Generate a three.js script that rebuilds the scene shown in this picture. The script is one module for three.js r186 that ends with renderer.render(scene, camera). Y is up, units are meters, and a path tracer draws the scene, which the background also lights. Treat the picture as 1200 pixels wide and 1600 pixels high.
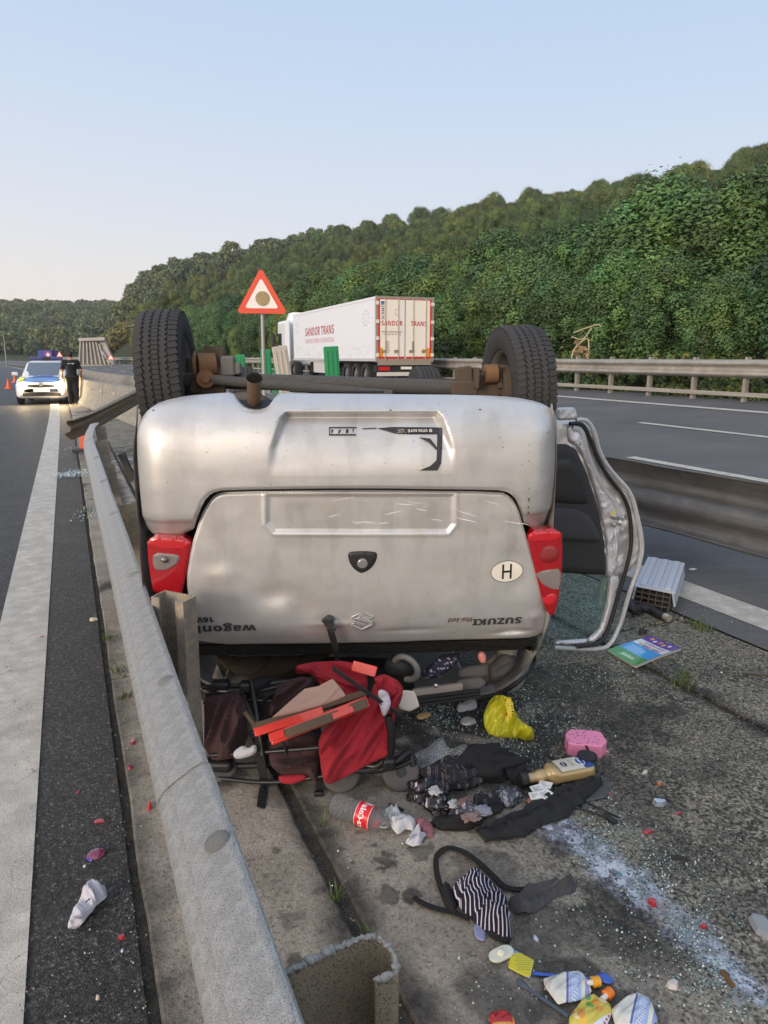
import * as THREE from 'three';
import { mergeGeometries } from 'three/addons/utils/BufferGeometryUtils.js';
import { RoundedBoxGeometry } from 'three/addons/geometries/RoundedBoxGeometry.js';
import { ConvexGeometry } from 'three/addons/geometries/ConvexGeometry.js';
import { MarchingCubes } from 'three/addons/objects/MarchingCubes.js';
import { TextGeometry } from 'three/addons/geometries/TextGeometry.js';
import { FontLoader } from 'three/addons/loaders/FontLoader.js';

// ---------- camera, sky, sun, exposure ----------
const scene = new THREE.Scene();
const EYE = 1.6, PITCH = THREE.MathUtils.degToRad(12.41), FOCAL = 1100;
const camera = new THREE.PerspectiveCamera(2 * Math.atan(800 / FOCAL) * 180 / Math.PI, 0.75, 0.05, 4000);
camera.position.set(0, EYE, 0);
camera.rotation.x = -PITCH;
scene.add(camera);
const renderer = new THREE.WebGLRenderer({ antialias: true });
renderer.setSize(768, 1024);
renderer.toneMapping = THREE.LinearToneMapping;
renderer.toneMappingExposure = 1.22;
renderer.shadowMap.enabled = true;

const SUN = new THREE.Vector3(-0.55, 0.27, 0.80).normalize();      // low, behind and to the left
{
  const w = 1024, h = 512, a = new Float32Array(w * h * 4);
  const mix = (p, q, t) => p.map((x, i) => x + (q[i] - x) * t);
  const stops = [[0, [0.71, 0.66, 0.60]], [0.07, [0.69, 0.67, 0.65]], [0.17, [0.575, 0.635, 0.725]], [0.30, [0.475, 0.585, 0.74]], [0.48, [0.37, 0.51, 0.715]], [0.75, [0.36, 0.49, 0.70]], [1, [0.38, 0.50, 0.70]]];
  for (let j = 0; j < h; j++) for (let i = 0; i < w; i++) {
    const lat = ((j + 0.5) / h - 0.5) * Math.PI, lon = ((i + 0.5) / w - 0.5) * 2 * Math.PI;
    const d = new THREE.Vector3(Math.cos(lat) * Math.cos(lon), Math.sin(lat), Math.cos(lat) * Math.sin(lon));
    const e = Math.max(0, d.y);
    let k = 0; while (k < stops.length - 2 && e > stops[k + 1][0]) k++;
    let c = mix(stops[k][1], stops[k + 1][1], Math.min(1, (e - stops[k][0]) / (stops[k + 1][0] - stops[k][0])));
    const az = (d.x * SUN.x + d.z * SUN.z) / Math.hypot(d.x, d.z) / Math.hypot(SUN.x, SUN.z);
    const low = Math.exp(-Math.max(0, d.y) * 3.6);
    c = mix(c, [0.98, 0.80, 0.64], low * (0.06 + 0.94 * Math.pow(Math.max(0, (az + 1) / 2), 1.15)) * 0.9);   // evening warmth low in the sky, most towards the sun
    const s = Math.max(0, d.dot(SUN));
    c = c.map((x, q) => x + [1.25, 1.0, 0.75][q] * (Math.pow(s, 1.6) * 0.62 + Math.pow(s, 8) * 0.6));
    if (d.y < 0) c = [0.2, 0.19, 0.17];
    a.set([...c, 1], (j * w + i) * 4);
  }
  const t = new THREE.DataTexture(a, w, h, THREE.RGBAFormat, THREE.FloatType);
  t.mapping = THREE.EquirectangularReflectionMapping; t.magFilter = t.minFilter = THREE.LinearFilter; t.needsUpdate = true;
  scene.background = t; scene.environment = t;
}
const sun = new THREE.DirectionalLight(new THREE.Color(1.0, 0.85, 0.70), 1.5);
sun.position.copy(SUN).multiplyScalar(60); sun.castShadow = true; sun.shadow.radius = 30;
Object.assign(sun.shadow.camera, { left: -60, right: 60, top: 60, bottom: -60, near: 1, far: 400 });
scene.add(sun);
scene.fog = new THREE.FogExp2(new THREE.Color(0.72, 0.72, 0.72), 0.00028);

// ---------- helpers ----------
const V = (x, y, z) => new THREE.Vector3(x, y, z);
const rad = THREE.MathUtils.degToRad, clamp = (x, a = 0, b = 1) => Math.min(b, Math.max(a, x)), lerp = (a, b, t) => a + (b - a) * t;
const smooth = (a, b, x) => { const t = clamp((x - a) / (b - a)); return t * t * (3 - 2 * t); };
const RNG = s => () => { s |= 0; s = s + 0x6D2B79F5 | 0; let t = Math.imul(s ^ s >>> 15, 1 | s); t = t + Math.imul(t ^ t >>> 7, 61 | t) ^ t; return ((t ^ t >>> 14) >>> 0) / 4294967296; };
const hash2 = (i, j, s) => { let h = Math.imul(i, 374761393) + Math.imul(j, 668265263) + Math.imul(s, 1274126177) | 0; h = Math.imul(h ^ h >>> 13, 1274126177); return ((h ^ h >>> 16) >>> 0) / 4294967296; };
const noise = (x, y, s = 0, p = 0) => {                            // value noise, periodic if p
  const i = Math.floor(x), j = Math.floor(y); let u = x - i, v = y - j; u = u * u * (3 - 2 * u); v = v * v * (3 - 2 * v);
  const m = p ? q => ((q % p) + p) % p : q => q;
  const a = hash2(m(i), m(j), s), b = hash2(m(i + 1), m(j), s), c = hash2(m(i), m(j + 1), s), d = hash2(m(i + 1), m(j + 1), s);
  return a + (b - a) * u + (c - a) * v + (a - b - c + d) * u * v;
};
const fbm = (x, y, o = 4, s = 0, p = 0) => { let r = 0, a = 0.5, f = 1, t = 0; for (let k = 0; k < o; k++) { r += a * noise(x * f, y * f, s + k, p * f); t += a; a *= 0.5; f *= 2; } return r / t; };
const n3 = (x, y, z, s = 0) => (noise(x + z * 0.71, y - z * 0.53, s) + noise(y + 7.3, z + x * 0.37, s + 5) + noise(z - 3.1, x + y * 0.41, s + 9)) / 3;

// a point of the place seen at a pixel of the 1200 x 1600 photograph: on a level (G), at a distance ahead (D), or on any plane (onPlane)
const ray = (px, py) => { const x = (px - 600) / FOCAL, y = (800 - py) / FOCAL; return V(x, y * Math.cos(PITCH) - Math.sin(PITCH), -y * Math.sin(PITCH) - Math.cos(PITCH)); };
const EYEP = V(0, EYE, 0);
const G = (px, py, h = 0) => { const r = ray(px, py); return EYEP.clone().addScaledVector(r, (h - EYE) / r.y); };
const D = (px, py, d) => { const r = ray(px, py); return EYEP.clone().addScaledVector(r, -d / r.z); };
const onPlane = (px, py, P, N) => { const r = ray(px, py); return EYEP.clone().addScaledVector(r, P.clone().sub(EYEP).dot(N) / r.dot(N)); };

const taken = {};
function numbered(n) { if (!(n in taken)) { taken[n] = 0; return n; } taken[n]++; return n + '_' + String(taken[n]).padStart(3, '0'); }
function tag(o, label, category, group, kind) { o.userData = { ...o.userData }; if (label) o.userData.label = label; if (category) o.userData.category = category; if (group) o.userData.group = group; if (kind) o.userData.kind = kind; return o; }
function thing(name, label, category, pos = [0, 0, 0], turn = 0, group) {
  const o = new THREE.Group(); o.name = numbered(name); scene.add(o);
  o.position.set(...(pos.isVector3 ? pos.toArray() : pos)); o.rotation.y = turn; tag(o, label, category, group); return o;
}
function part(name, geo, mat, parent, label) {
  if (Array.isArray(geo)) geo = merge(geo);
  const m = new THREE.Mesh(geo, mat); m.name = name; m.castShadow = m.receiveShadow = true; parent.add(m);
  if (label) m.userData.label = label; return m;
}
function solo(name, label, category, geo, mat, group, kind) {     // a thing that is one mesh; its origin moves to its base
  if (Array.isArray(geo)) geo = merge(geo);
  geo.computeBoundingBox(); const b = geo.boundingBox, c = V((b.min.x + b.max.x) / 2, b.min.y, (b.min.z + b.max.z) / 2);
  geo.translate(-c.x, -c.y, -c.z);
  const m = new THREE.Mesh(geo, mat); m.name = numbered(name); m.position.copy(c); m.castShadow = m.receiveShadow = true; scene.add(m);
  return tag(m, label, category, group, kind);
}
function merge(list) {
  const keepColor = list.every(g => g.attributes.color);
  const out = mergeGeometries(list.map(g => { const n = g.index ? g.toNonIndexed() : g.clone(); for (const k of Object.keys(n.attributes)) if (!['position', 'normal', 'uv'].includes(k) && !(k === 'color' && keepColor)) n.deleteAttribute(k); if (!n.attributes.normal) n.computeVertexNormals(); if (!n.attributes.uv) n.setAttribute('uv', new THREE.BufferAttribute(new Float32Array(n.attributes.position.count * 2), 2)); return n; }));
  return out;
}
const xf = (g, p = [0, 0, 0], r = [0, 0, 0], s = [1, 1, 1]) => g.applyMatrix4(new THREE.Matrix4().compose(V(...p), new THREE.Quaternion().setFromEuler(new THREE.Euler(...r)), V(...s)));
const box = (w, h, d, p, r) => xf(new THREE.BoxGeometry(w, h, d), p, r);
const rbox = (w, h, d, rr, p, r, seg = 2) => xf(new RoundedBoxGeometry(w, h, d, seg, rr), p, r);
const cyl = (r0, r1, h, p, r, n = 20, open = false) => xf(new THREE.CylinderGeometry(r0, r1, h, n, 1, open), p, r);
const along = (g, a, b) => {                                      // a geometry built along +y from 0 to 1 put between two points
  const d = b.clone().sub(a), L = d.length(); g.scale(1, L, 1);
  return g.applyMatrix4(new THREE.Matrix4().compose(a, new THREE.Quaternion().setFromUnitVectors(V(0, 1, 0), d.normalize()), V(1, 1, 1)));
};
const rod = (a, b, r, r1 = r, n = 12) => along(xf(new THREE.CylinderGeometry(r1, r, 1, n), [0, 0.5, 0]), a, b);
const bar = (a, b, w, t, up = V(0, 1, 0), rr = 0.15) => {          // a box from a to b, w wide across, t thick along up
  const d = b.clone().sub(a), L = d.length(), y = d.normalize(), x = V().crossVectors(y, up).normalize(), z = V().crossVectors(x, y);
  const g = new RoundedBoxGeometry(w, L, t, 2, Math.min(w, t) * rr); g.translate(0, L / 2, 0);
  return g.applyMatrix4(new THREE.Matrix4().makeBasis(x, y, z).setPosition(a));
};
const tube = (pts, r, seg = 40, n = 8, closed = false) => new THREE.TubeGeometry(new THREE.CatmullRomCurve3(pts, closed, 'catmullrom', 0.5), seg, r, n, closed);
function strap(pts, w, t, seg = 40, up = V(0, 1, 0)) {             // a flat band along a curve
  const c = new THREE.CatmullRomCurve3(pts), P = [], I = [], U = [];
  for (let i = 0; i <= seg; i++) {
    const p = c.getPoint(i / seg), d = c.getTangent(i / seg), x = V().crossVectors(d, up).normalize().multiplyScalar(w / 2), y = V().crossVectors(x, d).normalize().multiplyScalar(t / 2);
    for (const [a, b] of [[1, 1], [1, -1], [-1, -1], [-1, 1]]) { const q = p.clone().addScaledVector(x, a).addScaledVector(y, b); P.push(q.x, q.y, q.z); U.push(a, i / seg); }
    if (i) for (let k = 0; k < 4; k++) { const a = (i - 1) * 4 + k, b = (i - 1) * 4 + (k + 1) % 4; I.push(a, b, a + 4, b, b + 4, a + 4); }
  }
  I.push(0, 2, 1, 0, 3, 2); const e = seg * 4; I.push(e, e + 1, e + 2, e, e + 2, e + 3);
  return flat(P, I, U);
}
function flat(P, I, U) { let g = new THREE.BufferGeometry(); g.setAttribute('position', new THREE.Float32BufferAttribute(P, 3)); if (U) g.setAttribute('uv', new THREE.Float32BufferAttribute(U, 2)); g.setIndex(I); g = g.toNonIndexed(); g.computeVertexNormals(); return g; }
function grid(nu, nv, f, closeU = false) {                         // smooth sheet: f(u, v) -> Vector3, u and v in 0..1; uv = u, v unless f sets .uv
  const P = [], U = [], I = [];
  for (let j = 0; j <= nv; j++) for (let i = 0; i <= nu; i++) { const p = f(i / nu, j / nv); P.push(p.x, p.y, p.z); U.push(...(p.uv || [i / nu, j / nv])); }
  for (let j = 0; j < nv; j++) for (let i = 0; i < nu; i++) { const a = j * (nu + 1) + i, b = a + 1, c = a + nu + 1, d = c + 1; I.push(a, b, d, a, d, c); }
  const g = new THREE.BufferGeometry(); g.setAttribute('position', new THREE.Float32BufferAttribute(P, 3)); g.setAttribute('uv', new THREE.Float32BufferAttribute(U, 2)); g.setIndex(I); g.computeVertexNormals();
  if (closeU) { const n = g.attributes.normal; for (let j = 0; j <= nv; j++) { const a = j * (nu + 1), b = a + nu; const m = V(n.getX(a) + n.getX(b), n.getY(a) + n.getY(b), n.getZ(a) + n.getZ(b)).normalize(); n.setXYZ(a, m.x, m.y, m.z); n.setXYZ(b, m.x, m.y, m.z); } }
  return g;
}
const lathe = (pts, n = 28) => new THREE.LatheGeometry(pts.map(p => new THREE.Vector2(...p)), n);
function dense(line, step) { const o = []; line.forEach((p, i) => { const q = line[(i + 1) % line.length], n = Math.max(1, Math.ceil(Math.hypot(q[0] - p[0], q[1] - p[1]) / step)); for (let k = 0; k < n; k++) o.push([lerp(p[0], q[0], k / n), lerp(p[1], q[1], k / n)]); }); return o; }
function rounded(line, r = 0.25, n = 4) {                          // corner-cut a closed outline n times
  for (let k = 0; k < n; k++) { const o = []; line.forEach((p, i) => { const q = line[(i + 1) % line.length]; o.push([lerp(p[0], q[0], r), lerp(p[1], q[1], r)], [lerp(q[0], p[0], r), lerp(q[1], p[1], r)]); }); line = o; } return line;
}
const edgeDist = (line, x, y) => { let m = 1e9; for (let i = 0; i < line.length; i++) { const [ax, ay] = line[i], [bx, by] = line[(i + 1) % line.length], dx = bx - ax, dy = by - ay, t = clamp(((x - ax) * dx + (y - ay) * dy) / (dx * dx + dy * dy + 1e-12)); m = Math.min(m, (x - ax - dx * t) ** 2 + (y - ay - dy * t) ** 2); } return Math.sqrt(m); };
const inside = (line, x, y) => { let c = false; for (let i = 0, j = line.length - 1; i < line.length; j = i++) { const [ax, ay] = line[i], [bx, by] = line[j]; if (ay > y !== by > y && x < (bx - ax) * (y - ay) / (by - ay) + ax) c = !c; } return c; };
// fill an outline (with holes) with small triangles; returns flat list of [x, y] triples
function fill(outline, L, holes = []) {
  const o = dense(outline, L), hs = holes.map(h => dense(h, L)), v2 = a => a.map(p => new THREE.Vector2(...p));
  const all = [...o, ...hs.flat()], F = THREE.ShapeUtils.triangulateShape(v2(o), hs.map(v2));
  let T = F.map(f => f.map(i => all[i]));
  for (let pass = 0; pass < 12; pass++) {
    let split = false; const N = [];
    for (const [a, b, c] of T) {
      const long = (p, q) => Math.hypot(p[0] - q[0], p[1] - q[1]) > L * 1.3, mid = (p, q) => [(p[0] + q[0]) / 2, (p[1] + q[1]) / 2];
      const ab = long(a, b), bc = long(b, c), ca = long(c, a), n = ab + bc + ca;
      if (!n) { N.push([a, b, c]); continue; }
      split = true;
      let p = a, q = b, r = c, pq = ab, qr = bc, rp = ca;
      if (n === 1) { while (!pq) { [p, q, r] = [q, r, p]; [pq, qr, rp] = [qr, rp, pq]; } const m = mid(p, q); N.push([p, m, r], [m, q, r]); }
      else if (n === 2) { while (rp) { [p, q, r] = [q, r, p]; [pq, qr, rp] = [qr, rp, pq]; } const m = mid(p, q), k = mid(q, r); N.push([m, q, k], [p, m, k], [p, k, r]); }
      else { const m = mid(p, q), k = mid(q, r), l = mid(r, p); N.push([p, m, l], [m, q, k], [l, k, r], [m, k, l]); }
    }
    T = N; if (!split) break;
  }
  return { tris: T, o, hs };
}
// a curved panel: outline in a 2-D sheet, f(x, y, lift) -> Vector3 with smooth normals, edges rolled in by roll over r, rim of depth rim
function panel(outline, f, { L = 0.02, holes = [], r = 0, roll = 0, rim = 0, uv = (x, y) => [x, y] } = {}) {
  const { tris, o, hs } = fill(outline, L, holes), loops = [o, ...hs], P = [], N = [], U = [];
  const coarse = [outline, ...holes];
  const lift = (x, y) => { if (!r) return 0; let m = 1e9; for (const l of coarse) m = Math.min(m, edgeDist(l, x, y)); return m < r ? -roll * (1 - m / r) ** 2 : 0; };
  const e = 0.002, at = (x, y) => f(x, y, lift(x, y)), cache = new Map();
  const get = (x, y) => { const k = x.toFixed(5) + ',' + y.toFixed(5); let c = cache.get(k); if (!c) { const p = at(x, y), nx = at(x + e, y).sub(at(x - e, y)), ny = at(x, y + e).sub(at(x, y - e)); c = [p, nx.cross(ny).normalize(), uv(x, y)]; cache.set(k, c); } return c; };
  for (const t of tris) { const area = (t[1][0] - t[0][0]) * (t[2][1] - t[0][1]) - (t[2][0] - t[0][0]) * (t[1][1] - t[0][1]); for (const q of area < 0 ? [t[0], t[2], t[1]] : t) { const c = get(q[0], q[1]); P.push(...c[0]); N.push(...c[1]); U.push(...c[2]); } }
  if (rim) for (const l of loops) l.forEach((p, i) => {
    const q = l[(i + 1) % l.length], a = at(...p), b = at(...q), c = f(q[0], q[1], lift(...q) - rim), d = f(p[0], p[1], lift(...p) - rim), n = b.clone().sub(a).cross(d.clone().sub(a)).normalize();
    for (const v of [a, b, c, a, c, d]) { P.push(...v); N.push(...n); U.push(...uv(...p)); }
  });
  const g = new THREE.BufferGeometry(); g.setAttribute('position', new THREE.Float32BufferAttribute(P, 3)); g.setAttribute('normal', new THREE.Float32BufferAttribute(N, 3)); g.setAttribute('uv', new THREE.Float32BufferAttribute(U, 2));
  return g;
}
// a closed soft shape lying on a plane: outline (photo pixels, or metres when frame.m) swells by t over r, with creases
function plane(P, N, right = V(1, 0, 0)) { const n = N.clone().normalize(), x = right.clone().addScaledVector(n, -right.dot(n)).normalize(), y = V().crossVectors(n, x); return { P, n, x, y, to: (px, py) => { const q = onPlane(px, py, P, n).sub(P); return [q.dot(x), q.dot(y)]; }, at: (a, b, c = 0) => P.clone().addScaledVector(x, a).addScaledVector(y, b).addScaledVector(n, c) }; }
const ground = (px, py, h = 0) => plane(G(px, py, h), V(0, 1, 0));
const leaning = (px, py, d, tilt = 0, yaw = 0) => plane(D(px, py, d), V(Math.sin(yaw) * Math.cos(tilt), Math.sin(tilt), Math.cos(yaw) * Math.cos(tilt)));
function pillow(outline, pl, { t = 0.02, back = 0.3, r = 0.03, wr = 0, wf = 12, seed = 1, L = 0.012, px = true, ang = 0.6, bow = 0, round = 1, cut = 0.01, stretch = 3 } = {}) {
  let o = px ? outline.map(p => pl.to(...p)) : outline; if (round) { const q = []; o.forEach((p, i) => { const a = o[(i + o.length - 1) % o.length], b = o[(i + 1) % o.length], go = e => { const l = Math.hypot(e[0] - p[0], e[1] - p[1]), k = Math.min(cut / l, 0.3); return [lerp(p[0], e[0], k), lerp(p[1], e[1], k)]; }; q.push(go(a), go(b)); }); o = rounded(q, 0.25, 1); }
  const ca = Math.cos(ang), sa = Math.sin(ang);
  const prof = d => { const k = clamp(d / r); return Math.sqrt(1 - (1 - k) ** 2); };
  const crease = (x, y) => { if (!wr) return 0; const a = x * ca + y * sa, b = (-x * sa + y * ca), w = fbm(a * wf / stretch + 9, b * wf + 5, 3, seed), k = fbm(b * wf * 0.7 + 3, a * wf * 0.4, 2, seed + 20); const rg = 1 - Math.min(1, Math.abs(w - 0.5) * 5), r2 = 1 - Math.min(1, Math.abs(fbm(a * wf * 1.1 / stretch + 31, b * wf * 1.9 + 3, 2, seed + 40) - 0.5) * 5); return (rg * rg * 1.0 + r2 * 0.45 + (k - 0.5) * 1.6 - 0.4) * wr; };
  const xs = o.map(p => p[0]), cx = (Math.min(...xs) + Math.max(...xs)) / 2, hw = (Math.max(...xs) - Math.min(...xs)) / 2;
  const mk = (side, th) => panel(o, (x, y, l) => { const d = inside(o, x, y) ? edgeDist(o, x, y) : 0; const p = prof(d); return pl.at(x, y, side * th * p + crease(x, y) * (0.35 + 0.65 * p) + bow * (1 - ((x - cx) / hw) ** 2)); }, { L });
  const F = mk(1, t), B = mk(-1, t * back);
  const p = B.attributes; for (const a of [p.position, p.normal, p.uv]) for (let i = 0; i < a.count; i += 3) for (let k = 0; k < a.itemSize; k++) { const q = a.array[(i + 1) * a.itemSize + k]; a.array[(i + 1) * a.itemSize + k] = a.array[(i + 2) * a.itemSize + k]; a.array[(i + 2) * a.itemSize + k] = q; }
  for (let i = 0; i < p.normal.array.length; i++) p.normal.array[i] *= -1;
  const g = mergeGeometries([F, B]); g.userData.outline = o; return g;
}
function lump(rx, ry, rz, seed, amp = 0.25, f = 2.2, n = 22) {     // an uneven closed body
  const g = new THREE.SphereGeometry(1, n, Math.round(n * 0.7)), p = g.attributes.position;
  for (let i = 0; i < p.count; i++) { const v = V(p.getX(i), p.getY(i), p.getZ(i)); const k = 1 + amp * (n3(v.x * f + seed, v.y * f, v.z * f, seed) - 0.5) * 2 - amp * 0.6 * Math.abs(n3(v.x * f * 1.7, v.y * f * 1.7 + seed, v.z * f * 1.7, seed + 3) - 0.5) * 2; p.setXYZ(i, v.x * rx * k, v.y * ry * k, v.z * rz * k); }
  g.computeVertexNormals(); return g;
}
function shard(w, l, h, seed, n = 9) { const R = RNG(seed), P = []; for (let i = 0; i < n; i++) { const a = i / n * 6.283 + R() * 0.5, k = 0.6 + 0.4 * R(); P.push(V(Math.cos(a) * w / 2 * k, 0, Math.sin(a) * l / 2 * k), V(Math.cos(a) * w / 2 * k * 0.8, h * (0.6 + 0.4 * R()), Math.sin(a) * l / 2 * k * 0.8)); } return new ConvexGeometry(P); }

// ---------- textures ----------
function dataTex(n, fn, { srgb = true, wrap = THREE.RepeatWrapping } = {}) {   // fn(i, j) -> [r, g, b] in 0..1
  const a = new Uint8Array(n * n * 4);
  for (let j = 0; j < n; j++) for (let i = 0; i < n; i++) { const c = fn(i, j), k = (j * n + i) * 4; a[k] = clamp(c[0]) * 255; a[k + 1] = clamp(c[1]) * 255; a[k + 2] = clamp(c[2]) * 255; a[k + 3] = 255; }
  const t = new THREE.DataTexture(a, n, n); t.wrapS = t.wrapT = wrap; t.magFilter = THREE.LinearFilter; t.minFilter = THREE.LinearMipmapLinearFilter; if (srgb) t.colorSpace = THREE.SRGBColorSpace; t.needsUpdate = true; return t;
}
const rep = (t, s, ox = 0, oy = 0) => { const c = t.clone(); c.repeat.set(1 / s, 1 / s); c.offset.set(ox, oy); c.needsUpdate = true; return c; };
function canvasTex(w, h, draw) { const c = document.createElement('canvas'); c.width = w; c.height = h; const x = c.getContext('2d'); draw(x, w, h); const t = new THREE.CanvasTexture(c); t.colorSpace = THREE.SRGBColorSpace; return t; }
const M = (o) => { const { c, ...r } = o; if (c !== undefined) r.color = Array.isArray(c) ? new THREE.Color().setRGB(...c) : new THREE.Color(c); return new (('clearcoat' in r || 'transmission' in r || 'sheen' in r) ? THREE.MeshPhysicalMaterial : THREE.MeshStandardMaterial)({ roughness: 0.7, metalness: 0, ...r }); };
const FONT = await new FontLoader().loadAsync('fonts/droid/droid_sans_bold.typeface.json');
// ---------- the road's own frame: u metres along the motorway, s metres to its right; it bends left beyond u = 15 ----------
const RA = rad(23.9), RF = V(-Math.sin(RA), 0, -Math.cos(RA)), RR = V(Math.cos(RA), 0, -Math.sin(RA));
const dev = u => u > 15 ? (u - 15) ** 2 / 1800 : 0;
const W = (u, s, y = 0) => { const v = s - dev(u); return V(RF.x * u + RR.x * v, y, RF.z * u + RR.z * v); };
const toU = p => { const u = p.x * RF.x + p.z * RF.z, v = p.x * RR.x + p.z * RR.z; return [u, v + dev(u)]; };
const bank = s => s < 3.9 ? 0 : 0.04 * (Math.min(s, 16) - 3.9);
const ridgeV = u => clamp(184 - 0.395 * u, 40, 165);
function terrain(u, s) {
  const p = W(u, s), r = Math.hypot(p.x, p.z);
  let h = s < 3.9 ? -Math.max(0, -s - 12.5) * 0.02 : bank(s);
  if (s > 17) { h += 4 * Math.exp(-(((u - 168) / 16) ** 2)) * smooth(18, 25, s) * smooth(45, 30, s); const top = Math.max(48, ridgeV(u) + dev(u)), t = (s - 17) / (top - 17); h += 36 * (t < 1 ? Math.pow(t, 0.9) : 1 - 0.25 * Math.min(1, t - 1)) * (1 - smooth(330, 430, u)) * (u > 130 ? lerp(1, smooth(-4, 42, s - dev(u)), smooth(130, 190, u)) : 1) + 1.5 * (fbm(u * 0.05, s * 0.05, 3, 4) - 0.5) * smooth(20, 40, s); }
  const ahead = smooth(0.2, 0.5, -p.z / (r + 1e-6));
  const h2 = 36 * Math.pow(smooth(235, 720, r), 0.85) * ahead * (1 + 0.10 * (fbm(p.x * 0.006, p.z * 0.006, 2, 8) - 0.5)) * (1 + 0.10 * clamp((p.x + 330) / 150, -1, 1));
  return Math.max(h, h2);
}
// ---------- surface textures ----------
const grain = dataTex(1024, (i, j) => { const a = fbm(i / 8, j / 8, 3, 3, 128), b = hash2(i >> 1, j >> 1, 4), c = noise(i / 3, j / 3, 7, 0); const v = 0.45 * a + 0.3 * c + 0.25 * b; return [v, v, v]; }, { srgb: false });
const asphaltTex = dataTex(2048, (i, j) => {
  const stone = noise(i / 5, j / 5, 11, 0), st2 = noise(i / 9 + 40, j / 9, 12, 0), big = fbm(i / 256, j / 256, 4, 13, 8), fine = hash2(i, j, 5);
  let v = 0.215 + 0.24 * (stone - 0.5) + 0.16 * (st2 - 0.5) + 0.09 * (big - 0.5) + 0.07 * (fine - 0.5);
  if (stone > 0.86 && st2 > 0.5) v += 0.16; if (hash2(i >> 2, j >> 2, 6) > 0.9985) v += 0.38;
  return [v * 1.0, v * 0.995, v * 0.98];
});
const asphaltFarTex = dataTex(1024, (i, j) => { const a = fbm(i / 64, j / 6, 4, 31, 0), b = fbm(i / 128, j / 128, 4, 33, 8), c = hash2(i, j, 2); const v = 0.365 + 0.06 * (a - 0.5) + 0.09 * (b - 0.5) + 0.05 * (c - 0.5); return [v, v * 0.99, v * 0.985]; });
const asphaltM = M({ map: rep(asphaltTex, 2.2), bumpMap: rep(grain, 0.62), bumpScale: 0.016, roughness: 0.55 });
const asphaltFarM = M({ map: rep(asphaltFarTex, 9), bumpMap: rep(grain, 1.3), bumpScale: 0.006, roughness: 0.8 });
// the median concrete: a 4.6 m square of cast slab with aggregate, oil, water and powder stains where they lie
const spill = [[842, 1272], [905, 1318], [965, 1362], [1030, 1415], [1085, 1462], [1130, 1502], [1172, 1548]].map(p => G(...p));
const stains = [ // px, py, radius (m), darkness
  [690, 1085, 0.26, 0.8], [760, 1120, 0.24, 0.88], [840, 1140, 0.2, 0.75], [700, 1180, 0.26, 0.7], [800, 1200, 0.25, 0.75], [880, 1080, 0.34, 0.5], [960, 1120, 0.28, 0.45], [640, 1130, 0.18, 0.8], [900, 1200, 0.2, 0.5],
  [880, 1310, 0.12, 0.55], [960, 1440, 0.15, 0.62], [880, 1450, 0.14, 0.45], [1010, 1480, 0.13, 0.5], [900, 1540, 0.13, 0.55], [960, 1590, 0.12, 0.5], [840, 1500, 0.08, 0.45], [780, 1560, 0.10, 0.35], [760, 1350, 0.12, 0.3], [990, 1250, 0.16, 0.4], [1060, 1330, 0.13, 0.33], [740, 1280, 0.10, 0.45],
  [600, 1345, 0.035, 0.55], [608, 1400, 0.04, 0.5], [640, 1400, 0.032, 0.55], [575, 1425, 0.03, 0.45], [660, 1330, 0.04, 0.4], [520, 1345, 0.018, 0.4], [552, 1348, 0.015, 0.4], [500, 1395, 0.03, 0.35], [450, 1440, 0.04, 0.3], [460, 1500, 0.025, 0.6], [430, 1330, 0.012, 0.4], [560, 1300, 0.02, 0.4], [585, 1320, 0.014, 0.4],
  [470, 1290, 0.03, 0.5], [490, 1330, 0.035, 0.5], [520, 1390, 0.04, 0.55], [535, 1420, 0.035, 0.5], [1100, 1200, 0.13, 0.2], [1000, 1180, 0.12, 0.3], [1130, 1330, 0.12, 0.22], [1180, 1420, 0.1, 0.2], [350, 1210, 0.09, 0.45], [430, 1215, 0.07, 0.4], [560, 1225, 0.10, 0.3], [930, 1050, 0.15, 0.35], [1060, 1050, 0.08, 0.2]].map(([x, y, r, d]) => [G(x, y), r, d]);
const CX0 = -1.7, CZ0 = -5.2, CS = 4.6;
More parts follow.
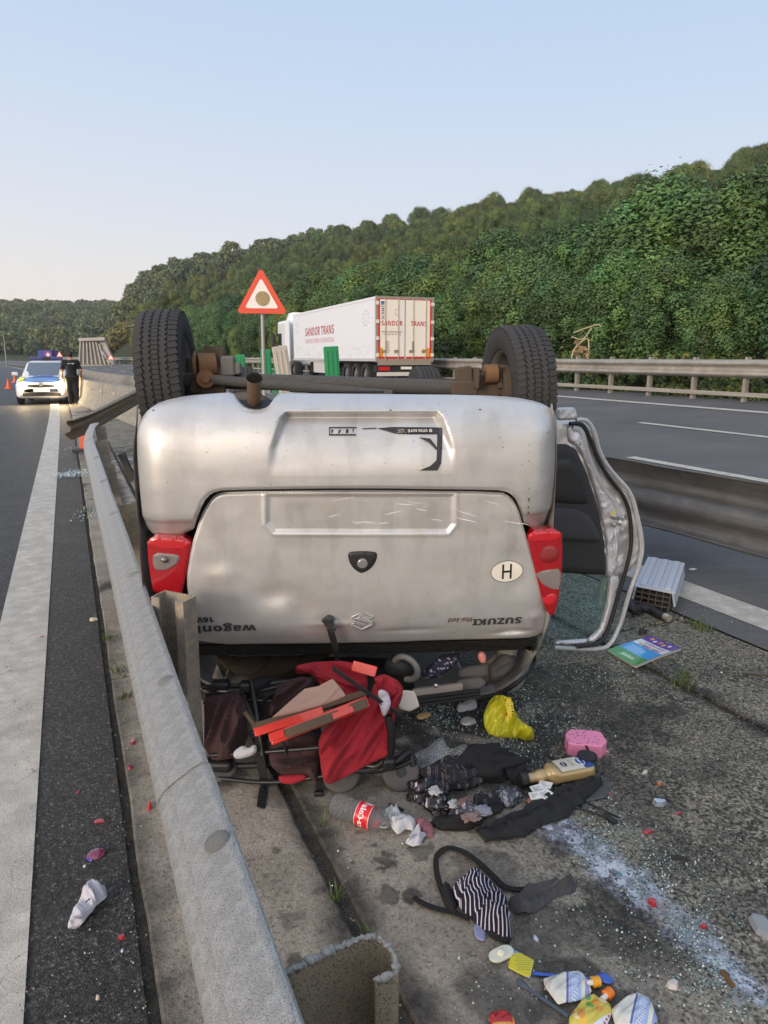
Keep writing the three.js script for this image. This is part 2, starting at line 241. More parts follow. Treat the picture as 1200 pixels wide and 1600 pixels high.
const concreteTex = dataTex(2048, (i, j) => {
  const x = CX0 + (i + 0.5) / 2048 * CS, z = CZ0 + (j + 0.5) / 2048 * CS;
  const big = fbm(x * 1.3 + 20, z * 1.3 + 20, 4, 41), mid = fbm(x * 9 + 50, z * 9 + 50, 4, 42), ag = noise(x * 150 + 900, z * 150 + 900, 43), ag2 = noise(x * 320 + 900, z * 320 + 900, 44), fine = hash2(i, j, 45);
  const worn = smooth(0.15, 1.2, (x * RR.x + z * RR.z) - 0.85 + (big - 0.5) * 0.9);           // the slab right of the joint is rougher and dirtier
  let v = 0.625 + 0.15 * (big - 0.5) + 0.16 * (mid - 0.5) + 0.09 * (ag - 0.5) + 0.07 * (fine - 0.5);
  v -= worn * 0.15; v += (0.10 + 0.90 * worn) * (0.40 * (ag - 0.5) + 0.30 * (ag2 - 0.5)); const cl = fbm(x * 5 + 4, z * 5 + 8, 3, 55), gt = noise(x * 85 + 300, z * 85 + 300, 56); if (gt > 0.60) v *= 1 - (0.05 + 0.42 * worn) * smooth(0.60, 0.74, gt) * smooth(0.3, 0.6, cl);
  if (ag < 0.2 && ag2 < 0.5) v -= 0.12 + 0.1 * worn;
  v -= 0.035 * (1 - worn); let c = [v * 0.99, v * (0.935 + 0.01 * worn), v * (0.845 - 0.02 * worn)];
  let dark = 0; const wob = 1.25 * (fbm(x * 11 + 70, z * 11 + 70, 5, 47) - 0.5) * 2;
  for (const [p, r, k] of stains) { const d = Math.hypot(x - p.x, z - p.z) / r; if (d < 2) { const w2 = r < 0.06 ? 1.5 * (fbm(x * 38 + 70, z * 38 + 70, 4, 59) - 0.5) * 2 : wob; dark = Math.max(dark, k * smooth(1.1, 0.6, d + w2 * 0.75)); } }
  const speck = smooth(0.35, 0.75, fbm(x * 34 + 8, z * 34 + 8, 3, 48));
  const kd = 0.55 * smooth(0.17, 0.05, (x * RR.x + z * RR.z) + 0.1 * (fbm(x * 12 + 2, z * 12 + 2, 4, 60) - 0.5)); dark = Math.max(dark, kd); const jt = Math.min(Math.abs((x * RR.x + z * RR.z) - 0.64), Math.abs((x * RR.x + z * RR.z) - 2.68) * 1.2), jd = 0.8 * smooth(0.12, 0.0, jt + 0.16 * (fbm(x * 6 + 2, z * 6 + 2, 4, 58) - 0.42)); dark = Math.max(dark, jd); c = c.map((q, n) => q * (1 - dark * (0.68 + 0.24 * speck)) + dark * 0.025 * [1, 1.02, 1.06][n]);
  let m = 9, at = 0; for (let k = 0; k < spill.length - 1; k++) { const a = spill[k], b = spill[k + 1], dx = b.x - a.x, dz = b.z - a.z, t = clamp(((x - a.x) * dx + (z - a.z) * dz) / (dx * dx + dz * dz)), q = Math.hypot(x - a.x - dx * t, z - a.z - dz * t); if (q < m) { m = q; at = (k + t) / 6; } }
  const wdt = lerp(0.105, 0.05, at), gran = 0.25 + 0.75 * smooth(0.38, 0.58, 0.6 * ag + 0.4 * ag2 + 0.22 * smooth(0.8, 0.0, m / wdt)), pow = gran * smooth(1.25, 0.2, m / wdt + wob * 0.5) * (0.35 + 0.65 * smooth(0.28, 0.62, fbm(x * 30 + 3, z * 30 + 3, 3, 49))) * (at < 0.02 ? 0.75 : 1) * (0.55 + 0.6 * smooth(0.3, 0.6, fbm(x * 7, z * 7, 2, 52)));
  c = c.map((q, n) => lerp(q, [0.60 + 0.22 * pow, 0.66 + 0.19 * pow, 0.84 + 0.06 * pow][n], clamp(pow * 1.15)));
  return c;
}, { wrap: THREE.MirroredRepeatWrapping });
const concreteMap = concreteTex; concreteMap.repeat.set(1 / CS, 1 / CS); concreteMap.offset.set(-CX0 / CS, -CZ0 / CS);
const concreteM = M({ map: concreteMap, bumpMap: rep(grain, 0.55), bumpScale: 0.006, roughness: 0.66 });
const dirtTex = dataTex(512, (i, j) => { const a = fbm(i / 20, j / 20, 4, 61, 0), b = hash2(i >> 1, j >> 1, 62); const v = 0.27 + 0.2 * (a - 0.4) + 0.14 * (b - 0.5); return [v * 1.05, v * 0.97, v * 0.85]; });
const dirtM = M({ map: rep(dirtTex, 0.9), bumpMap: rep(grain, 0.4), bumpScale: 0.012, roughness: 0.95 });
const paintTex = dataTex(1024, (i, j) => { const a = fbm(i / 50, j / 50, 5, 71, 0), b = noise(i / 4, j / 4, 72), f = hash2(i, j, 73), ck = Math.abs(fbm(i / 90, j / 90, 4, 75) - 0.5); let v = 0.74 + 0.2 * (a - 0.5) + 0.08 * (b - 0.5) + 0.06 * (f - 0.5); if (ck < 0.0035) v *= 0.72; if (b > 0.9 && a < 0.5) v *= 0.72; return [v, v * 0.975, v * 0.92]; });
const paintM = M({ map: rep(paintTex, 1.5), bumpMap: rep(grain, 0.5), bumpScale: 0.004, roughness: 0.7 });
const grassM = M({ c: [0.055, 0.075, 0.028], map: null, bumpMap: rep(grain, 6), bumpScale: 0.3, roughness: 1 });
const oldConcreteTex = dataTex(512, (i, j) => { const a = fbm(i / 40, j / 40, 4, 81, 0), streak = fbm(i / 7, j / 140, 3, 82, 0), f = hash2(i, j, 83); const v = 0.66 + 0.15 * (a - 0.5) + 0.16 * (streak - 0.5) + 0.06 * (f - 0.5); return [v, v * 0.975, v * 0.93]; });
const oldConcreteM = M({ map: rep(oldConcreteTex, 2), bumpMap: rep(grain, 0.6), bumpScale: 0.006, roughness: 0.85 });
const steelTex = dataTex(512, (i, j) => { const a = noise(i / 6, j / 6, 91), b = noise(i / 3, j / 3, 92), c = fbm(i / 90, j / 90, 4, 93, 0), f = hash2(i, j, 94); let v = 0.66 + 0.15 * (c - 0.5) + 0.12 * (f - 0.5); const pit = 0.55 * a + 0.45 * b; if (pit < 0.42) v -= 0.25 * smooth(0.42, 0.26, pit); return [v, v, v * 0.985]; });
const steelM = M({ map: rep(steelTex, 0.095), bumpMap: rep(grain, 0.22), bumpScale: 0.003, metalness: 0.35, roughness: 0.5 });
const steelFarM = M({ c: [0.80, 0.79, 0.77], map: rep(oldConcreteTex, 3), metalness: 0.15, roughness: 0.5 });
const rustTex = dataTex(512, (i, j) => { const a = fbm(i / 30, j / 30, 5, 101, 0), b = noise(i / 3, j / 3, 102), f = hash2(i, j, 103); const k = smooth(0.42, 0.62, a); const v = 0.58 + 0.2 * (a - 0.5) + 0.12 * (b - 0.5) + 0.06 * (f - 0.5); return [v * (1.02 + 0.03 * k), v * (0.975 - 0.02 * k), v * (0.90 - 0.07 * k)]; });
const postM = M({ map: rep(rustTex, 0.4), bumpMap: rep(grain, 0.3), bumpScale: 0.002, metalness: 0.2, roughness: 0.65 });
const darkSteelM = M({ c: [0.34, 0.35, 0.37], map: rep(oldConcreteTex, 1.1), bumpMap: rep(grain, 0.5), bumpScale: 0.003, metalness: 0.35, roughness: 0.55 });
const brownSteelM = M({ c: [0.60, 0.50, 0.38], map: rep(rustTex, 0.9), metalness: 0.35, roughness: 0.5 });

// ---------- ground, roads, markings ----------
const strip = (s0, s1, us, y, ns = 1) => grid(ns, us.length - 1, (a, b) => { const u = us[Math.round(b * (us.length - 1))], s = lerp(s0, s1, a); const p = W(u, s, bank(s) + y); p.uv = [p.x, p.z]; return p; });
const flipped = g => { const i = g.index.array; for (let k = 0; k < i.length; k += 3) [i[k + 1], i[k + 2]] = [i[k + 2], i[k + 1]]; const n = g.attributes.normal.array; for (let k = 0; k < n.length; k++) n[k] *= -1; return g; };
const up = g => { const n = g.attributes.normal; let y = 0; for (let i = 0; i < n.count; i++) y += n.getY(i); return y < 0 ? flipped(g) : g; };
const struct = (name, geo, mat) => { const m = part(name, geo, mat, scene); m.userData.kind = 'structure'; return m; };
const US = [-60, -30, -15, -8, -4, -2, -1, 0, 1, 2, 3, 4, 5, 6, 8, 10, 12, 15, 20, 25, 30, 40, 50, 65, 80, 100, 125, 150, 180, 220, 260, 300, 350];
{
  const us = [-160, -60, -20, 0, 15, 30, 45, 60, 80, 100, 120, 140, 165, 190, 215, 240, 270, 300, 330, 360, 390, 420, 450, 490, 530, 580, 640, 700, 760, 850, 1000, 1300], ss = [-900, -500, -300, -150, -80, -40, -20, -12.5, -5, 0, 3.4, 3.9, 10, 16, 17, 20, 26, 34, 44, 56, 70, 85, 100, 120, 140, 165, 195, 240, 300, 400, 600, 1000];
  struct('ground', up(grid(ss.length - 1, us.length - 1, (a, b) => { const u = us[Math.round(b * (us.length - 1))], s = ss[Math.round(a * (ss.length - 1))]; const p = W(u, s); p.y = terrain(u, s) - (s > -12.6 && s < 16.5 ? 0.3 : 0.02); p.uv = [p.x, p.z]; return p; })), grassM);
  struct('road_left', up(strip(-12.5, 0.045, US, 0, 6)), asphaltM);
  struct('road_right', up(mergeGeometries([strip(3.45, 3.9, US, 0, 1), strip(3.9, 16.0, US, 0, 6), strip(16.0, 16.6, US, 0, 1)])), asphaltFarM);
  struct('median_dirt', up(strip(0.0, 3.5, US, -0.014, 2)), dirtM);
  // edge lines and dashes, worn thick paint
  const line = (s0, s1, us, y = 0.004) => up(strip(s0, s1, us, y));
  tag(part('edge_line', line(-0.505, -0.235, US), paintM, scene), null, null, null, 'structure').name = 'edge_line';
  struct('edge_line_001', line(-11.6, -11.35, US), paintM); struct('edge_line_002', mergeGeometries([line(3.70, 3.9, US), line(3.9, 3.99, US)]), paintM); struct('edge_line_003', line(13.8, 14.1, US, 0.012), paintM);
  const dash = []; for (const [s, off] of [[7.45, 4.0], [10.65, 7.2], [-4.2, 6], [-7.9, 6]]) for (let k = -2; k < 14; k++) { const u = off + k * 12; dash.push(line(s, s + 0.17, [u, u + 1, u + 2, u + 3, u + 4], 0.01)); }
  dash.forEach((g, i) => struct('lane_dash' + (i ? '_' + String(i).padStart(3, '0') : ''), g, paintM));
}
// the concrete median as single slabs with open dirt joints between them
{
  const root = thing('median_pavement'); root.userData.kind = 'structure'; const R = RNG(5);
  const slab = (u0, u1, s0, s1, y) => {
    const ring = [[u0, s0], [u1, s0], [u1, s1], [u0, s1]], P = [], U = [], I = [], n = 40;
    const e = []; for (let k = 0; k < 4; k++) { const a = ring[k], b = ring[(k + 1) % 4]; for (let q = 0; q < n; q++) { const t = q / n, jit = 0.012 * (fbm((u0 + q) * 0.7 + k * 9, s0 * 5, 3, 17) - 0.5) * 2; const u = lerp(a[0], b[0], t), s = lerp(a[1], b[1], t); e.push([u + (k % 2 ? jit : 0), s + (k % 2 ? 0 : jit)]); } }
    const dirs = e.map(p => [Math.sign((u0 + u1) / 2 - p[0]), Math.sign((s0 + s1) / 2 - p[1])]);
    const put = (p, d, q, y) => { const w = W(p[0] + d[0] * q, p[1] + d[1] * q, y); P.push(w.x, w.y, w.z); U.push(w.x, w.z); };
    e.forEach((p, i) => { put(p, dirs[i], 0, y - 0.06); put(p, dirs[i], 0, y - 0.006); put(p, dirs[i], 0.008, y); });
    const N = e.length; for (let i = 0; i < N; i++) { const j = (i + 1) % N; for (let q = 0; q < 2; q++) I.push(i * 3 + q, j * 3 + q, i * 3 + q + 1, j * 3 + q, j * 3 + q + 1, i * 3 + q + 1); }
    const c = W((u0 + u1) / 2, (s0 + s1) / 2, y); P.push(c.x, c.y, c.z); U.push(c.x, c.z); for (let i = 0; i < N; i++) I.push(i * 3 + 2, ((i + 1) % N) * 3 + 2, N * 3);
    const g = flat(P, I, U); if (g.attributes.normal.getY(g.attributes.normal.count - 1) < 0) return flat(P, I.map((_, k) => I[k - k % 3 + [0, 2, 1][k % 3]]), U); return g;
  };
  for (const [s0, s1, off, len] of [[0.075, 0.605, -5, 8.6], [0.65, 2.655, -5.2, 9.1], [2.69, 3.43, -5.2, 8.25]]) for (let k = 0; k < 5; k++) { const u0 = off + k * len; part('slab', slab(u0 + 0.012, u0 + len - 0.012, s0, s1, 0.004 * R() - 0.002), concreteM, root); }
}
// ---------- steel rails ----------
const WPROF = [[0.02, 0.165], [0.0, 0.172], [-0.085, 0.135], [-0.105, 0.105], [-0.095, 0.07], [-0.03, 0.035], [-0.022, 0], [-0.03, -0.035], [-0.095, -0.07], [-0.105, -0.105], [-0.085, -0.135], [0.0, -0.172], [0.02, -0.165]];
function thick(prof, t) { const n = prof.length, o = prof.map((p, i) => { const a = prof[Math.max(0, i - 1)], b = prof[Math.min(n - 1, i + 1)], dx = b[0] - a[0], dy = b[1] - a[1], L = Math.hypot(dx, dy); return [p[0] - dy / L * t, p[1] + dx / L * t]; }); return [...prof, ...o.reverse()]; }
function soft(prof, n = 2) { for (let k = 0; k < n; k++) { const o = [prof[0]]; for (let i = 0; i < prof.length - 1; i++) { const a = prof[i], b = prof[i + 1]; o.push([lerp(a[0], b[0], 0.25), lerp(a[1], b[1], 0.25)], [lerp(a[0], b[0], 0.75), lerp(a[1], b[1], 0.75)]); } o.push(prof[prof.length - 1]); prof = o; } return prof; }
function sweep(prof, path, { twist = () => 0, seg = 1, warp = null } = {}) { // a closed profile (a = to the right of travel, b = up) carried along points
  const c = path.length > 2 ? new THREE.CatmullRomCurve3(path) : new THREE.LineCurve3(...path), n = Math.max(1, Math.round(c.getLength() / seg)), m = prof.length, P = [], U = [], I = [];
  let per = [0]; for (let k = 1; k <= m; k++) per.push(per[k - 1] + Math.hypot(prof[k % m][0] - prof[k - 1][0], prof[k % m][1] - prof[k - 1][1]));
  const len = c.getLength();
  for (let i = 0; i <= n; i++) { const p = c.getPointAt(i / n), d = c.getTangentAt(i / n), r = V().crossVectors(d, V(0, 1, 0)).normalize(), y = V().crossVectors(r, d), w = twist(i / n), cw = Math.cos(w), sw = Math.sin(w);
    for (let k = 0; k <= m; k++) { let [a, b] = prof[k % m]; if (warp) [a, b] = warp(i / n, a, b); const q = p.clone().addScaledVector(r, a * cw - b * sw).addScaledVector(y, a * sw + b * cw); P.push(q.x, q.y, q.z); U.push(per[k], i / n * len); } }
  for (let i = 0; i < n; i++) for (let k = 0; k < m; k++) { const a = i * (m + 1) + k, b = a + m + 1; I.push(a, a + 1, b + 1, a, b + 1, b); }
  const caps = THREE.ShapeUtils.triangulateShape(prof.map(p => new THREE.Vector2(...p)), []); for (const f of caps) { I.push(...f); I.push(...[f[0], f[2], f[1]].map(k => n * (m + 1) + k)); }
  const g = flat(P, I, U); return creased(g, 0.7);
}
function creased(g, ang = 0.6) {                                     // smooth normals over edges shallower than ang
  const p = g.attributes.position, n = p.count, map = new Map(), fn = []; const a = V(), b = V(), c = V();
  for (let i = 0; i < n; i += 3) { a.fromBufferAttribute(p, i); b.fromBufferAttribute(p, i + 1); c.fromBufferAttribute(p, i + 2); const f = b.clone().sub(a).cross(c.clone().sub(a)); fn.push(f); for (let k = 0; k < 3; k++) { const key = [p.getX(i + k), p.getY(i + k), p.getZ(i + k)].map(x => Math.round(x * 1e4)).join(); if (!map.has(key)) map.set(key, []); map.get(key).push(fn.length - 1); } }
  const un = fn.map(f => f.clone().normalize()), co = Math.cos(ang), N = new Float32Array(n * 3);
  for (let i = 0; i < n; i++) { const key = [p.getX(i), p.getY(i), p.getZ(i)].map(x => Math.round(x * 1e4)).join(), me = un[Math.floor(i / 3)], s = V(); for (const f of map.get(key)) if (un[f].dot(me) > co) s.add(fn[f]); s.normalize(); if (!(s.length() > 0.5)) s.copy(me); N.set([s.x, s.y, s.z], i * 3); }
  g.setAttribute('normal', new THREE.BufferAttribute(N, 3)); return g;
}
const wprof = (k = 1, t = 0.005) => thick(soft(WPROF.map(([a, b]) => [a * k, b * k]), 2), t);
const bolt = (p, r, n) => { const g = new THREE.SphereGeometry(1, 14, 8, 0, 6.284, 0, 1.3); return along(g.scale(r, 0.55 * r, r), p, p.clone().add(n)); };
// C-section post standing at (u, s), open side towards `face`
const cpost = (w, d, h, t = 0.006, lip = 0.03) => { const s = new THREE.Shape(); [[-w / 2, 0], [w / 2, 0], [w / 2, d], [w / 2 - lip, d], [w / 2 - lip, d - t], [w / 2 - t, d - t], [w / 2 - t, t], [-w / 2 + t, t], [-w / 2 + t, d - t], [-w / 2 + lip, d - t], [-w / 2 + lip, d], [-w / 2, d]].forEach((p, i) => i ? s.lineTo(...p) : s.moveTo(...p)); const g = new THREE.ExtrudeGeometry(s, { depth: h, bevelEnabled: false, steps: 1 }); g.rotateX(-Math.PI / 2); return g; };
{ // near rail at the photographer's feet, bent down at its far end
  const t = thing('guardrail', 'long grey speckled steel guardrail running beside the left road, in front of the overturned car', 'guardrail', [0, 0, 0]);
  const end = u => [0.215 + 0.10 * smooth(8, 11.2, u), 0.565 - 0.02 * smooth(3, 8, u) - 0.03 * smooth(9.5, 11.2, u) + 0.008 * Math.sin(u * 2.1)];
  const joints = [-2.2, 1.42, 5.2, 8.6, 11.0];
  for (let k = 0; k < 4; k++) {
    const us = []; for (let u = joints[k]; u < joints[k + 1] + 0.001; u += (joints[k + 1] - joints[k]) / 8) us.push(u);
    part('rail', sweep(wprof(1, 0.005), us.map(u => W(u, end(u)[0] - 0.003 * (k % 2), end(u)[1] + 0.0035 * (k % 2))), { seg: 0.25, twist: q => 0.13 + (k === 3 ? -0.4 * q * q : 0) }), steelM, t);
  }
  for (const [u, a] of [[1.16, 0.07], [1.9, 0.08], [2.95, 0.07], [4.2, 0.07], [5.5, 0.07], [6.8, 0.07]]) part('bolt', bolt(W(u, end(u)[0] - 0.035, end(u)[1] + 0.158), 0.026, V(RR.x * -0.35, 1, RR.z * -0.35)), M({ c: [0.75, 0.75, 0.72], metalness: 0.3, roughness: 0.6, map: rep(steelTex, 0.1), bumpMap: rep(grain, 0.1), bumpScale: 0.002 }), t);
  part('splice_plate', sweep([[0, 0], [0.034, -0.012], [0.034, -0.018], [0, -0.007]], [1.3, 1.0, 0.6, 0.2, -0.4].map(u => W(u, end(u)[0] - 0.006, end(u)[1] + 0.17)), { seg: 0.1 }), M({ map: rep(steelTex, 0.12), c: [0.62, 0.66, 0.70], metalness: 0.3, roughness: 0.5 }), t);
  const tilts = [[4.75, 0.31, 0.68, 0.05, 0.02], [5.6, 0.36, 0.60, -0.12, -0.15], [6.75, 0.33, 0.66, 0.08, 0.06], [8.75, 0.36, 0.66, 0.05, 0.05], [10.5, 0.42, 0.68, 0.1, 0.03]];
  part('post', xf(cpost(0.14, 0.075, 0.86, 0.006, 0.035), G(297, 1212).setY(-0.1).toArray(), [0.02, 2.75, 0.02]), postM, t);
  for (const [u, s, h, a, b] of tilts) part('post', xf(cpost(0.135, 0.055, h + 0.1), W(u, s, -0.1).toArray(), [a, RA, b]), postM, t);
}
{ // the cut-off post in the foreground
  const p = G(560, 1640, 0), t = thing('cut_post', 'short torn steel channel post with ragged white upper edge, at the bottom of the photo', 'post', [0, 0, 0]);
  const h = 0.66, ring = [[448, 1526], [560, 1474], [588, 1470], [612, 1496], [616, 1524], [585, 1532]].map(q => G(q[0], q[1], h));
  const wall = (pts, th) => { const P = [], I = [], U = []; const n = 40, c = new THREE.CatmullRomCurve3(pts, false, 'catmullrom', 0.12); for (let k = 0; k < 2; k++) for (let i = 0; i <= n; i++) { const q = c.getPointAt(i / n), d = c.getTangentAt(i / n), nx = V(d.z, 0, -d.x).multiplyScalar(k ? th : 0), top = h + 0.012 * (noise(i * 0.9, 3, 5) - 0.5) - 0.0; for (const y of [-0.05, 0.35, top]) { P.push(q.x + nx.x, y, q.z + nx.z); U.push(i / n * 0.3, y); } }
    const m = (n + 1) * 3; for (let i = 0; i < n; i++) for (let r = 0; r < 2; r++) { const a = i * 3 + r, b = a + 3; I.push(a, b, b + 1, a, b + 1, a + 1); I.push(m + a, m + b + 1, m + b, m + a, m + a + 1, m + b + 1); } for (let i = 0; i < n; i++) { const a = i * 3 + 2; I.push(a, a + 3, m + a + 3, a, m + a + 3, m + a); } I.push(0, 1, m, 1, m + 1, m, 1, 2, m + 1, 2, m + 2, m + 1); const e = n * 3; I.push(e, m + e, e + 1, e + 1, m + e, m + e + 1, e + 1, m + e + 1, e + 2, e + 2, m + e + 1, m + e + 2); return [creased(flat(P, I, U), 0.7), c]; };
  const [g, c] = wall(ring, 0.007); part('channel', g, M({ map: rep(steelTex, 0.2), c: [0.78, 0.66, 0.48], bumpMap: rep(grain, 0.3), bumpScale: 0.003, roughness: 0.75, metalness: 0.1 }), t);
  const R = RNG(3), crumbs = []; for (let i = 0; i <= 210; i++) { const w = i / 210 + 0.004 * (R() - 0.5), q = c.getPointAt(clamp(w)), d = c.getTangentAt(clamp(w)); const r = 0.0022 + 0.0026 * R() + (R() < 0.12 ? 0.004 * R() : 0); crumbs.push(xf(lump(r * (0.8 + R()), r * (0.5 + 0.9 * R()), r * (0.7 + 0.5 * R()), i, 0.6, 2.4, 7), [q.x + d.z * 0.0035, h + 0.003 + 0.004 * R(), q.z - d.x * 0.0035], [0, R() * 6, 0])); }
  part('torn_edge', merge(crumbs), M({ map: rep(steelTex, 0.05), c: [0.85, 0.83, 0.80], roughness: 0.6, metalness: 0.2 }), t);
  part('bolt_slot', bar(G(468, 1582, 0.56), G(504, 1567, 0.565), 0.016, 0.01), M({ c: [0.42, 0.42, 0.42], roughness: 0.7, map: rep(steelTex, 0.05) }), t);
}
{ // crumpled brown piece between the rail's end and the concrete barrier
  const pts = [[112, 672, 10.6], [142, 660, 11.2], [180, 640, 12.1], [218, 620, 13], [250, 606, 14]].map(q => D(...q));
  solo('bent_rail', 'brown bent rail piece rising from the far end of the guardrail to the barrier', 'rail', sweep(wprof(0.95, 0.008), pts, { seg: 0.2, twist: q => -0.25 - 0.3 * q }), brownSteelM);
  const p = D(196, 690, 9.0); p.y = 0; const t = thing('broken_post', 'dark twisted post stump in the gap behind the rail, left of the rear tyre', 'post', p);
  part('flange', box(0.1, 0.42, 0.012, [0, 0.21, 0], [0.3, 0.5, 0.2]), darkSteelM, t); part('web', box(0.012, 0.40, 0.09, [0.03, 0.21, 0.03], [0.3, 0.5, 0.2]), darkSteelM, t);
}
{ // the other side's torn rail, lying over towards the right carriageway
  const t = thing('guardrail', 'dark dented steel guardrail leaning over on the right, behind the open car door', 'guardrail');
  const pts = [[9.5, 4.0], [7.2, 4.02], [5.6, 4.06], [4.4, 4.12], [3.3, 4.2], [2, 4.28], [0.5, 4.3], [-2, 4.28]];
  const pf = thick(soft(WPROF.map(([a, b]) => [-a * 1.45, b * 1.5]).reverse(), 2), 0.006);
  const A = pts.slice(0, 6).map(([u, s]) => W(u, s, 0.53)), B = pts.slice(5).map(([u, s]) => W(u, s, 0.525));
  part('rail', sweep(pf, A, { seg: 0.15, twist: q => -2.6 + 0.02, warp: (q, a, b) => [a + 0.05 * (fbm(q * 9, b * 6, 3, 6) - 0.5), b + 0.03 * (fbm(q * 12, a * 9 + 4, 3, 9) - 0.5)] }), darkSteelM, t);
  part('rail', sweep(pf, B, { seg: 0.3, twist: q => -2.6, warp: (q, a, b) => [a * 1.02, b * 1.02] }), darkSteelM, t);
  for (const u of [5.0]) part('post', xf(cpost(0.12, 0.055, 0.80), W(u, 4.32, 0).toArray(), [0, RA + Math.PI, -0.2]), steelM, t);
}
{ // far double rail along the outside of the right carriageway
  const t = thing('guardrail', 'light grey double guardrail with posts along the foot of the wooded hill', 'guardrail');
  for (let u = -2; u < 190; u += 4.3) {
    part('rail', sweep(wprof(1.35, 0.006), [W(u, 15.72, 0.48 + 0.83), W(u + 4.3, 15.72, 0.48 + 0.83)], { seg: 2.2 }), steelFarM, t);
    if (u < 120) part('lower_rail', bar(W(u, 15.66, 0.48 + 0.19), W(u + 4.29, 15.66, 0.48 + 0.19), 0.03, 0.11), steelFarM, t);
  }
  const pg = cpost(0.14, 0.08, 1.25); let n = 0; for (let u = 3; u < 160; u += 1.65 * (u > 60 ? 2 : 1)) { const m = part('post', pg, steelFarM, t); m.position.copy(W(u, 15.83, 0.35)); m.rotation.y = RA; n++; }
}
// ---------- concrete barriers down the middle ----------
const barrierM = M({ c: [0.66, 0.66, 0.65], map: rep(oldConcreteTex, 2), bumpMap: rep(grain, 0.6), bumpScale: 0.006, roughness: 0.85 });
function jersey(label, path, name = 'concrete_barrier') {
  const t = thing(name, label, 'barrier'); const pf = [[-0.3, 0], [0.3, 0], [0.3, 0.08], [0.17, 0.3], [0.1, 0.85], [-0.1, 0.85], [-0.17, 0.3], [-0.3, 0.08]].map(([a, b]) => [a, b]);
  for (let i = 0; i < path.length - 1; i++) { const a = path[i], b = path[i + 1], d = b.clone().sub(a).normalize().multiplyScalar(0.015); part('barrier_block', sweep(pf, [a.clone().add(d), b.clone().sub(d)], { seg: 3 }), barrierM, t); }
  return t;
}
{
  const us = []; for (let u = 14.4; u < 100; u += 4.2) us.push(u);
  const sL = u => 1.95 - 1.6 * smooth(13, 32, u);
  const b = jersey('pale concrete barrier with small reflectors, curving away behind the police officer', us.map(u => W(u, sL(u))));
  for (let u = 15.2; u < 42; u += 1.9) { const p = W(u, sL(u) - 0.17, 0.62); part('reflector', bar(p, p.clone().addScaledVector(RR, -0.03), 0.07, 0.07), M({ c: [0.8, 0.72, 0.55], roughness: 0.25 }), b); }
  const ur = []; for (let u = 9.4; u < 100; u += 4.2) ur.push(u);
  jersey('pale concrete barrier under the row of upright anti-glare boards', ur.map(u => W(u, 3.15 - 1.5 * smooth(20, 45, u))));
}
// ---------- woodland ----------
const leafM = M({ c: [1, 1, 1], vertexColors: true, roughness: 0.62, side: THREE.DoubleSide });
const barkM = M({ c: [0.11, 0.085, 0.06], bumpMap: rep(grain, 0.6), bumpScale: 0.02, roughness: 0.95 });
const leafMs = [[1, 1, 1], [1.2, 1.12, 1.0], [0.74, 0.8, 0.82], [0.97, 1.1, 1.0]].map(c => M({ c, vertexColors: true, roughness: 0.62, side: THREE.DoubleSide }));
// a crown: clumps on an uneven ellipsoid, each clump many small folded leaves facing outwards
function crownGeo(seed, { n, clumps, leaf, rx, ry, cy, tone, long = 1, fill = 0.5, low = -0.5, droop = 0.25 }) {
  const R = RNG(seed), P = [], N = [], C = [], cl = [];
  for (let i = 0; i < clumps; i++) {
    const y = lerp(low, 1, Math.pow((i + 0.5) / clumps, 0.8)) + 0.12 * (R() - 0.5), a = i * 2.39996 + R() * 0.8, w = Math.sqrt(Math.max(0.05, 1 - Math.min(1, y * y))), k = 0.62 + 0.38 * R();
    const r = (0.20 + 0.16 * R()) * Math.min(rx, ry) * 1.15;
    cl.push({ c: V(Math.cos(a) * w * rx * k, cy + y * ry * (0.8 + 0.2 * R()) , Math.sin(a) * w * rx * k), r, t: 0.6 + 0.85 * R(), h: R() });
  }
  const v = V(), t1 = V(), t2 = V(), nn = V();
  for (let i = 0; i < n; i++) {
    const q = cl[Math.floor(R() * clumps)];
    const ct = 2 * R() - 1, ph = R() * 6.283, st = Math.sqrt(1 - ct * ct); v.set(st * Math.cos(ph), ct, st * Math.sin(ph));
    if (v.y < -0.2 && R() < 0.6) v.y *= -1;
    const rr = q.r * (fill + (1 - fill) * Math.sqrt(R())) * (1 + 0.25 * (R() - 0.5)) * (R() < 0.08 ? 1.25 + 0.45 * R() : 1), p = q.c.clone().addScaledVector(v, rr); p.y -= droop * q.r * R();
    nn.copy(v).add(V(R() - 0.5, R() - 0.3, R() - 0.5).multiplyScalar(1.1)).normalize();
    t1.set(R() - 0.5, (R() - 0.5) * 0.7 - droop, R() - 0.5).cross(nn).normalize(); t2.crossVectors(nn, t1);
    const s = leaf * (0.6 + 0.8 * R()), a = t1.clone().multiplyScalar(s * 0.5 * long), b = t2.clone().multiplyScalar(s * 0.36), f = nn.clone().multiplyScalar(s * 0.12);
    const A = p.clone().sub(a), B = p.clone().add(b).add(f), Cc = p.clone().add(a), Dd = p.clone().sub(b).add(f);
    for (const x of [A, Cc, B, A, Dd, Cc]) { P.push(x.x, x.y, x.z); N.push(nn.x, nn.y, nn.z); }
    const y = R(), l = q.t * (0.75 + 0.5 * y), hue = q.h; const c = [tone[0] * l * (0.85 + 0.32 * hue), tone[1] * l, tone[2] * l * (1.1 - 0.4 * hue)];
    for (let k = 0; k < 6; k++) C.push(...c);
  }
  const g = new THREE.BufferGeometry(); g.setAttribute('position', new THREE.Float32BufferAttribute(P, 3)); g.setAttribute('normal', new THREE.Float32BufferAttribute(N, 3)); g.setAttribute('color', new THREE.Float32BufferAttribute(C, 3)); return g;
}
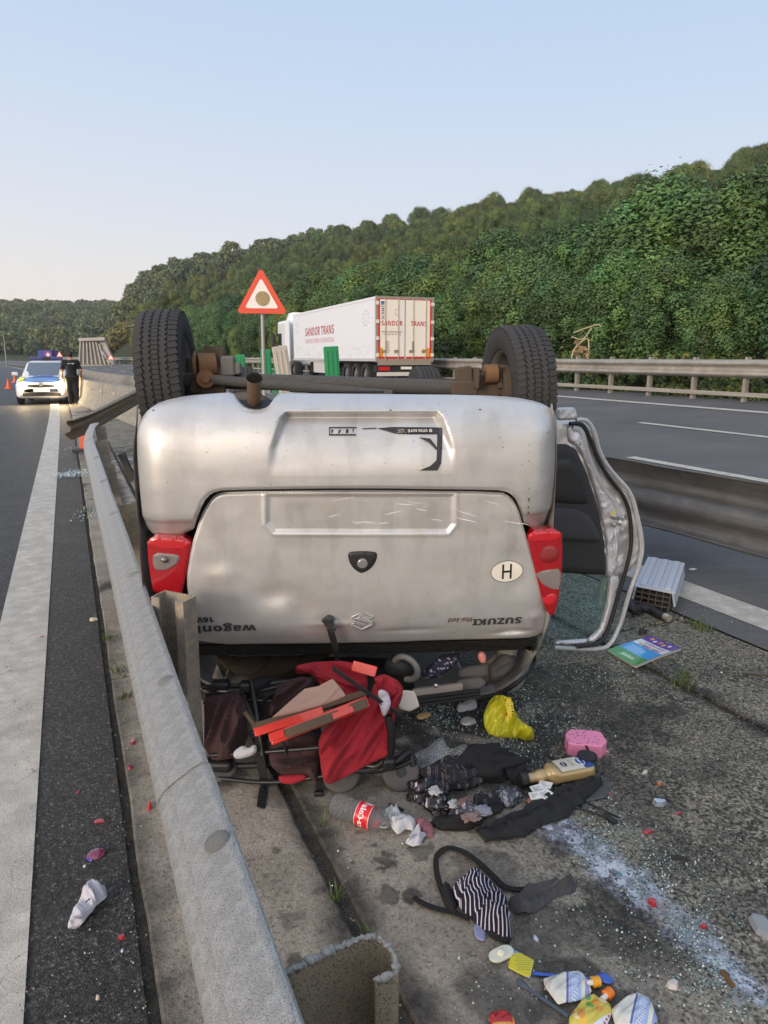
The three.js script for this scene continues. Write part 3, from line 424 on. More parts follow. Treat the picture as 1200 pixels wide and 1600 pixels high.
function trunkGeo(seed, h, r, spread) {
  const R = RNG(seed), l = [tube([V(0, -0.6, 0), V(0.1, h * 0.3, 0.05), V(0.05, h * 0.6, -0.1), V(0.15, h * 0.92, 0)], r, 8, 7)];
  for (let i = 0; i < 5; i++) { const a = i * 1.9 + R(), y = h * (0.35 + 0.1 * i); l.push(tube([V(0.06, y, 0), V(Math.cos(a) * spread * 0.4, y + h * 0.12, Math.sin(a) * spread * 0.4), V(Math.cos(a) * spread * 0.8, y + h * 0.2, Math.sin(a) * spread * 0.8)], r * 0.4, 6, 5)); }
  return merge(l);
}
{
  const T = [0.092, 0.136, 0.038];
  const kinds = [ // hillside broadleaf trees, three variants; roadside acacias, three variants
    ...[1, 2, 3].map(k => ({ crown: crownGeo(k * 17, { n: 36000, clumps: 34 + k * 5, leaf: 0.155, rx: 3.0 + 0.25 * k, ry: 3.3, cy: 5.6, tone: [[1.0, 1.0, 1], [1.07, 1.05, 0.95], [0.86, 0.97, 1]][k - 1].map((x, i) => x * T[i]), fill: 0.55, low: -0.75 }), trunk: trunkGeo(k, 6.5, 0.17, 2.6) })),
    ...[4, 5, 6].map(k => ({ crown: crownGeo(k * 13, { n: 38000, clumps: 60, leaf: 0.13, rx: 2.7, ry: 3.2 + 0.2 * (k - 4), cy: 3.4, tone: [[0.85, 1.05, 1.1], [0.65, 0.92, 1], [1.05, 1.15, 0.95]][k - 4].map((x, i) => x * T[i]), long: 1.7, fill: 0.35, low: -0.95, droop: 0.5 }), trunk: trunkGeo(k, 5.2, 0.1, 2.2) })),
  ];
  const R = RNG(77), spots = [];
  const seen = (p, m = 0.06) => { const y = p.y - EYE, z = -p.z * Math.cos(PITCH) - y * Math.sin(PITCH); if (z < 1) return false; const x = p.x / z, q = (y * Math.cos(PITCH) - p.z * -Math.sin(PITCH)) / z; return Math.abs(x) < 0.545 + m + 4 / z; };
  for (let u = 6, k = 0; u < 135; u += 2.5 + u * 0.012, k++) for (let row = 0; row < 2; row++) { const s = 19.2 + row * 3.4 + 1.2 * R(), uu = u + 1.2 * R(), p = W(uu, s, terrain(uu, s) - 0.25); if (seen(p)) spots.push({ p, k: 3 + Math.floor(R() * 3), sc: (0.5 + 0.32 * R()) * (row ? 1.15 : 0.9), d: -p.z }); }
  for (let u = 5; u < 480; u += 4.0 + u * 0.006) for (let s = 24; s < 210; s += 4.1 + u * 0.006) { const uu = u + 4 * (R() - 0.5), ss = s + 4 * (R() - 0.5); if (ss > ridgeV(uu) + dev(uu) + 25) continue; const p = W(uu, ss, terrain(uu, ss) - 0.3), r1 = R(), r2 = R(), r3 = R(); if (Math.abs(uu - 168) < 13 && ss < 27) continue; if (p.y < terrain(uu, 17) + 0.5 || !seen(p)) continue; spots.push({ p, k: r1 < 0.4 ? 0 : r1 < 0.7 ? 1 : 2, sc: (0.52 + 0.46 * r2 * r2) * lerp(0.62, 1.0, smooth(20, 130, ss)), d: -p.z, r3 }); }
  spots.sort((a, b) => a.d - b.d);
  const NAMED = 290, labels = ['rounded green broadleaf tree in the wood covering the hillside', 'feathery dark green roadside tree right behind the far guardrail'];
  const groups = ['broadleaf trees on the wooded hillside', 'roadside trees behind the far guardrail'], proto = [];
  spots.slice(0, NAMED).forEach(({ p, k, sc }) => {
    const road = k > 2 ? 1 : 0, v = k * 4 + Math.floor(R() * 4); let o;
    if (!proto[v]) { o = proto[v] = thing(road ? 'roadside_tree' : 'hillside_tree', labels[road], 'tree', [0, 0, 0], 0, groups[road]); part('crown', kinds[k].crown, leafMs[v % 4], o); part('trunk', kinds[k].trunk, barkM, o); }
    else { o = proto[v].clone(); o.name = numbered(road ? 'roadside_tree' : 'hillside_tree'); scene.add(o); }
    o.position.copy(p); o.rotation.y = R() * 6.283; o.scale.set(sc * (0.9 + 0.2 * R()), sc, sc * (0.9 + 0.2 * R()));
  });
  const inst = (name, label, geo, mat, list, kind, s0 = 1) => {
    const m = new THREE.InstancedMesh(geo, mat, list.length), q = new THREE.Quaternion(), c = new THREE.Color();
    list.forEach(({ p, sc }, i) => { q.setFromAxisAngle(V(0, 1, 0), R() * 6.283); m.setMatrixAt(i, new THREE.Matrix4().compose(p, q, V(sc * s0, sc * s0 * (0.9 + 0.3 * R()), sc * s0))); const l = 0.78 + 0.5 * R(), h = R(); m.setColorAt(i, c.setRGB(l * (0.9 + 0.3 * h), l, l * (1.05 - 0.2 * h))); });
    m.name = numbered(name); m.castShadow = m.receiveShadow = true; scene.add(m); tag(m, label, 'woodland', null, 'stuff'); return m;
  };
  const rest = spots.slice(NAMED);
  [0, 1, 2].forEach(k => inst('hillside_wood', ['mid green tree crowns massed over the upper hillside', 'yellowish green tree crowns massed over the upper hillside', 'dark green tree crowns massed over the upper hillside'][k], kinds[k].crown, leafM, rest.filter(s => s.k === k || s.k === k + 3)));
  // far hill on the left: small crowns, one mass
  const far = [], FT = crownGeo(301, { n: 1100, clumps: 22, leaf: 0.72, rx: 3.3, ry: 3.4, cy: 4.4, tone: [0.085, 0.118, 0.05], fill: 0.6, low: -0.6 });
  for (let d = 255; d < 740; d += 6 + d * 0.004) for (let a = -0.62; a < 0.05; a += 5.6 / d) { const dd = d + 5 * (R() - 0.5), x = (a + 3 / d * (R() - 0.5)) * dd, p = V(x, 0, -dd), [u, s] = toU(p); const h = terrain(u, s); if (h < 1.5) continue; p.y = h - 0.5; far.push({ p, sc: 0.75 + 0.5 * R() }); }
  inst('far_wood', 'hazy dull green wood on the distant hill at the left', FT, leafM, far);
  // low growth at the foot of the hill, and grass behind the far rail
  const tuft = crownGeo(401, { n: 800, clumps: 12, leaf: 0.06, rx: 0.55, ry: 0.38, cy: 0.25, tone: [0.085, 0.125, 0.035], long: 2.2, fill: 0.3, low: -0.4 }), low = [];
  for (let u = 3; u < 120; u += 0.42 + u * 0.008) for (let k = 0; k < 3; k++) { const s = 16.35 + 1.8 * R(), p = W(u + R() * 0.5, s, terrain(u, s) - 0.1); if (seen(p)) low.push({ p, sc: 0.35 + 0.5 * R() + (s > 17.4 ? 0.7 : 0) }); }
  const m = inst('verge_plants', 'bright green weeds and grass along the foot of the far guardrail', tuft, leafM, low); m.userData.category = 'weeds';
  // dry yellow slope left of the near hill
  const dry = crownGeo(402, { n: 1300, clumps: 12, leaf: 0.36, rx: 2.4, ry: 1.7, cy: 1.0, tone: [0.15, 0.15, 0.055], fill: 0.4, low: -0.4 }), dl = [];
  for (let i = 0; i < 46; i++) { const u = 156 + 22 * R(), s = 18.5 + 8 * R(), q = W(u, s); q.y = Math.max(terrain(u, s), 0) - 0.3; dl.push({ p: q, sc: 0.6 + 0.5 * R() }); }
  if (dl.length) { const g = inst('dry_scrub', 'dry yellowish bushes on the cut slope right of the concrete wall', dry, leafM, dl); g.userData.category = 'bushes'; }
  // a broken dead branch hanging over the rail
  const a = D(868, 515, 22), t = thing('dead_branch', 'pale broken dead branch with withered leaves hanging among the trees right of the rear tyre', 'branch', a.clone().setY(a.y - 1.4));
  const o = t.position, L = (x, y, d = 22) => D(x, y, d).sub(o);
  part('twigs', [tube([L(893, 560), L(898, 545), L(917, 528), L(920, 540), L(918, 562)], 0.03, 12, 5), tube([L(893, 526), L(910, 530), L(925, 512)], 0.02, 8, 5), tube([L(896, 520), L(930, 508), L(940, 510)], 0.02, 8, 5)], M({ c: [0.42, 0.33, 0.2] }), t);
  part('withered_leaves', merge([crownGeo(5, { n: 60, clumps: 5, leaf: 0.12, rx: 0.25, ry: 0.36, cy: 0, tone: [0.24, 0.17, 0.09], long: 2 })].map(g => g.translate(L(908, 553).x, L(908, 553).y, L(908, 553).z))), M({ c: [0.3, 0.2, 0.11], side: THREE.DoubleSide }), t);
}
// ---------- far structures ----------
{
  const d = 112, w = thing('concrete_wall', 'grey concrete retaining wall with upright ribs at the foot of the hill, far left', 'wall');
  const q = [[121, 572], [126, 533], [163, 531], [186, 571]].map(p => D(...p, d));
  const back = V(-0.3, 0, -1).multiplyScalar(3), poly = (a, mat, n) => { const P = [...a, ...a.map(p => p.clone().add(back))], I = [0, 1, 2, 0, 2, 3, 4, 6, 5, 4, 7, 6]; for (let k = 0; k < 4; k++) { const b = (k + 1) % 4; I.push(k, k + 4, b, b, k + 4, b + 4); } return part(n, flat(P.flatMap(p => p.toArray()), I, P.flatMap(p => [p.x, p.y])), mat, w); };
  q[0].y = q[3].y = Math.min(q[0].y, q[3].y) - 1.5; poly(q, oldConcreteM, 'wall');
  for (let i = 0; i < 9; i++) { const a = lerp(124, 178, i / 8), top = 534 + (a > 162 ? (a - 162) * 1.6 : 0); part('rib', bar(D(a, 569, d - 0.3), D(lerp(a, 126 + (a - 124) * 0.72, 1), Math.min(top, 560), d - 0.3), 0.22, 0.35, V(0, 0, 1)), oldConcreteM, w); }
  part('cap', bar(D(124, 531, d - 0.4), D(165, 529.5, d - 0.4), 0.8, 0.5, V(0, 1, 0)), oldConcreteM, w);
  const base = D(9, 556, 118), t = thing('street_lamp', 'thin grey lamp post beside the road at the far left edge', 'lamp post', base.setY(0));
  part('pole', [cyl(0.07, 0.11, 5.6, [0, 2.8, 0]), box(1.6, 0.08, 0.12, [-0.5, 5.6, 0])], M({ c: [0.3, 0.3, 0.29], metalness: 0.4 }), t);
}
function warnSign(x, y, d, size, label, h) {
  const c = D(x, y, d), t = thing('warning_sign', label, 'sign', V(c.x, 0, c.z)); const m = c.y;
  part('pole', cyl(0.035, 0.035, m + size * 0.2, [0, (m + size * 0.2) / 2, -0.05], [0, 0, 0], 10), M({ c: [0.35, 0.34, 0.31], metalness: 0.4, roughness: 0.5 }), t);
  const tri = (k, z, dp) => { const s = new THREE.Shape(); rounded([[-0.5, -0.289], [0.5, -0.289], [0, 0.577]].map(p => p.map(q => q * size * k)), 0.06, 1).forEach((p, i) => i ? s.lineTo(...p) : s.moveTo(...p)); return new THREE.ExtrudeGeometry(s, { depth: dp, bevelEnabled: false }).translate(0, m, z); };
  part('red_border', tri(1, 0, 0.02), M({ c: [0.72, 0.075, 0.03], roughness: 0.35 }), t); part('white_face', tri(0.66, 0.02, 0.004), M({ c: [0.82, 0.77, 0.72], roughness: 0.4 }), t);
  part('backing', tri(1.0, -0.012, 0.01), M({ c: [0.4, 0.4, 0.4], metalness: 0.5 }), t);
  return [t, m];
}
{
  const [t, m] = warnSign(406.5, 466, 13, 0.905, 'large red and white triangular warning sign with a round bronze disc, on a pole');
  part('disc', cyl(0.125, 0.125, 0.008, [0.02, m - 0.005, 0.03], [Math.PI / 2, 0, 0], 36), M({ c: [0.55, 0.42, 0.22], metalness: 0.85, roughness: 0.3, bumpMap: rep(grain, 2), bumpScale: 0.01 }), t);
  t.rotation.y = 0.06; t.rotation.z = -0.01;
  warnSign(93, 554.5, 105, 1.0, 'small far triangular warning sign right behind the blue truck'); warnSign(173, 559, 96, 1.0, 'small far triangular warning sign in front of the concrete wall');
}
// upright anti-glare boards on the barrier
function board(name, label, mat, group) {
  const t = thing(name, label, 'anti-glare board', [0, 0, 0], 0, group), w = 0.235, h = 0.95;
  part('panel', rbox(w, h, 0.05, 0.018, [0, h / 2, 0]), mat, t); for (const x of [-0.07, 0, 0.07]) part('rib', rbox(0.03, h * 0.86, 0.022, 0.008, [x, h / 2, 0.027]), mat, t); part('foot', rbox(0.16, 0.1, 0.12, 0.01, [0, 0.03, 0]), M({ c: [0.25, 0.25, 0.25] }), t);
  return t;
}
const greyPlasticM = M({ c: [0.46, 0.42, 0.355], roughness: 0.55, bumpMap: rep(grain, 0.4), bumpScale: 0.002 });
{
  const gm = M({ c: [0.012, 0.235, 0.085], roughness: 0.45 });
  const list = [[375, 553.5, 17.5, 0.1, 0, 'leftmost and smallest green anti-glare board, left of the sign pole'], [415, 545.5, 16, 0.15, 0, 'green anti-glare board just right of the sign pole'], [436, 542, 14, 0.35, 0, 'green anti-glare board half hidden behind the grey one, under the truck cab'], [521.5, 540.5, 11.3, 0.15, 0.05, 'tallest green anti-glare board, standing in front of the trailer side']];
  let proto; for (const [x, y, d, turn, tilt, label] of list) { let o; if (!proto) o = proto = board('anti_glare_board', label, gm, 'upright green anti-glare boards'); else { o = proto.clone(); o.name = numbered('anti_glare_board'); scene.add(o); o.userData = { ...o.userData, label }; } const p = D(x, y, d); o.position.set(p.x, p.y - 0.955, p.z); o.rotation.set(0, turn, tilt); }
  const o = board('anti_glare_board', 'dirty grey anti-glare board tilted to the left among the green ones', greyPlasticM), p = D(447, 541, 11.2); o.position.set(p.x + 0.02, p.y - 0.94, p.z); o.rotation.set(-0.05, 0.2, 0.14);
}
// ---------- traffic in the distance ----------
const rubberM = M({ c: [0.022, 0.022, 0.023], roughness: 0.78 }), blackM = M({ c: [0.02, 0.02, 0.021], roughness: 0.6 }), chromeM = M({ c: [0.62, 0.61, 0.6], metalness: 0.9, roughness: 0.25 }), darkGlassM = M({ c: [0.03, 0.035, 0.04], roughness: 0.08, clearcoat: 1 });
function roadWheel(parent, r, w, p, turn = 0, rimC = [0.3, 0.3, 0.3]) {
  const t = part('wheel', xf(lathe([[r * 0.62, -w / 2 * 0.9], [r * 0.9, -w / 2], [r, -w * 0.36], [r, w * 0.36], [r * 0.9, w / 2], [r * 0.62, w / 2 * 0.9]], 28), [0, 0, 0], [0, 0, Math.PI / 2]), rubberM, parent);
  t.position.set(...p); t.rotation.y = turn; part('rim', xf(merge([cyl(r * 0.64, r * 0.64, w * 0.6, [0, 0, 0], [0, 0, 0], 24), cyl(r * 0.2, r * 0.2, w * 0.9, [0, 0, 0], [0, 0, 0], 12)]), [0, 0, 0], [0, 0, Math.PI / 2]), M({ c: rimC, metalness: 0.6, roughness: 0.45 }), t); return t;
}
const text2d = (x, str, px, py, size, color, { font = 'sans-serif', weight = 'bold', align = 'center', sx = 1 } = {}) => { x.save(); x.translate(px, py); x.scale(sx, 1); x.font = `${weight} ${size}px ${font}`; x.fillStyle = color; x.textAlign = align; x.textBaseline = 'middle'; x.fillText(str, 0, 0); x.restore(); };
{ // refrigerated semi-trailer truck, parked on the far side of the right carriageway
  const L0 = D(587, 463, 30), yawT = rad(21.5), t = thing('semi_truck', 'white refrigerated semi-trailer truck with red lettering, stopped on the right carriageway behind the wreck', 'truck', [0, 0, 0], yawT);
  const gy = bank(12.6), H = L0.y - gy, Wd = 2.6, LEN = 13.6; // local: rear face at z = 0, front towards -z, x to the right
  const right = V(Math.cos(yawT), 0, -Math.sin(yawT)), c = L0.clone().addScaledVector(right, Wd / 2); t.position.set(c.x, gy, c.z);
  const y0 = 1.08, bh = H - y0, wm = M({ c: [0.74, 0.755, 0.79], roughness: 0.45 });
  const bodyT = part('box_body', rbox(Wd, bh, LEN, 0.04, [0, y0 + bh / 2, -LEN / 2 - 0.02]), wm, t);
  const side = canvasTex(2048, 512, (x, w, h) => { x.fillStyle = '#dfe2e8'; x.fillRect(0, 0, w, h); // u runs from the front (left) to the rear (right)
    text2d(x, 'SANDOR TRANS', 790, 212, 128, '#a3202b', { sx: 0.86 }); text2d(x, 'TRANSPORT INTERN SI INTERNATIONAL', 790, 318, 62, '#b23a44', { weight: 'normal', sx: 0.74 });
    x.strokeStyle = 'rgba(120,125,140,.55)'; x.lineWidth = 3; for (const [cx, r] of [[1890, 58], [120, 60]]) { for (let k = 0; k < 10; k++) { const a = k * 0.628, px = cx + Math.cos(a) * r, py = 150 + Math.sin(a) * r * 1.1; x.beginPath(); for (let q = 0; q < 6; q++) { const b = q * 1.2566 * 2; x[q ? 'lineTo' : 'moveTo'](px + 10 * Math.sin(b), py - 10 * Math.cos(b)); } x.stroke(); } x.strokeRect(cx - 16, 120, 32, 62); }
    for (let i = 0; i < 120; i++) { x.fillStyle = `rgba(95,95,100,${0.03 + 0.05 * hash2(i, 1, 2)})`; x.fillRect(hash2(i, 2, 3) * w, h * (0.72 + 0.28 * hash2(i, 5, 3)), 60 * hash2(i, 3, 3), 5 + 40 * hash2(i, 4, 3)); } });
  part('side_panel', xf(new THREE.PlaneGeometry(LEN - 0.3, bh - 0.2), [-Wd / 2 - 0.006, y0 + bh / 2, -LEN / 2], [0, -Math.PI / 2, 0]), M({ map: side, roughness: 0.4 }), t);
  part('rail_top', box(0.03, 0.1, LEN, [-Wd / 2 - 0.012, y0 + bh - 0.05, -LEN / 2]), wm, t); part('rail_bottom', box(0.035, 0.12, LEN, [-Wd / 2 - 0.014, y0 + 0.06, -LEN / 2]), M({ c: [0.55, 0.55, 0.56], metalness: 0.4 }), t);
  const fr = M({ c: [0.36, 0.31, 0.24], metalness: 0.3, roughness: 0.5 });
  part('rear_frame', [box(0.09, bh + 0.06, 0.08, [-Wd / 2 + 0.03, y0 + bh / 2, 0.02]), box(0.09, bh + 0.06, 0.08, [Wd / 2 - 0.03, y0 + bh / 2, 0.02]), box(Wd - 0.16, 0.1, 0.08, [0, y0 + bh - 0.03, 0.02]), box(Wd - 0.16, 0.26, 0.08, [0, y0 - 0.03, 0.02])], fr, t);
  const door = k => canvasTex(512, 1024, (x, w, h) => { x.fillStyle = '#efe6d8'; x.fillRect(0, 0, w, h); x.fillStyle = '#c2352c'; const l = k < 0; x.fillRect(0, 0, w, 30); x.fillRect(0, h - 46, w, 46); x.fillRect(l ? 0 : w - 40, 0, 40, h);
    text2d(x, l ? 'SANDOR' : 'TRANS', l ? 270 : 250, 420, 112, '#b12a2c', { sx: 0.92 });
    if (l) { text2d(x, 'www.sandortrans.ro', 270, 560, 44, '#6b5750', { sx: 0.95 }); text2d(x, 'TEL: 0040 745 377 118', 270, 605, 36, '#6b5750', { sx: 0.95 });
      x.save(); x.translate(95, 210); x.rotate(-Math.PI / 2); text2d(x, 'SCHMITZ', 0, 0, 78, '#17204a', { sx: 0.9 }); x.restore(); x.fillStyle = '#2356a8'; x.fillRect(60, 60, 60, 44);
      for (let q = 0; q < 3; q++) { x.strokeStyle = '#7a3b34'; x.lineWidth = 7; x.beginPath(); x.arc(185, 750 + q * 66, 30, 0, 7); x.stroke(); text2d(x, ['80', '90', '70'][q], 185, 750 + q * 66, 30, '#5c4540'); }
      x.strokeStyle = '#51463f'; x.lineWidth = 5; x.strokeRect(330, 190, 60, 90); for (let q = 0; q < 12; q++) { const a = q * 0.5236; text2d(x, '★', 360 + 70 * Math.cos(a), 235 + 90 * Math.sin(a), 34, '#51463f'); } }
    x.fillStyle = '#e89a1c'; x.fillRect(l ? 40 : w - 100, 830, 60, 150); x.fillStyle = '#3a332c'; if (!l) { x.fillRect(120, 720, 42, 190); x.fillStyle = '#e3c23a'; x.fillRect(320, 845, 60, 70); } });
  for (const k of [-1, 1]) {
    const dx = k * (Wd / 4 - 0.02), dr = part('rear_door', box(Wd / 2 - 0.1, bh - 0.1, 0.05, [dx, y0 + bh / 2 + 0.02, 0.03]), wm, t);
    part('door_print', xf(new THREE.PlaneGeometry(Wd / 2 - 0.12, bh - 0.12), [dx, y0 + bh / 2 + 0.02, 0.059]), M({ map: door(k), roughness: 0.45 }), dr);
    for (const o of [-0.28, 0.30]) part('lock_rod', [rod(V(dx + o, y0 + 0.02, 0.09), V(dx + o, y0 + bh - 0.05, 0.09), 0.018, 0.018, 8), box(0.2, 0.1, 0.05, [dx + o - 0.08, y0 + 0.42, 0.09])], M({ c: [0.5, 0.45, 0.36], metalness: 0.7, roughness: 0.35 }), dr);
    for (const q of [0.1, 0.36, 0.62, 0.9]) part('hinge', box(0.13, 0.14, 0.06, [k * (Wd / 2 - 0.05), y0 + bh * q, 0.075]), M({ c: [0.75, 0.7, 0.62] }), dr);
  }
  part('chassis', [box(0.9, 0.25, LEN - 1, [0, 0.85, -LEN / 2]), box(2.5, 0.3, 0.2, [0, 0.78, -0.2])], blackM, t); part('underrun_bar', box(2.4, 0.16, 0.1, [0, 0.55, -0.1]), M({ c: [0.6, 0.57, 0.52] }), t);
  for (const k of [-1, 1]) { part('rear_lamp', box(0.5, 0.16, 0.06, [k * 0.9, 0.78, -0.06]), M({ c: [0.55, 0.02, 0.02], roughness: 0.25 }), t); part('mudguard', box(0.55, 0.5, 0.04, [k * 0.98, 0.6, -0.35]), blackM, t); for (const z of [-1.6, -2.9, -4.2, -14.2]) roadWheel(t, 0.5, 0.5, [k * 0.98, 0.5, z]); roadWheel(t, 0.5, 0.4, [k * 1.02, 0.5, -17.4]); part('side_guard', box(0.04, 0.6, 4.2, [k * 1.2, 0.75, -7.6]), M({ c: [0.5, 0.5, 0.5] }), t); }
  part('plate', box(0.5, 0.11, 0.02, [0.1, 0.8, -0.03]), M({ c: [0.85, 0.82, 0.75] }), t);
  // the tractor in front
  const cab = part('cab', rbox(2.45, 2.75, 2.2, 0.18, [0, 2.1, -16.9], [0, 0, 0], 4), M({ c: [0.78, 0.79, 0.81], roughness: 0.35, clearcoat: 0.6 }), t);
  part('side_window', rbox(0.03, 0.75, 0.9, 0.01, [-1.235, 2.35, -17.3]), darkGlassM, cab); part('side_deflector', box(0.06, 2.4, 0.7, [-1.2, 2.2, -15.4], [0, 0.08, 0]), M({ c: [0.7, 0.71, 0.74] }), cab); part('roof_spoiler', xf(new THREE.CylinderGeometry(0.9, 1.15, 0.55, 4), [0, 3.68, -16.7], [0, Math.PI / 4, 0]), M({ c: [0.76, 0.77, 0.79] }), cab);
  part('mirror', rbox(0.18, 0.75, 0.28, 0.05, [-1.5, 2.3, -18.0]), blackM, cab); part('fuel_tank', cyl(0.34, 0.34, 1.4, [-0.98, 0.75, -15.7], [Math.PI / 2, 0, 0]), M({ c: [0.5, 0.5, 0.5], metalness: 0.7, roughness: 0.3 }), t); part('cooler', rbox(2.0, 1.5, 0.4, 0.05, [0, 3.0, -13.85]), M({ c: [0.7, 0.7, 0.7] }), t);
}
{ // police car, facing us on the left road, headlamps on
  const p = D(78, 628, 26.4); p.y = 0; const t = thing('police_car', 'white and blue police car with lit headlamps and roof light bar on the left road', 'police car', p, rad(19));
  // local: front towards +z, x to our right
  const wm = M({ c: [0.72, 0.72, 0.72], roughness: 0.3, clearcoat: 0.8 }), bm = M({ c: [0.02, 0.13, 0.5], roughness: 0.3, clearcoat: 0.8 }), ym = M({ c: [0.62, 0.72, 0.12], roughness: 0.4 });
  const sec = (z, w, y0, y1, r = 0.12) => ({ z, w, y0, y1, r });
  const loft = (S, n = 28) => grid(n, S.length - 1, (a, b) => { const s = S[Math.round(b * (S.length - 1))], th = a * 6.2832, c = Math.cos(th), sn = Math.sin(th), e = 0.32; return V(Math.sign(c) * Math.pow(Math.abs(c), e) * s.w, (s.y0 + s.y1) / 2 + Math.sign(sn) * Math.pow(Math.abs(sn), e) * (s.y1 - s.y0) / 2, s.z); }, true);
  const bodyS = [[2.08, 0.55, 0.35, 0.55], [2.05, 0.74, 0.24, 0.68], [1.9, 0.82, 0.2, 0.78], [1.4, 0.86, 0.2, 0.88], [0.85, 0.87, 0.2, 0.96], [0, 0.87, 0.2, 0.98], [-1.4, 0.86, 0.2, 1.0], [-1.95, 0.8, 0.25, 0.95], [-2.0, 0.6, 0.35, 0.8]].map(a => sec(...a));
  part('body', loft(bodyS), wm, t);
  const cabS = [[1.0, 0.6, 0.9, 0.93], [0.95, 0.72, 0.88, 0.98], [0.2, 0.64, 0.9, 1.43], [-0.3, 0.62, 0.9, 1.48], [-1.2, 0.62, 0.9, 1.46], [-1.75, 0.6, 0.9, 1.05]].map(a => sec(...a));
  part('cabin', loft(cabS), wm, t);
  part('windscreen', panel([[-0.62, 0], [0.62, 0], [0.54, 0.74], [-0.54, 0.74]], (x, y, l) => V(x, 0.965 + y * 0.6, 0.985 - y * 0.99 + l + 0.02 - 0.05 * (x / 0.6) ** 2), { L: 0.15, rim: 0.02 }), M({ c: [0.1, 0.13, 0.16], roughness: 0.06, clearcoat: 1 }), t);
  part('bonnet', panel([[-0.5, 0], [0.5, 0], [0.62, 0.9], [-0.62, 0.9]], (x, y, l) => V(x, 0.795 + 0.135 * Math.sin(y * 1.5) - 0.05 * (x / 0.62) ** 2 + l + 0.025, 1.93 - y), { L: 0.12, rim: 0.02 }), bm, t);
  part('bonnet_lettering', xf(new THREE.PlaneGeometry(0.62, 0.13), [0, 0.965, 1.22], [-Math.PI / 2 + 0.1, 0, 0]), M({ map: canvasTex(512, 96, (x, w, h) => { x.fillStyle = '#0f48a8'; x.fillRect(0, 0, w, h); text2d(x, 'POLITIA', w / 2, h / 2, 84, '#f4f6fa'); }) }), t);
  for (const k of [-1, 1]) {
    part('wing_stripe', box(0.2, 0.015, 0.45, [k * 0.66, 0.885, 1.55], [0.16, 0, -k * 0.25]), ym, t);
    const lamp = part('headlamp', xf(lump(0.2, k > 0 ? 0.12 : 0.085, 0.1, 3, 0.05), [k * 0.58, 0.66, 1.96], [0, k * 0.35, k * 0.12]), M({ c: [0.8, 0.76, 0.7], emissive: new THREE.Color(1, k > 0 ? 0.74 : 0.8, k > 0 ? 0.34 : 0.5), emissiveIntensity: k > 0 ? 22 : 7, roughness: 0.2 }), t);
    const sp = new THREE.PointLight(new THREE.Color(1, 0.75, 0.42), k > 0 ? 7 : 3, 12); sp.position.set(k * 0.58, 0.66, 2.14); sp.shadow.radius = 3; sp.castShadow = true; t.add(sp);
    part('fog_lamp', box(0.18, 0.08, 0.05, [k * 0.6, 0.38, 2.02]), blackM, t); part('mirror', rbox(0.2, 0.13, 0.1, 0.04, [k * 0.98, 1.02, 0.62]), wm, t);
    for (const z of [1.25, -1.25]) roadWheel(t, 0.31, 0.2, [k * 0.78, 0.31, z]);
    part('side_window', panel([[-1.3, 1.0], [0.6, 1.0], [0.1, 1.36], [-1.0, 1.38]], (z, y, l) => V(k * (0.735 - 0.22 * (y - 1.0) + l), y, z), { L: 0.3 }), darkGlassM, t); part('side_stripe', box(0.02, 0.22, 3.2, [k * 0.872, 0.66, 0]), bm, t);
  }
  part('grille', rbox(0.9, 0.1, 0.05, 0.02, [0, 0.63, 2.06]), blackM, t); part('lower_grille', rbox(1.2, 0.13, 0.05, 0.02, [0, 0.36, 2.06]), blackM, t); part('badge', cyl(0.07, 0.07, 0.02, [0, 0.69, 2.09], [Math.PI / 2, 0, 0]), chromeM, t); part('plate', box(0.5, 0.11, 0.02, [0, 0.49, 2.1]), M({ c: [0.8, 0.8, 0.78] }), t);
  const lb = part('light_bar', rbox(1.1, 0.11, 0.28, 0.04, [0, 1.55, -0.35]), M({ c: [0.015, 0.03, 0.16], roughness: 0.3, clearcoat: 1 }), t); part('centre_unit', rbox(0.3, 0.12, 0.29, 0.03, [0, 1.552, -0.35]), blackM, lb);
}
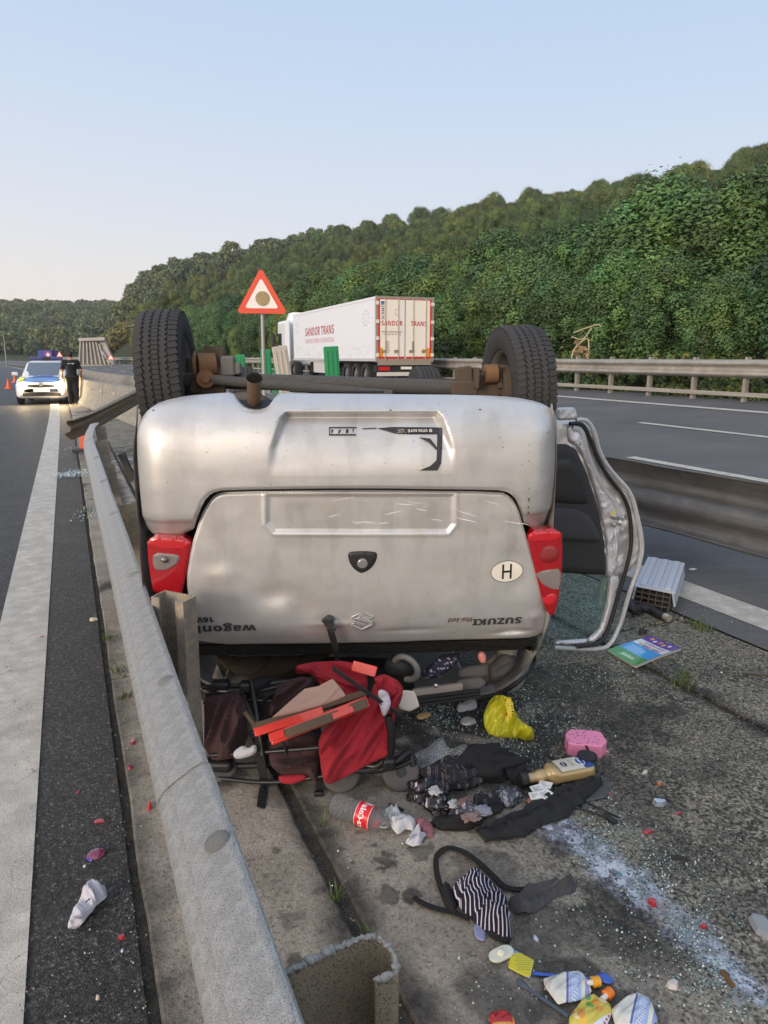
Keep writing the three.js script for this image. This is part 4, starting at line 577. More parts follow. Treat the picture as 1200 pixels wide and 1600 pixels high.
{ // officer seen from behind
  const p = D(116, 630, 24.6); p.y = 0; const turn = rad(24);
  const t = thing('person', 'person in dark short-sleeved police uniform walking away beside the police car, seen from behind', 'person', p, turn);
  const J = { pelvis: V(0, 0.95, 0), chest: V(0, 1.32, 0.01), neck: V(0, 1.5, 0), head: V(0, 1.65, -0.02), shL: V(-0.19, 1.42, 0), shR: V(0.19, 1.42, 0), elL: V(-0.3, 1.16, 0.02), elR: V(0.3, 1.17, 0.03), wrL: V(-0.31, 0.95, -0.08), wrR: V(0.29, 0.98, -0.14), hiL: V(-0.09, 0.9, 0), hiR: V(0.09, 0.9, 0), knL: V(-0.11, 0.5, -0.05), knR: V(0.1, 0.5, 0.02), anL: V(-0.11, 0.09, 0.02), anR: V(0.1, 0.09, 0.05), toL: V(-0.12, 0.04, -0.15), toR: V(0.11, 0.04, -0.12) };
  const bones = [['pelvis', 'chest', 0.145, 0.155], ['chest', 'neck', 0.12, 0.06], ['neck', 'head', 0.058, 0.085], ['shL', 'shR', 0.075, 0.075], ['shL', 'elL', 0.062, 0.048], ['shR', 'elR', 0.062, 0.048], ['elL', 'wrL', 0.045, 0.032], ['elR', 'wrR', 0.045, 0.032], ['hiL', 'knL', 0.095, 0.062], ['hiR', 'knR', 0.095, 0.062], ['knL', 'anL', 0.06, 0.042], ['knR', 'anR', 0.06, 0.042], ['anL', 'toL', 0.045, 0.035], ['anR', 'toR', 0.045, 0.035], ['hiL', 'hiR', 0.1, 0.1]];
  const hands = []; for (const k of ['L', 'R']) { const w = J['wr' + k], d = w.clone().sub(J['el' + k]).normalize(); hands.push([w, w.clone().addScaledVector(d, 0.09), 0.034, 0.03]); for (let f = 0; f < 4; f++) { const a = w.clone().addScaledVector(d, 0.08).add(V(0, 0, (f - 1.5) * 0.019)); hands.push([a, a.clone().addScaledVector(d, 0.075 - 0.01 * Math.abs(f - 1.2)).add(V(k === 'L' ? 0.02 : -0.02, 0, 0)), 0.01, 0.008]); } hands.push([w.clone().addScaledVector(d, 0.03), w.clone().addScaledVector(d, 0.085).add(V(0, 0, -0.05)), 0.012, 0.009]); }
  const B = bones.map(([a, b, r, q]) => [J[a], J[b], r, q]);
  const cap = (x, y, z, [a, b, r, q]) => { const dx = b.x - a.x, dy = b.y - a.y, dz = b.z - a.z, L = dx * dx + dy * dy + dz * dz, h = clamp(((x - a.x) * dx + (y - a.y) * dy + (z - a.z) * dz) / L); return Math.hypot(x - a.x - dx * h, y - a.y - dy * h, z - a.z - dz * h) - lerp(r, q, h); };
  const mesh = (list, grow, keep = () => true, n = 96, k = 0.03) => {
    const mc = new MarchingCubes(n, new THREE.MeshBasicMaterial(), false, false, 200000); mc.isolation = 0; const half = 0.98;
    for (let z = 0; z < n; z++) for (let y = 0; y < n; y++) for (let x = 0; x < n; x++) { const X = (x - n / 2) / (n / 2) * half * 0.5, Y = (y - n / 2) / (n / 2) * half + 0.9, Z = (z - n / 2) / (n / 2) * half * 0.5; let s = 0; for (const b of list) s += Math.exp(-cap(X, Y, Z, b) / k); let d = -k * Math.log(s + 1e-30) - grow; if (!keep(X, Y, Z)) d = Math.max(d, 0.01); mc.field[x + y * n + z * n * n] = -d; }
    mc.update(); const c = mc.count, P = mc.positionArray.slice(0, c * 3), N = mc.normalArray.slice(0, c * 3); const g = new THREE.BufferGeometry(); for (let i = 0; i < c * 3; i += 3) { P[i] *= half * 0.5; P[i + 1] = P[i + 1] * half + 0.9; P[i + 2] *= half * 0.5; }
    g.setAttribute('position', new THREE.BufferAttribute(P, 3)); g.computeVertexNormals(); return g;
  };
  const body = part('body', mesh([...B, ...hands], 0, () => true, 128, 0.018), M({ c: [0.42, 0.25, 0.17], roughness: 0.6 }), t);
  part('shirt', mesh(B.filter((_, i) => [0, 1, 3, 4, 5, 14].includes(i)), 0.014, (x, y) => y > 0.93 && y < 1.51 && (Math.abs(x) < 0.24 || y > 1.2)), M({ c: [0.009, 0.010, 0.014], roughness: 0.95 }), t);
  part('trousers', mesh(B.filter((_, i) => [8, 9, 10, 11, 14, 0].includes(i)), 0.02, (x, y) => y < 1.0 && y > 0.06), M({ c: [0.008, 0.009, 0.012], roughness: 0.95 }), t);
  part('shoes', mesh(B.filter((_, i) => [12, 13].includes(i)), 0.012), blackM, t);
  part('hair', xf(lump(0.098, 0.11, 0.108, 4, 0.08), [0, 1.69, 0.005]), M({ c: [0.02, 0.016, 0.012], roughness: 0.8 }), t);
  part('back_lettering', xf(new THREE.PlaneGeometry(0.26, 0.055, 8, 1), [0, 1.38, 0.176]), M({ map: canvasTex(256, 56, (x, w, h) => { x.fillStyle = '#16181d'; x.fillRect(0, 0, w, h); text2d(x, 'POLITIA', w / 2, h / 2, 50, '#e8e8ea'); }) }), t);
  part('belt', xf(new THREE.TorusGeometry(0.168, 0.022, 8, 28), [0, 0.96, 0], [Math.PI / 2, 0, 0], [1.02, 1, 1]), blackM, t);
}
{
  const cone = (x, y, d, h, label) => { const p = D(x, y, d); const t = thing('traffic_cone', label, 'traffic cone', [p.x, 0, p.z]); const om = M({ c: [0.75, 0.12, 0.03], roughness: 0.5 }); part('cone', lathe([[0.02, h], [0.035, h], [0.05, h * 0.8], [h * 0.26, 0.03]].map(([a, b]) => [a, b]), 16), om, t); part('base', rbox(h * 0.68, 0.05, h * 0.68, 0.015, [0, 0.025, 0]), om, t); part('white_band', lathe([[h * 0.125, h * 0.6], [h * 0.19, h * 0.38]], 16), M({ c: [0.8, 0.78, 0.75] }), t); };
  cone(13.5, 604, 37, 0.5, 'nearer orange traffic cone on the left road, at the left edge'); cone(23.5, 597, 45, 0.5, 'farther orange traffic cone, just left of the police car');
  const p = D(130, 697, 12.2); const t = thing('marker_post', 'small orange red marker standing behind the bent end of the near guardrail', 'marker', [p.x, 0, p.z]); part('panel', rbox(0.11, 0.55, 0.05, 0.01, [0, 0.3, 0]), M({ c: [0.62, 0.12, 0.06] }), t); part('base', rbox(0.3, 0.05, 0.25, 0.01, [0, 0.025, 0]), blackM, t);
  const b = D(78, 566, 122), tr = thing('box_truck', 'small dark blue box truck far away on the road', 'truck', [b.x, 0, b.z], rad(10)); 
  part('box', rbox(2.2, 1.9, 5, 0.05, [0, 1.75, 0]), M({ c: [0.05, 0.07, 0.3] }), tr); part('rear_panel', rbox(1.15, 1.6, 0.05, 0.02, [0.5, 1.75, 2.5]), M({ c: [0.25, 0.05, 0.2] }), tr); part('emblem', box(0.55, 0.55, 0.03, [0.5, 2.0, 2.54], [0, 0, 0.78]), M({ c: [0.7, 0.7, 0.75] }), tr); part('chassis', box(2.1, 0.35, 5, [0, 0.62, 0]), blackM, tr); part('cab', rbox(2.1, 1.8, 1.6, 0.15, [0, 1.45, -3.4]), M({ c: [0.05, 0.07, 0.3] }), tr); for (const k of [-1, 1]) { roadWheel(tr, 0.42, 0.35, [k * 0.85, 0.42, 1.6]); roadWheel(tr, 0.42, 0.3, [k * 0.9, 0.42, -3.2]); part('rear_lamp', box(0.3, 0.14, 0.03, [k * 0.85, 0.72, 2.53]), M({ c: [0.6, 0.03, 0.02] }), tr); }
}
// ---------- the overturned car ----------
const CAR = thing('overturned_car', 'silver hatchback lying upside down on its roof between the guardrails, rear end facing us', 'car', [-0.12, 0, -2.58], rad(5));
CAR.updateMatrixWorld(); const CINV = CAR.matrixWorld.clone().invert();
const toCar = g => g.applyMatrix4(CINV);
const carRay = (px, py) => { const o = EYEP.clone().applyMatrix4(CINV), d = ray(px, py).transformDirection(CINV); return [o, d]; };
const C2 = (px, py, F) => { const [o, d] = carRay(px, py), at = f => o.clone().addScaledVector(d, (-f - o.z) / d.z), g = f => { const p = at(f); return F(p.x, p.y) - f; }; let a = -0.25, b = a; while (b < 1.2 && g(b) > 0) { a = b; b += 0.02; } for (let k = 0; k < 22; k++) { const m = (a + b) / 2; if (g(m) > 0) a = m; else b = m; } const p = at(b); return [p.x, p.y]; };
const curve = pts => h => { if (h <= pts[0][0]) return pts[0][1]; for (let i = 0; i < pts.length - 1; i++) if (h < pts[i + 1][0]) { const [a, fa] = pts[i], [b, fb] = pts[i + 1]; const t = (h - a) / (b - a); const m0 = i ? (fb - pts[i - 1][1]) / (b - pts[i - 1][0]) : (fb - fa) / (b - a), m1 = i < pts.length - 2 ? (pts[i + 2][1] - fa) / (pts[i + 2][0] - a) : (fb - fa) / (b - a), w = b - a; return fa * (1 + 2 * t) * (1 - t) ** 2 + m0 * w * t * (1 - t) ** 2 + fb * t * t * (3 - 2 * t) + m1 * w * t * t * (t - 1); } return pts[pts.length - 1][1]; };
const corner = (x, x0, w, k) => { const q = Math.max(0, Math.abs(x) - x0) / w; return k * (q < 1.15 ? q * q * q : 1.52 + 3.97 * (q - 1.15)); };
const bumperCurve = curve([[0.9, 0.11], [0.985, 0.045], [1.01, 0.02], [1.06, 0.008], [1.15, 0], [1.28, 0.004], [1.36, 0.03], [1.42, 0.085], [1.455, 0.15], [1.50, 0.26]]);
const bumperBase = (x, h) => bumperCurve(h) + 0.018 * (x / 0.8) ** 2 + corner(x, 0.665, 0.165, 0.14);
const gateCurve = curve([[-0.05, 0.47], [0.06, 0.41], [0.25, 0.27], [0.42, 0.145], [0.48, 0.108], [0.56, 0.078], [0.7, 0.06], [0.9, 0.05], [1.15, 0.046]]);
const bump2 = (x, h, [cx, cy], rx, ry, d) => d * Math.exp(-(((x - cx) / rx) ** 2) - (((h - cy) / ry) ** 2));
const gate0 = (x, h) => gateCurve(h) + 0.02 * (x / 0.8) ** 2 + corner(x, 0.69, 0.15, 0.075);
const px2 = (list, F) => list.map(([x, y]) => C2(x, y, F));
const dents = [[432, 930, 0.075, 0.05, 0.018], [470, 955, 0.05, 0.06, 0.010], [800, 872, 0.05, 0.05, 0.010], [815, 905, 0.07, 0.06, 0.008], [838, 962, 0.04, 0.025, -0.010], [800, 988, 0.07, 0.012, 0.016], [345, 900, 0.06, 0.04, -0.008], [690, 905, 0.10, 0.08, 0.005], [640, 985, 0.12, 0.012, 0.006], [520, 975, 0.09, 0.014, -0.006]].map(([x, y, rx, ry, d]) => [C2(x, y, gate0), rx, ry, d]);
const plateStep = px2([[417, 772], [417, 818], [428, 832], [700, 832], [710, 820], [710, 772]], gate0);
const gateF = (x, h) => { let f = gate0(x, h); for (const d of dents) f += bump2(x, h, ...d); const dI = inside(plateStep, x, h) ? edgeDist(plateStep, x, h) : -edgeDist(plateStep, x, h); f += 0.007 * smooth(-0.004, 0.014, dI) - 0.003 * Math.exp(-(((dI + 0.008) / 0.008) ** 2)); return f; };
const recess = px2([[415, 742], [420, 700], [436, 650], [446, 641], [684, 641], [694, 650], [712, 700], [716, 742]], bumperBase), recIn = px2([[424, 735], [446, 648], [686, 648], [708, 735]], bumperBase);
const recTop = Math.max(...recess.map(p => p[1])), recBot = Math.min(...recess.map(p => p[1]));
const bumperF = (x, h) => { let f = bumperBase(x, h); if (h > recBot - 0.03 && inside(recess, x, h)) { const q = recess.length; let d = 1e9; for (let i = 0; i < q - 1; i++) { const [ax, ay] = recess[i], [bx, by] = recess[i + 1], dx = bx - ax, dy = by - ay, t = clamp(((x - ax) * dx + (h - ay) * dy) / (dx * dx + dy * dy)); d = Math.min(d, Math.hypot(x - ax - dx * t, h - ay - dy * t)); } f += smooth(0, 0.032, d) * 0.07 * Math.pow(clamp((h - recBot) / (recTop - recBot)), 1.7); } f += 0.0015 * (fbm(x * 5 + 9, h * 5, 2, 77) - 0.5) * 2; return f; };
const onCar = F => (x, h, l) => V(x, h, -F(x, h) + l);

const paintDirt = dataTex(1024, (i, j) => { const a = fbm(i / 60, j / 60, 5, 111, 0), b = fbm(i / 14, j / 200, 3, 112, 0), c = fbm(i / 170 + 3, j / 26, 3, 115, 0), f = hash2(i, j, 113), sp = hash2(i >> 1, j >> 1, 114); let v = 0.95 + 0.09 * (a - 0.5) + 0.02 * (b - 0.5) + 0.03 * (c - 0.5) + 0.02 * (f - 0.5); if (sp > 0.9993) v *= 0.55; const w = smooth(0.6, 0.75, a); return [v * (1 - 0.015 * w), v * (1 - 0.025 * w), v * (1 - 0.045 * w)]; });
const paintRough = dataTex(512, (i, j) => { const a = fbm(i / 40, j / 40, 4, 121, 0), k = Math.abs(fbm(i / 90, j / 12, 3, 122, 0) - 0.5) < 0.01 ? 0.1 : 0; const v = 0.85 + 0.22 * (a - 0.5) + k; return [v, v, v]; }, { srgb: false });
const silverM = M({ c: [0.67, 0.66, 0.645], map: rep(paintDirt, 1.1), roughnessMap: rep(paintRough, 0.9), metalness: 0.5, roughness: 0.46, clearcoat: 0.45, clearcoatRoughness: 0.28, side: THREE.DoubleSide });
const trimBlackM = M({ c: [0.028, 0.028, 0.03], roughness: 0.55, bumpMap: rep(grain, 0.12), bumpScale: 0.0015 }), clothGreyM = M({ c: [0.06, 0.06, 0.065], roughness: 0.95, bumpMap: rep(grain, 0.1), bumpScale: 0.002 });
const sealM = M({ c: [0.016, 0.016, 0.017], roughness: 0.55 });

{ // --- bumper
  const outline = px2([[213, 700], [213, 676], [219, 656], [231, 640], [252, 627], [290, 619], [340, 615], [362, 614], [372, 630], [384, 639], [402, 642], [418, 637], [430, 620], [438, 615], [500, 616], [620, 617], [740, 618], [806, 621], [842, 628], [864, 640], [880, 662], [887, 700], [886, 750], [880, 826], [820, 823], [818, 800], [810, 782], [796, 770], [778, 766], [560, 763], [350, 766], [330, 771], [316, 786], [299, 836], [229, 831], [220, 790]], bumperBase);
  const b = part('bumper', panel(rounded(outline, 0.2, 1), onCar(bumperF), { L: 0.011, r: 0.014, roll: 0.010, rim: 0.045 }), silverM, CAR);
  { const R = RNG(8), l = []; const sc = (x, y, w, h) => { const n = 7, o = []; for (let k = 0; k < n; k++) { const a = k / n * 6.28; o.push([x + Math.cos(a) * w * (0.5 + 0.5 * R()), y + Math.sin(a) * h * (0.5 + 0.5 * R())]); } l.push(panel(px2(o, bumperF), onCar((x, h) => bumperF(x, h) - 0.0007), { L: 0.02 })); };
    for (let i = 0; i < 34; i++) sc(877 + 5 * R(), 672 + 120 * R(), 0.8 + 2.2 * R(), 1 + 7 * R()); for (let i = 0; i < 16; i++) sc(824 + 4 * R(), 690 + 120 * R(), 0.5 + 0.9 * R(), 0.8 + 2 * R()); for (let i = 0; i < 26; i++) sc(230 + 640 * R(), 640 + 130 * R(), 0.5 + 0.8 * R(), 0.5 + 0.9 * R()); for (const [x, y] of [[240, 641], [610, 641], [750, 640], [560, 764], [690, 700]]) sc(x, y, 3, 1.3);
    part('scuff', merge(l), M({ c: [0.05, 0.048, 0.045], roughness: 0.8 }), b); }
  // what the torn-off number plate left behind
  const pl = (a, lift = 0.004, r = 0) => panel(r ? rounded(px2(a, bumperF), 0.25, r) : px2(a, bumperF), onCar((x, h) => bumperF(x, h) - lift), { L: 0.02, rim: 0.003, uv: (x, y) => [x, y] });
  const h0 = part('plate_holder', merge([pl([[590, 669], [612, 667], [690, 668], [691, 676], [689, 724], [683, 735], [655, 735], [672, 728], [682, 719], [683, 678], [640, 678], [618, 677]]), pl([[655, 683], [672, 685], [685, 702], [681, 702], [670, 691]], 0.005), pl([[514, 667], [557, 667], [557, 668.5], [515.5, 668.5], [515.5, 678], [556, 678], [556, 680], [514, 680]]), pl([[518, 671], [521, 671], [519, 676], [517, 676]]), pl([[530, 671], [533, 671], [530, 677], [528, 676]]), pl([[541, 670], [545, 671], [544, 676], [540, 676]]), pl([[551, 670], [553, 670], [551, 676]]), pl([[566, 669], [588, 668], [588, 669.4], [566, 670]])]), M({ c: [0.022, 0.022, 0.024], roughness: 0.5 }), b);
  const q = px2([[620, 676.5], [676, 676.5], [676, 669.5], [620, 669.5]], bumperF), qx = q[0][0], qw = q[1][0] - qx, qy = q[0][1], qh = q[3][1] - qy;
  part('plate_lettering', panel(q, onCar((x, h) => bumperF(x, h) - 0.0065), { L: 0.02, uv: (x, y) => [1 - (x - qx) / qw, 1 - (y - qy) / qh] }), M({ map: canvasTex(512, 64, (x, w, h) => { x.fillStyle = '#1a1a1b'; x.fillRect(0, 0, w, h); x.fillStyle = '#b5ab9a'; x.fillRect(8, 10, 42, 44); text2d(x, 'VITAI AUTÓ', 215, 34, 52, '#d8d2c8'); for (let i = 0; i < 60; i++) { x.fillStyle = i % 3 ? '#b3a999' : '#d8d2c8'; x.fillRect(380 + 130 * hash2(i, 1, 1), 64 * hash2(i, 2, 1), 3 + 14 * hash2(i, 3, 1), 2 + 5 * hash2(i, 4, 1)); } }) }), h0);
}
{ // --- tailgate
  const outline = px2([[352, 769], [336, 774], [325, 786], [314, 806], [298, 856], [290, 905], [300, 970], [306, 1008], [560, 1006], [700, 1001], [822, 998], [850, 986], [864, 974], [856, 950], [838, 890], [820, 828], [810, 795], [800, 778], [784, 769], [560, 766]], gate0);
  const g = part('tailgate', panel(rounded(outline, 0.18, 1), onCar(gateF), { L: 0.0115, r: 0.012, roll: 0.009, rim: 0.03 }), silverM, CAR);
  // scratches and road grime
  { const R = RNG(18), l = []; const scr = (x0, y0, x1, y1, w) => { const n = 5, a = [], b = []; for (let k = 0; k <= n; k++) { const t = k / n, x = lerp(x0, x1, t), y = lerp(y0, y1, t) + 1.2 * (R() - 0.5), q = w * (0.35 + 0.65 * Math.sin(t * 3.14)); a.push([x, y - q]); b.unshift([x, y + q]); } l.push(panel(px2([...a, ...b], gateF), onCar((x, h) => gateF(x, h) - 0.0008), { L: 0.03 })); };
    for (let k = 0; k < 15; k++) { const x = 470 + 330 * R(), y = 775 + 48 * R(), L = 8 + 34 * R(), s = (R() - 0.5) * 0.7; scr(x, y, x + L, y + L * s, 0.35 + 0.35 * R()); } for (let k = 0; k < 9; k++) { const x = 330 + 460 * R(), y = 850 + 130 * R(), L = 4 + 14 * R(); scr(x, y, x + L * (R() - 0.5), y + L, 0.4); }
    part('scratches', merge(l), M({ c: [0.78, 0.76, 0.73], roughness: 0.7 }), g); }
  const grime = dataTex(512, (i, j) => { const u = i / 512, v = j / 512; let a = 0.28 * smooth(0.5, 0.75, fbm(u * 6, v * 5, 5, 131)) + 0.22 * smooth(0.52, 0.7, fbm(u * 26, v * 3.5, 4, 133)) * smooth(0.15, 0.5, v) + 0.30 * smooth(0.10, 0.0, v) * fbm(u * 30, v * 30, 3, 134); const e = Math.min(u, 1 - u, v, 1 - v); a *= 0.33 * smooth(0, 0.06, e); return [a, a, a]; }, { srgb: false });
  const over = (o, F, parent) => { const q = rounded(px2(o, F), 0.2, 1), xs = q.map(p => p[0]), ys = q.map(p => p[1]), x0 = Math.min(...xs), x1 = Math.max(...xs), y0 = Math.min(...ys), y1 = Math.max(...ys); part('grime', panel(q, onCar((x, h) => F(x, h) - 0.0005), { L: 0.016, uv: (x, y) => [(x - x0) / (x1 - x0), (y - y0) / (y1 - y0)] }), M({ c: [0.20, 0.185, 0.16], roughness: 0.95, transparent: true, alphaMap: grime }), parent); };
  over([[350, 775], [330, 790], [304, 860], [298, 905], [310, 1000], [560, 999], [812, 990], [850, 975], [830, 890], [804, 795], [784, 776]], gateF, g);
  over([[222, 690], [230, 655], [290, 628], [420, 645], [560, 628], [800, 630], [868, 655], [878, 700], [872, 815], [826, 812], [800, 765], [560, 755], [345, 758], [296, 820], [236, 820]], bumperF, CAR.children.find(o => o.name === 'bumper'));
  // lock plate
  const lk = rounded(px2([[543, 863], [556, 861], [577, 861], [590, 863], [588, 876], [580, 888], [568, 895], [562, 895], [552, 888], [545, 877]], gateF), 0.25, 2);
  const lp = part('lock_plate', panel(lk, onCar((x, h) => gateF(x, h) - 0.008), { L: 0.012, r: 0.012, roll: 0.006, rim: 0.01 }), M({ c: [0.018, 0.018, 0.02], roughness: 0.45 }), g);
  const at = (px, py, F = gateF, l = 0) => { const [x, h] = C2(px, py, F); return V(x, h, -F(x, h) + l); };
  part('lock_cylinder', [cyl(0.0145, 0.016, 0.008, at(566, 879, gateF, 0.011).toArray(), [Math.PI / 2, 0, 0], 24), cyl(0.02, 0.021, 0.004, at(566, 879, gateF, 0.008).toArray(), [Math.PI / 2, 0, 0], 24)], chromeM, lp);
  // emblem: a double angular stroke
  const e0 = at(566, 969.5, gateF, 0.006), S = 0.089, eb = (a, b) => bar(V((a[0] - 0.5) * S, (a[1] - 0.5) * S * 0.78, 0), V((b[0] - 0.5) * S, (b[1] - 0.5) * S * 0.78, 0), 0.0105, 0.007, V(0, 0, 1), 0.4);
  const st = [[[1, 0.70], [0.52, 1.0]], [[0.52, 1.0], [0.02, 0.70]], [[0.02, 0.70], [0.80, 0.36]], [[1, 0.70], [0.84, 0.64]], [[0.34, 0.76], [0.98, 0.36]], [[0.52, 0.86], [0.34, 0.76]]];
  const em = merge([...st, ...st.slice(0, 4).map(l => l.map(([a, b]) => [1 - a, 1 - b]))].map(([a, b]) => eb(a, b))); em.applyMatrix4(new THREE.Matrix4().makeRotationX(-0.12)); em.translate(e0.x, e0.y, e0.z); part('emblem', em, chromeM, g);
  const badge = (str, px, py, wpx, name, mat, hgt) => { // raised letters, upside down: px is their right-hand (first) end
    const a = at(px, py), b = at(px - wpx, py), t = new TextGeometry(str, { font: FONT, size: hgt, depth: 0.003, curveSegments: 4, bevelEnabled: true, bevelSize: 0.0006, bevelThickness: 0.0008, bevelSegments: 1 }); t.computeBoundingBox(); const bb = t.boundingBox; t.translate(-bb.min.x, 0, 0); t.scale((a.x - b.x) / (bb.max.x - bb.min.x), 1, 1); t.rotateZ(Math.PI);
    t.translate(a.x, a.y, 0); const p = t.attributes.position; for (let i = 0; i < p.count; i++) p.setZ(i, p.getZ(i) - gateF(p.getX(i), p.getY(i)) + 0.0012); t.computeVertexNormals(); return part(name, t, mat, g); };
  const badgeM = M({ c: [0.055, 0.055, 0.055], metalness: 0.2, roughness: 0.3 });
  badge('SUZUKI', 815, 964, 76, 'maker_badge', badgeM, 0.029); badge('wagonR+', 400, 976, 116, 'model_badge', badgeM, 0.033); badge('16V', 334, 964, 27, 'engine_badge', badgeM, 0.022);
  const dq = px2([[700, 978], [738, 978], [738, 966], [700, 966]], gateF), dx = dq[0][0], dw = dq[1][0] - dx, dy = dq[0][1], dh = dq[3][1] - dy;
  part('dealer_badge', merge([-1].map(() => { const t = new TextGeometry('Vitai Autó', { font: FONT, size: 0.021, depth: 0.0012, curveSegments: 3 }); t.computeBoundingBox(); const bb = t.boundingBox; t.translate(-bb.min.x, 0, 0); t.scale(dw / (bb.max.x - bb.min.x), 1, 1); t.applyMatrix4(new THREE.Matrix4().makeShear(0, 0, 0.25, 0, 0, 0)); t.rotateZ(Math.PI); t.translate(dx + dw, dy + dh, 0); const p = t.attributes.position; for (let i = 0; i < p.count; i++) p.setZ(i, p.getZ(i) - gateF(p.getX(i), p.getY(i)) + 0.001); return t; })), M({ c: [0.09, 0.06, 0.05], roughness: 0.5 }), g);
  const sc = C2(792, 893, gateF), sr = [0.0675, 0.0455], ell = []; for (let i = 0; i < 48; i++) ell.push([sc[0] + sr[0] * Math.cos(i / 48 * 6.2832), sc[1] + sr[1] * Math.sin(i / 48 * 6.2832)]);
  part('country_sticker', panel(ell, onCar((x, h) => gateF(x, h) - 0.0012), { L: 0.012, rim: 0.001, uv: (x, y) => [0.5 + (x - sc[0]) / sr[0] / 2, 0.5 + (y - sc[1]) / sr[1] / 2] }), M({ map: canvasTex(384, 256, (x, w, h) => { x.fillStyle = '#1c1c1c'; x.fillRect(0, 0, w, h); x.fillStyle = '#dcd6c8'; x.beginPath(); x.ellipse(w / 2, h / 2, w * 0.485, h * 0.475, 0, 0, 7); x.fill(); x.fillStyle = '#171717'; x.fillRect(133, 42, 24, 172); x.fillRect(227, 42, 24, 172); x.fillRect(133, 116, 118, 24); }), roughness: 0.45 }), g);
  // black seal under the missing rear window, glass crumbs still in it
  part('window_seal', panel(px2([[306, 1010], [560, 1008], [700, 1003], [822, 1000], [838, 1006], [828, 1014], [812, 1016], [560, 1022], [306, 1025]], gate0), onCar((x, h) => gate0(x, h) + 0.004 + 0.006 * noise(x * 80, h * 80, 4)), { L: 0.01, rim: 0.02 }), M({ c: [0.03, 0.032, 0.032], roughness: 0.5, map: rep(grain, 0.3), bumpMap: rep(grain, 0.15), bumpScale: 0.012 }), g);
  // lower frame of the open rear window, resting on the road
  const outer = [[864, 978], [862, 1004], [840, 1044], [800, 1077], [722, 1104], [642, 1120], [560, 1124], [470, 1122], [385, 1106], [305, 1077], [268, 1044], [250, 1004], [246, 978], [262, 1000], [284, 1012], [290, 1030], [304, 1056], [354, 1084], [470, 1106], [560, 1108], [640, 1105], [765, 1084], [812, 1056], [829, 1030], [822, 1012], [846, 1000]];
  part('window_frame', panel(rounded(px2(outer, gate0), 0.2, 1), onCar(gate0), { L: 0.018, r: 0.01, roll: 0.008, rim: 0.06 }), silverM, CAR);
  part('window_rubber', tube([[826, 1010], [834, 1030], [818, 1056], [768, 1086], [640, 1109], [560, 1112], [470, 1110], [352, 1087], [298, 1056], [284, 1030], [292, 1014]].map(([x, y]) => at(x, y, gate0, 0.004)), 0.013, 80, 8), sealM, CAR);
  // rear wiper hanging down over the opening
  const wp = part('wiper', [rod(at(514, 968, gateF, -0.005), at(514, 968, gateF, 0.045), 0.022, 0.019, 20), bar(at(515, 974, gateF, 0.04), at(524, 1004, gateF, 0.055), 0.026, 0.016, V(0, 0, 1)), bar(at(523, 1002, gateF, 0.055), at(530, 1044, gate0, 0.09), 0.018, 0.008, V(0, 0, 1)), bar(at(505, 962, gateF, 0.03), at(522, 980, gateF, 0.045), 0.022, 0.02, V(0, 0, 1))], M({ c: [0.024, 0.024, 0.026], roughness: 0.45 }), CAR);
  const tip = D(672, 1150, 2.40), root = D(519, 1041, 2.36);
  part('wiper_blade', toCar(merge([bar(root, tip, 0.008, 0.006, V(0, 0, 1)), bar(root.clone().add(V(0, -0.012, 0)), tip.clone().add(V(0, -0.008, 0)), 0.003, 0.011, V(0, 0, 1))])), blackM, wp);
}
const ribTex = dataTex(64, (i, j) => { const v = 0.5 + 0.35 * Math.sin(j / 64 * 6.2832 * 5) + 0.15 * Math.sin(i / 64 * 6.2832 * 3); return [v, v, v]; }, { srgb: false });
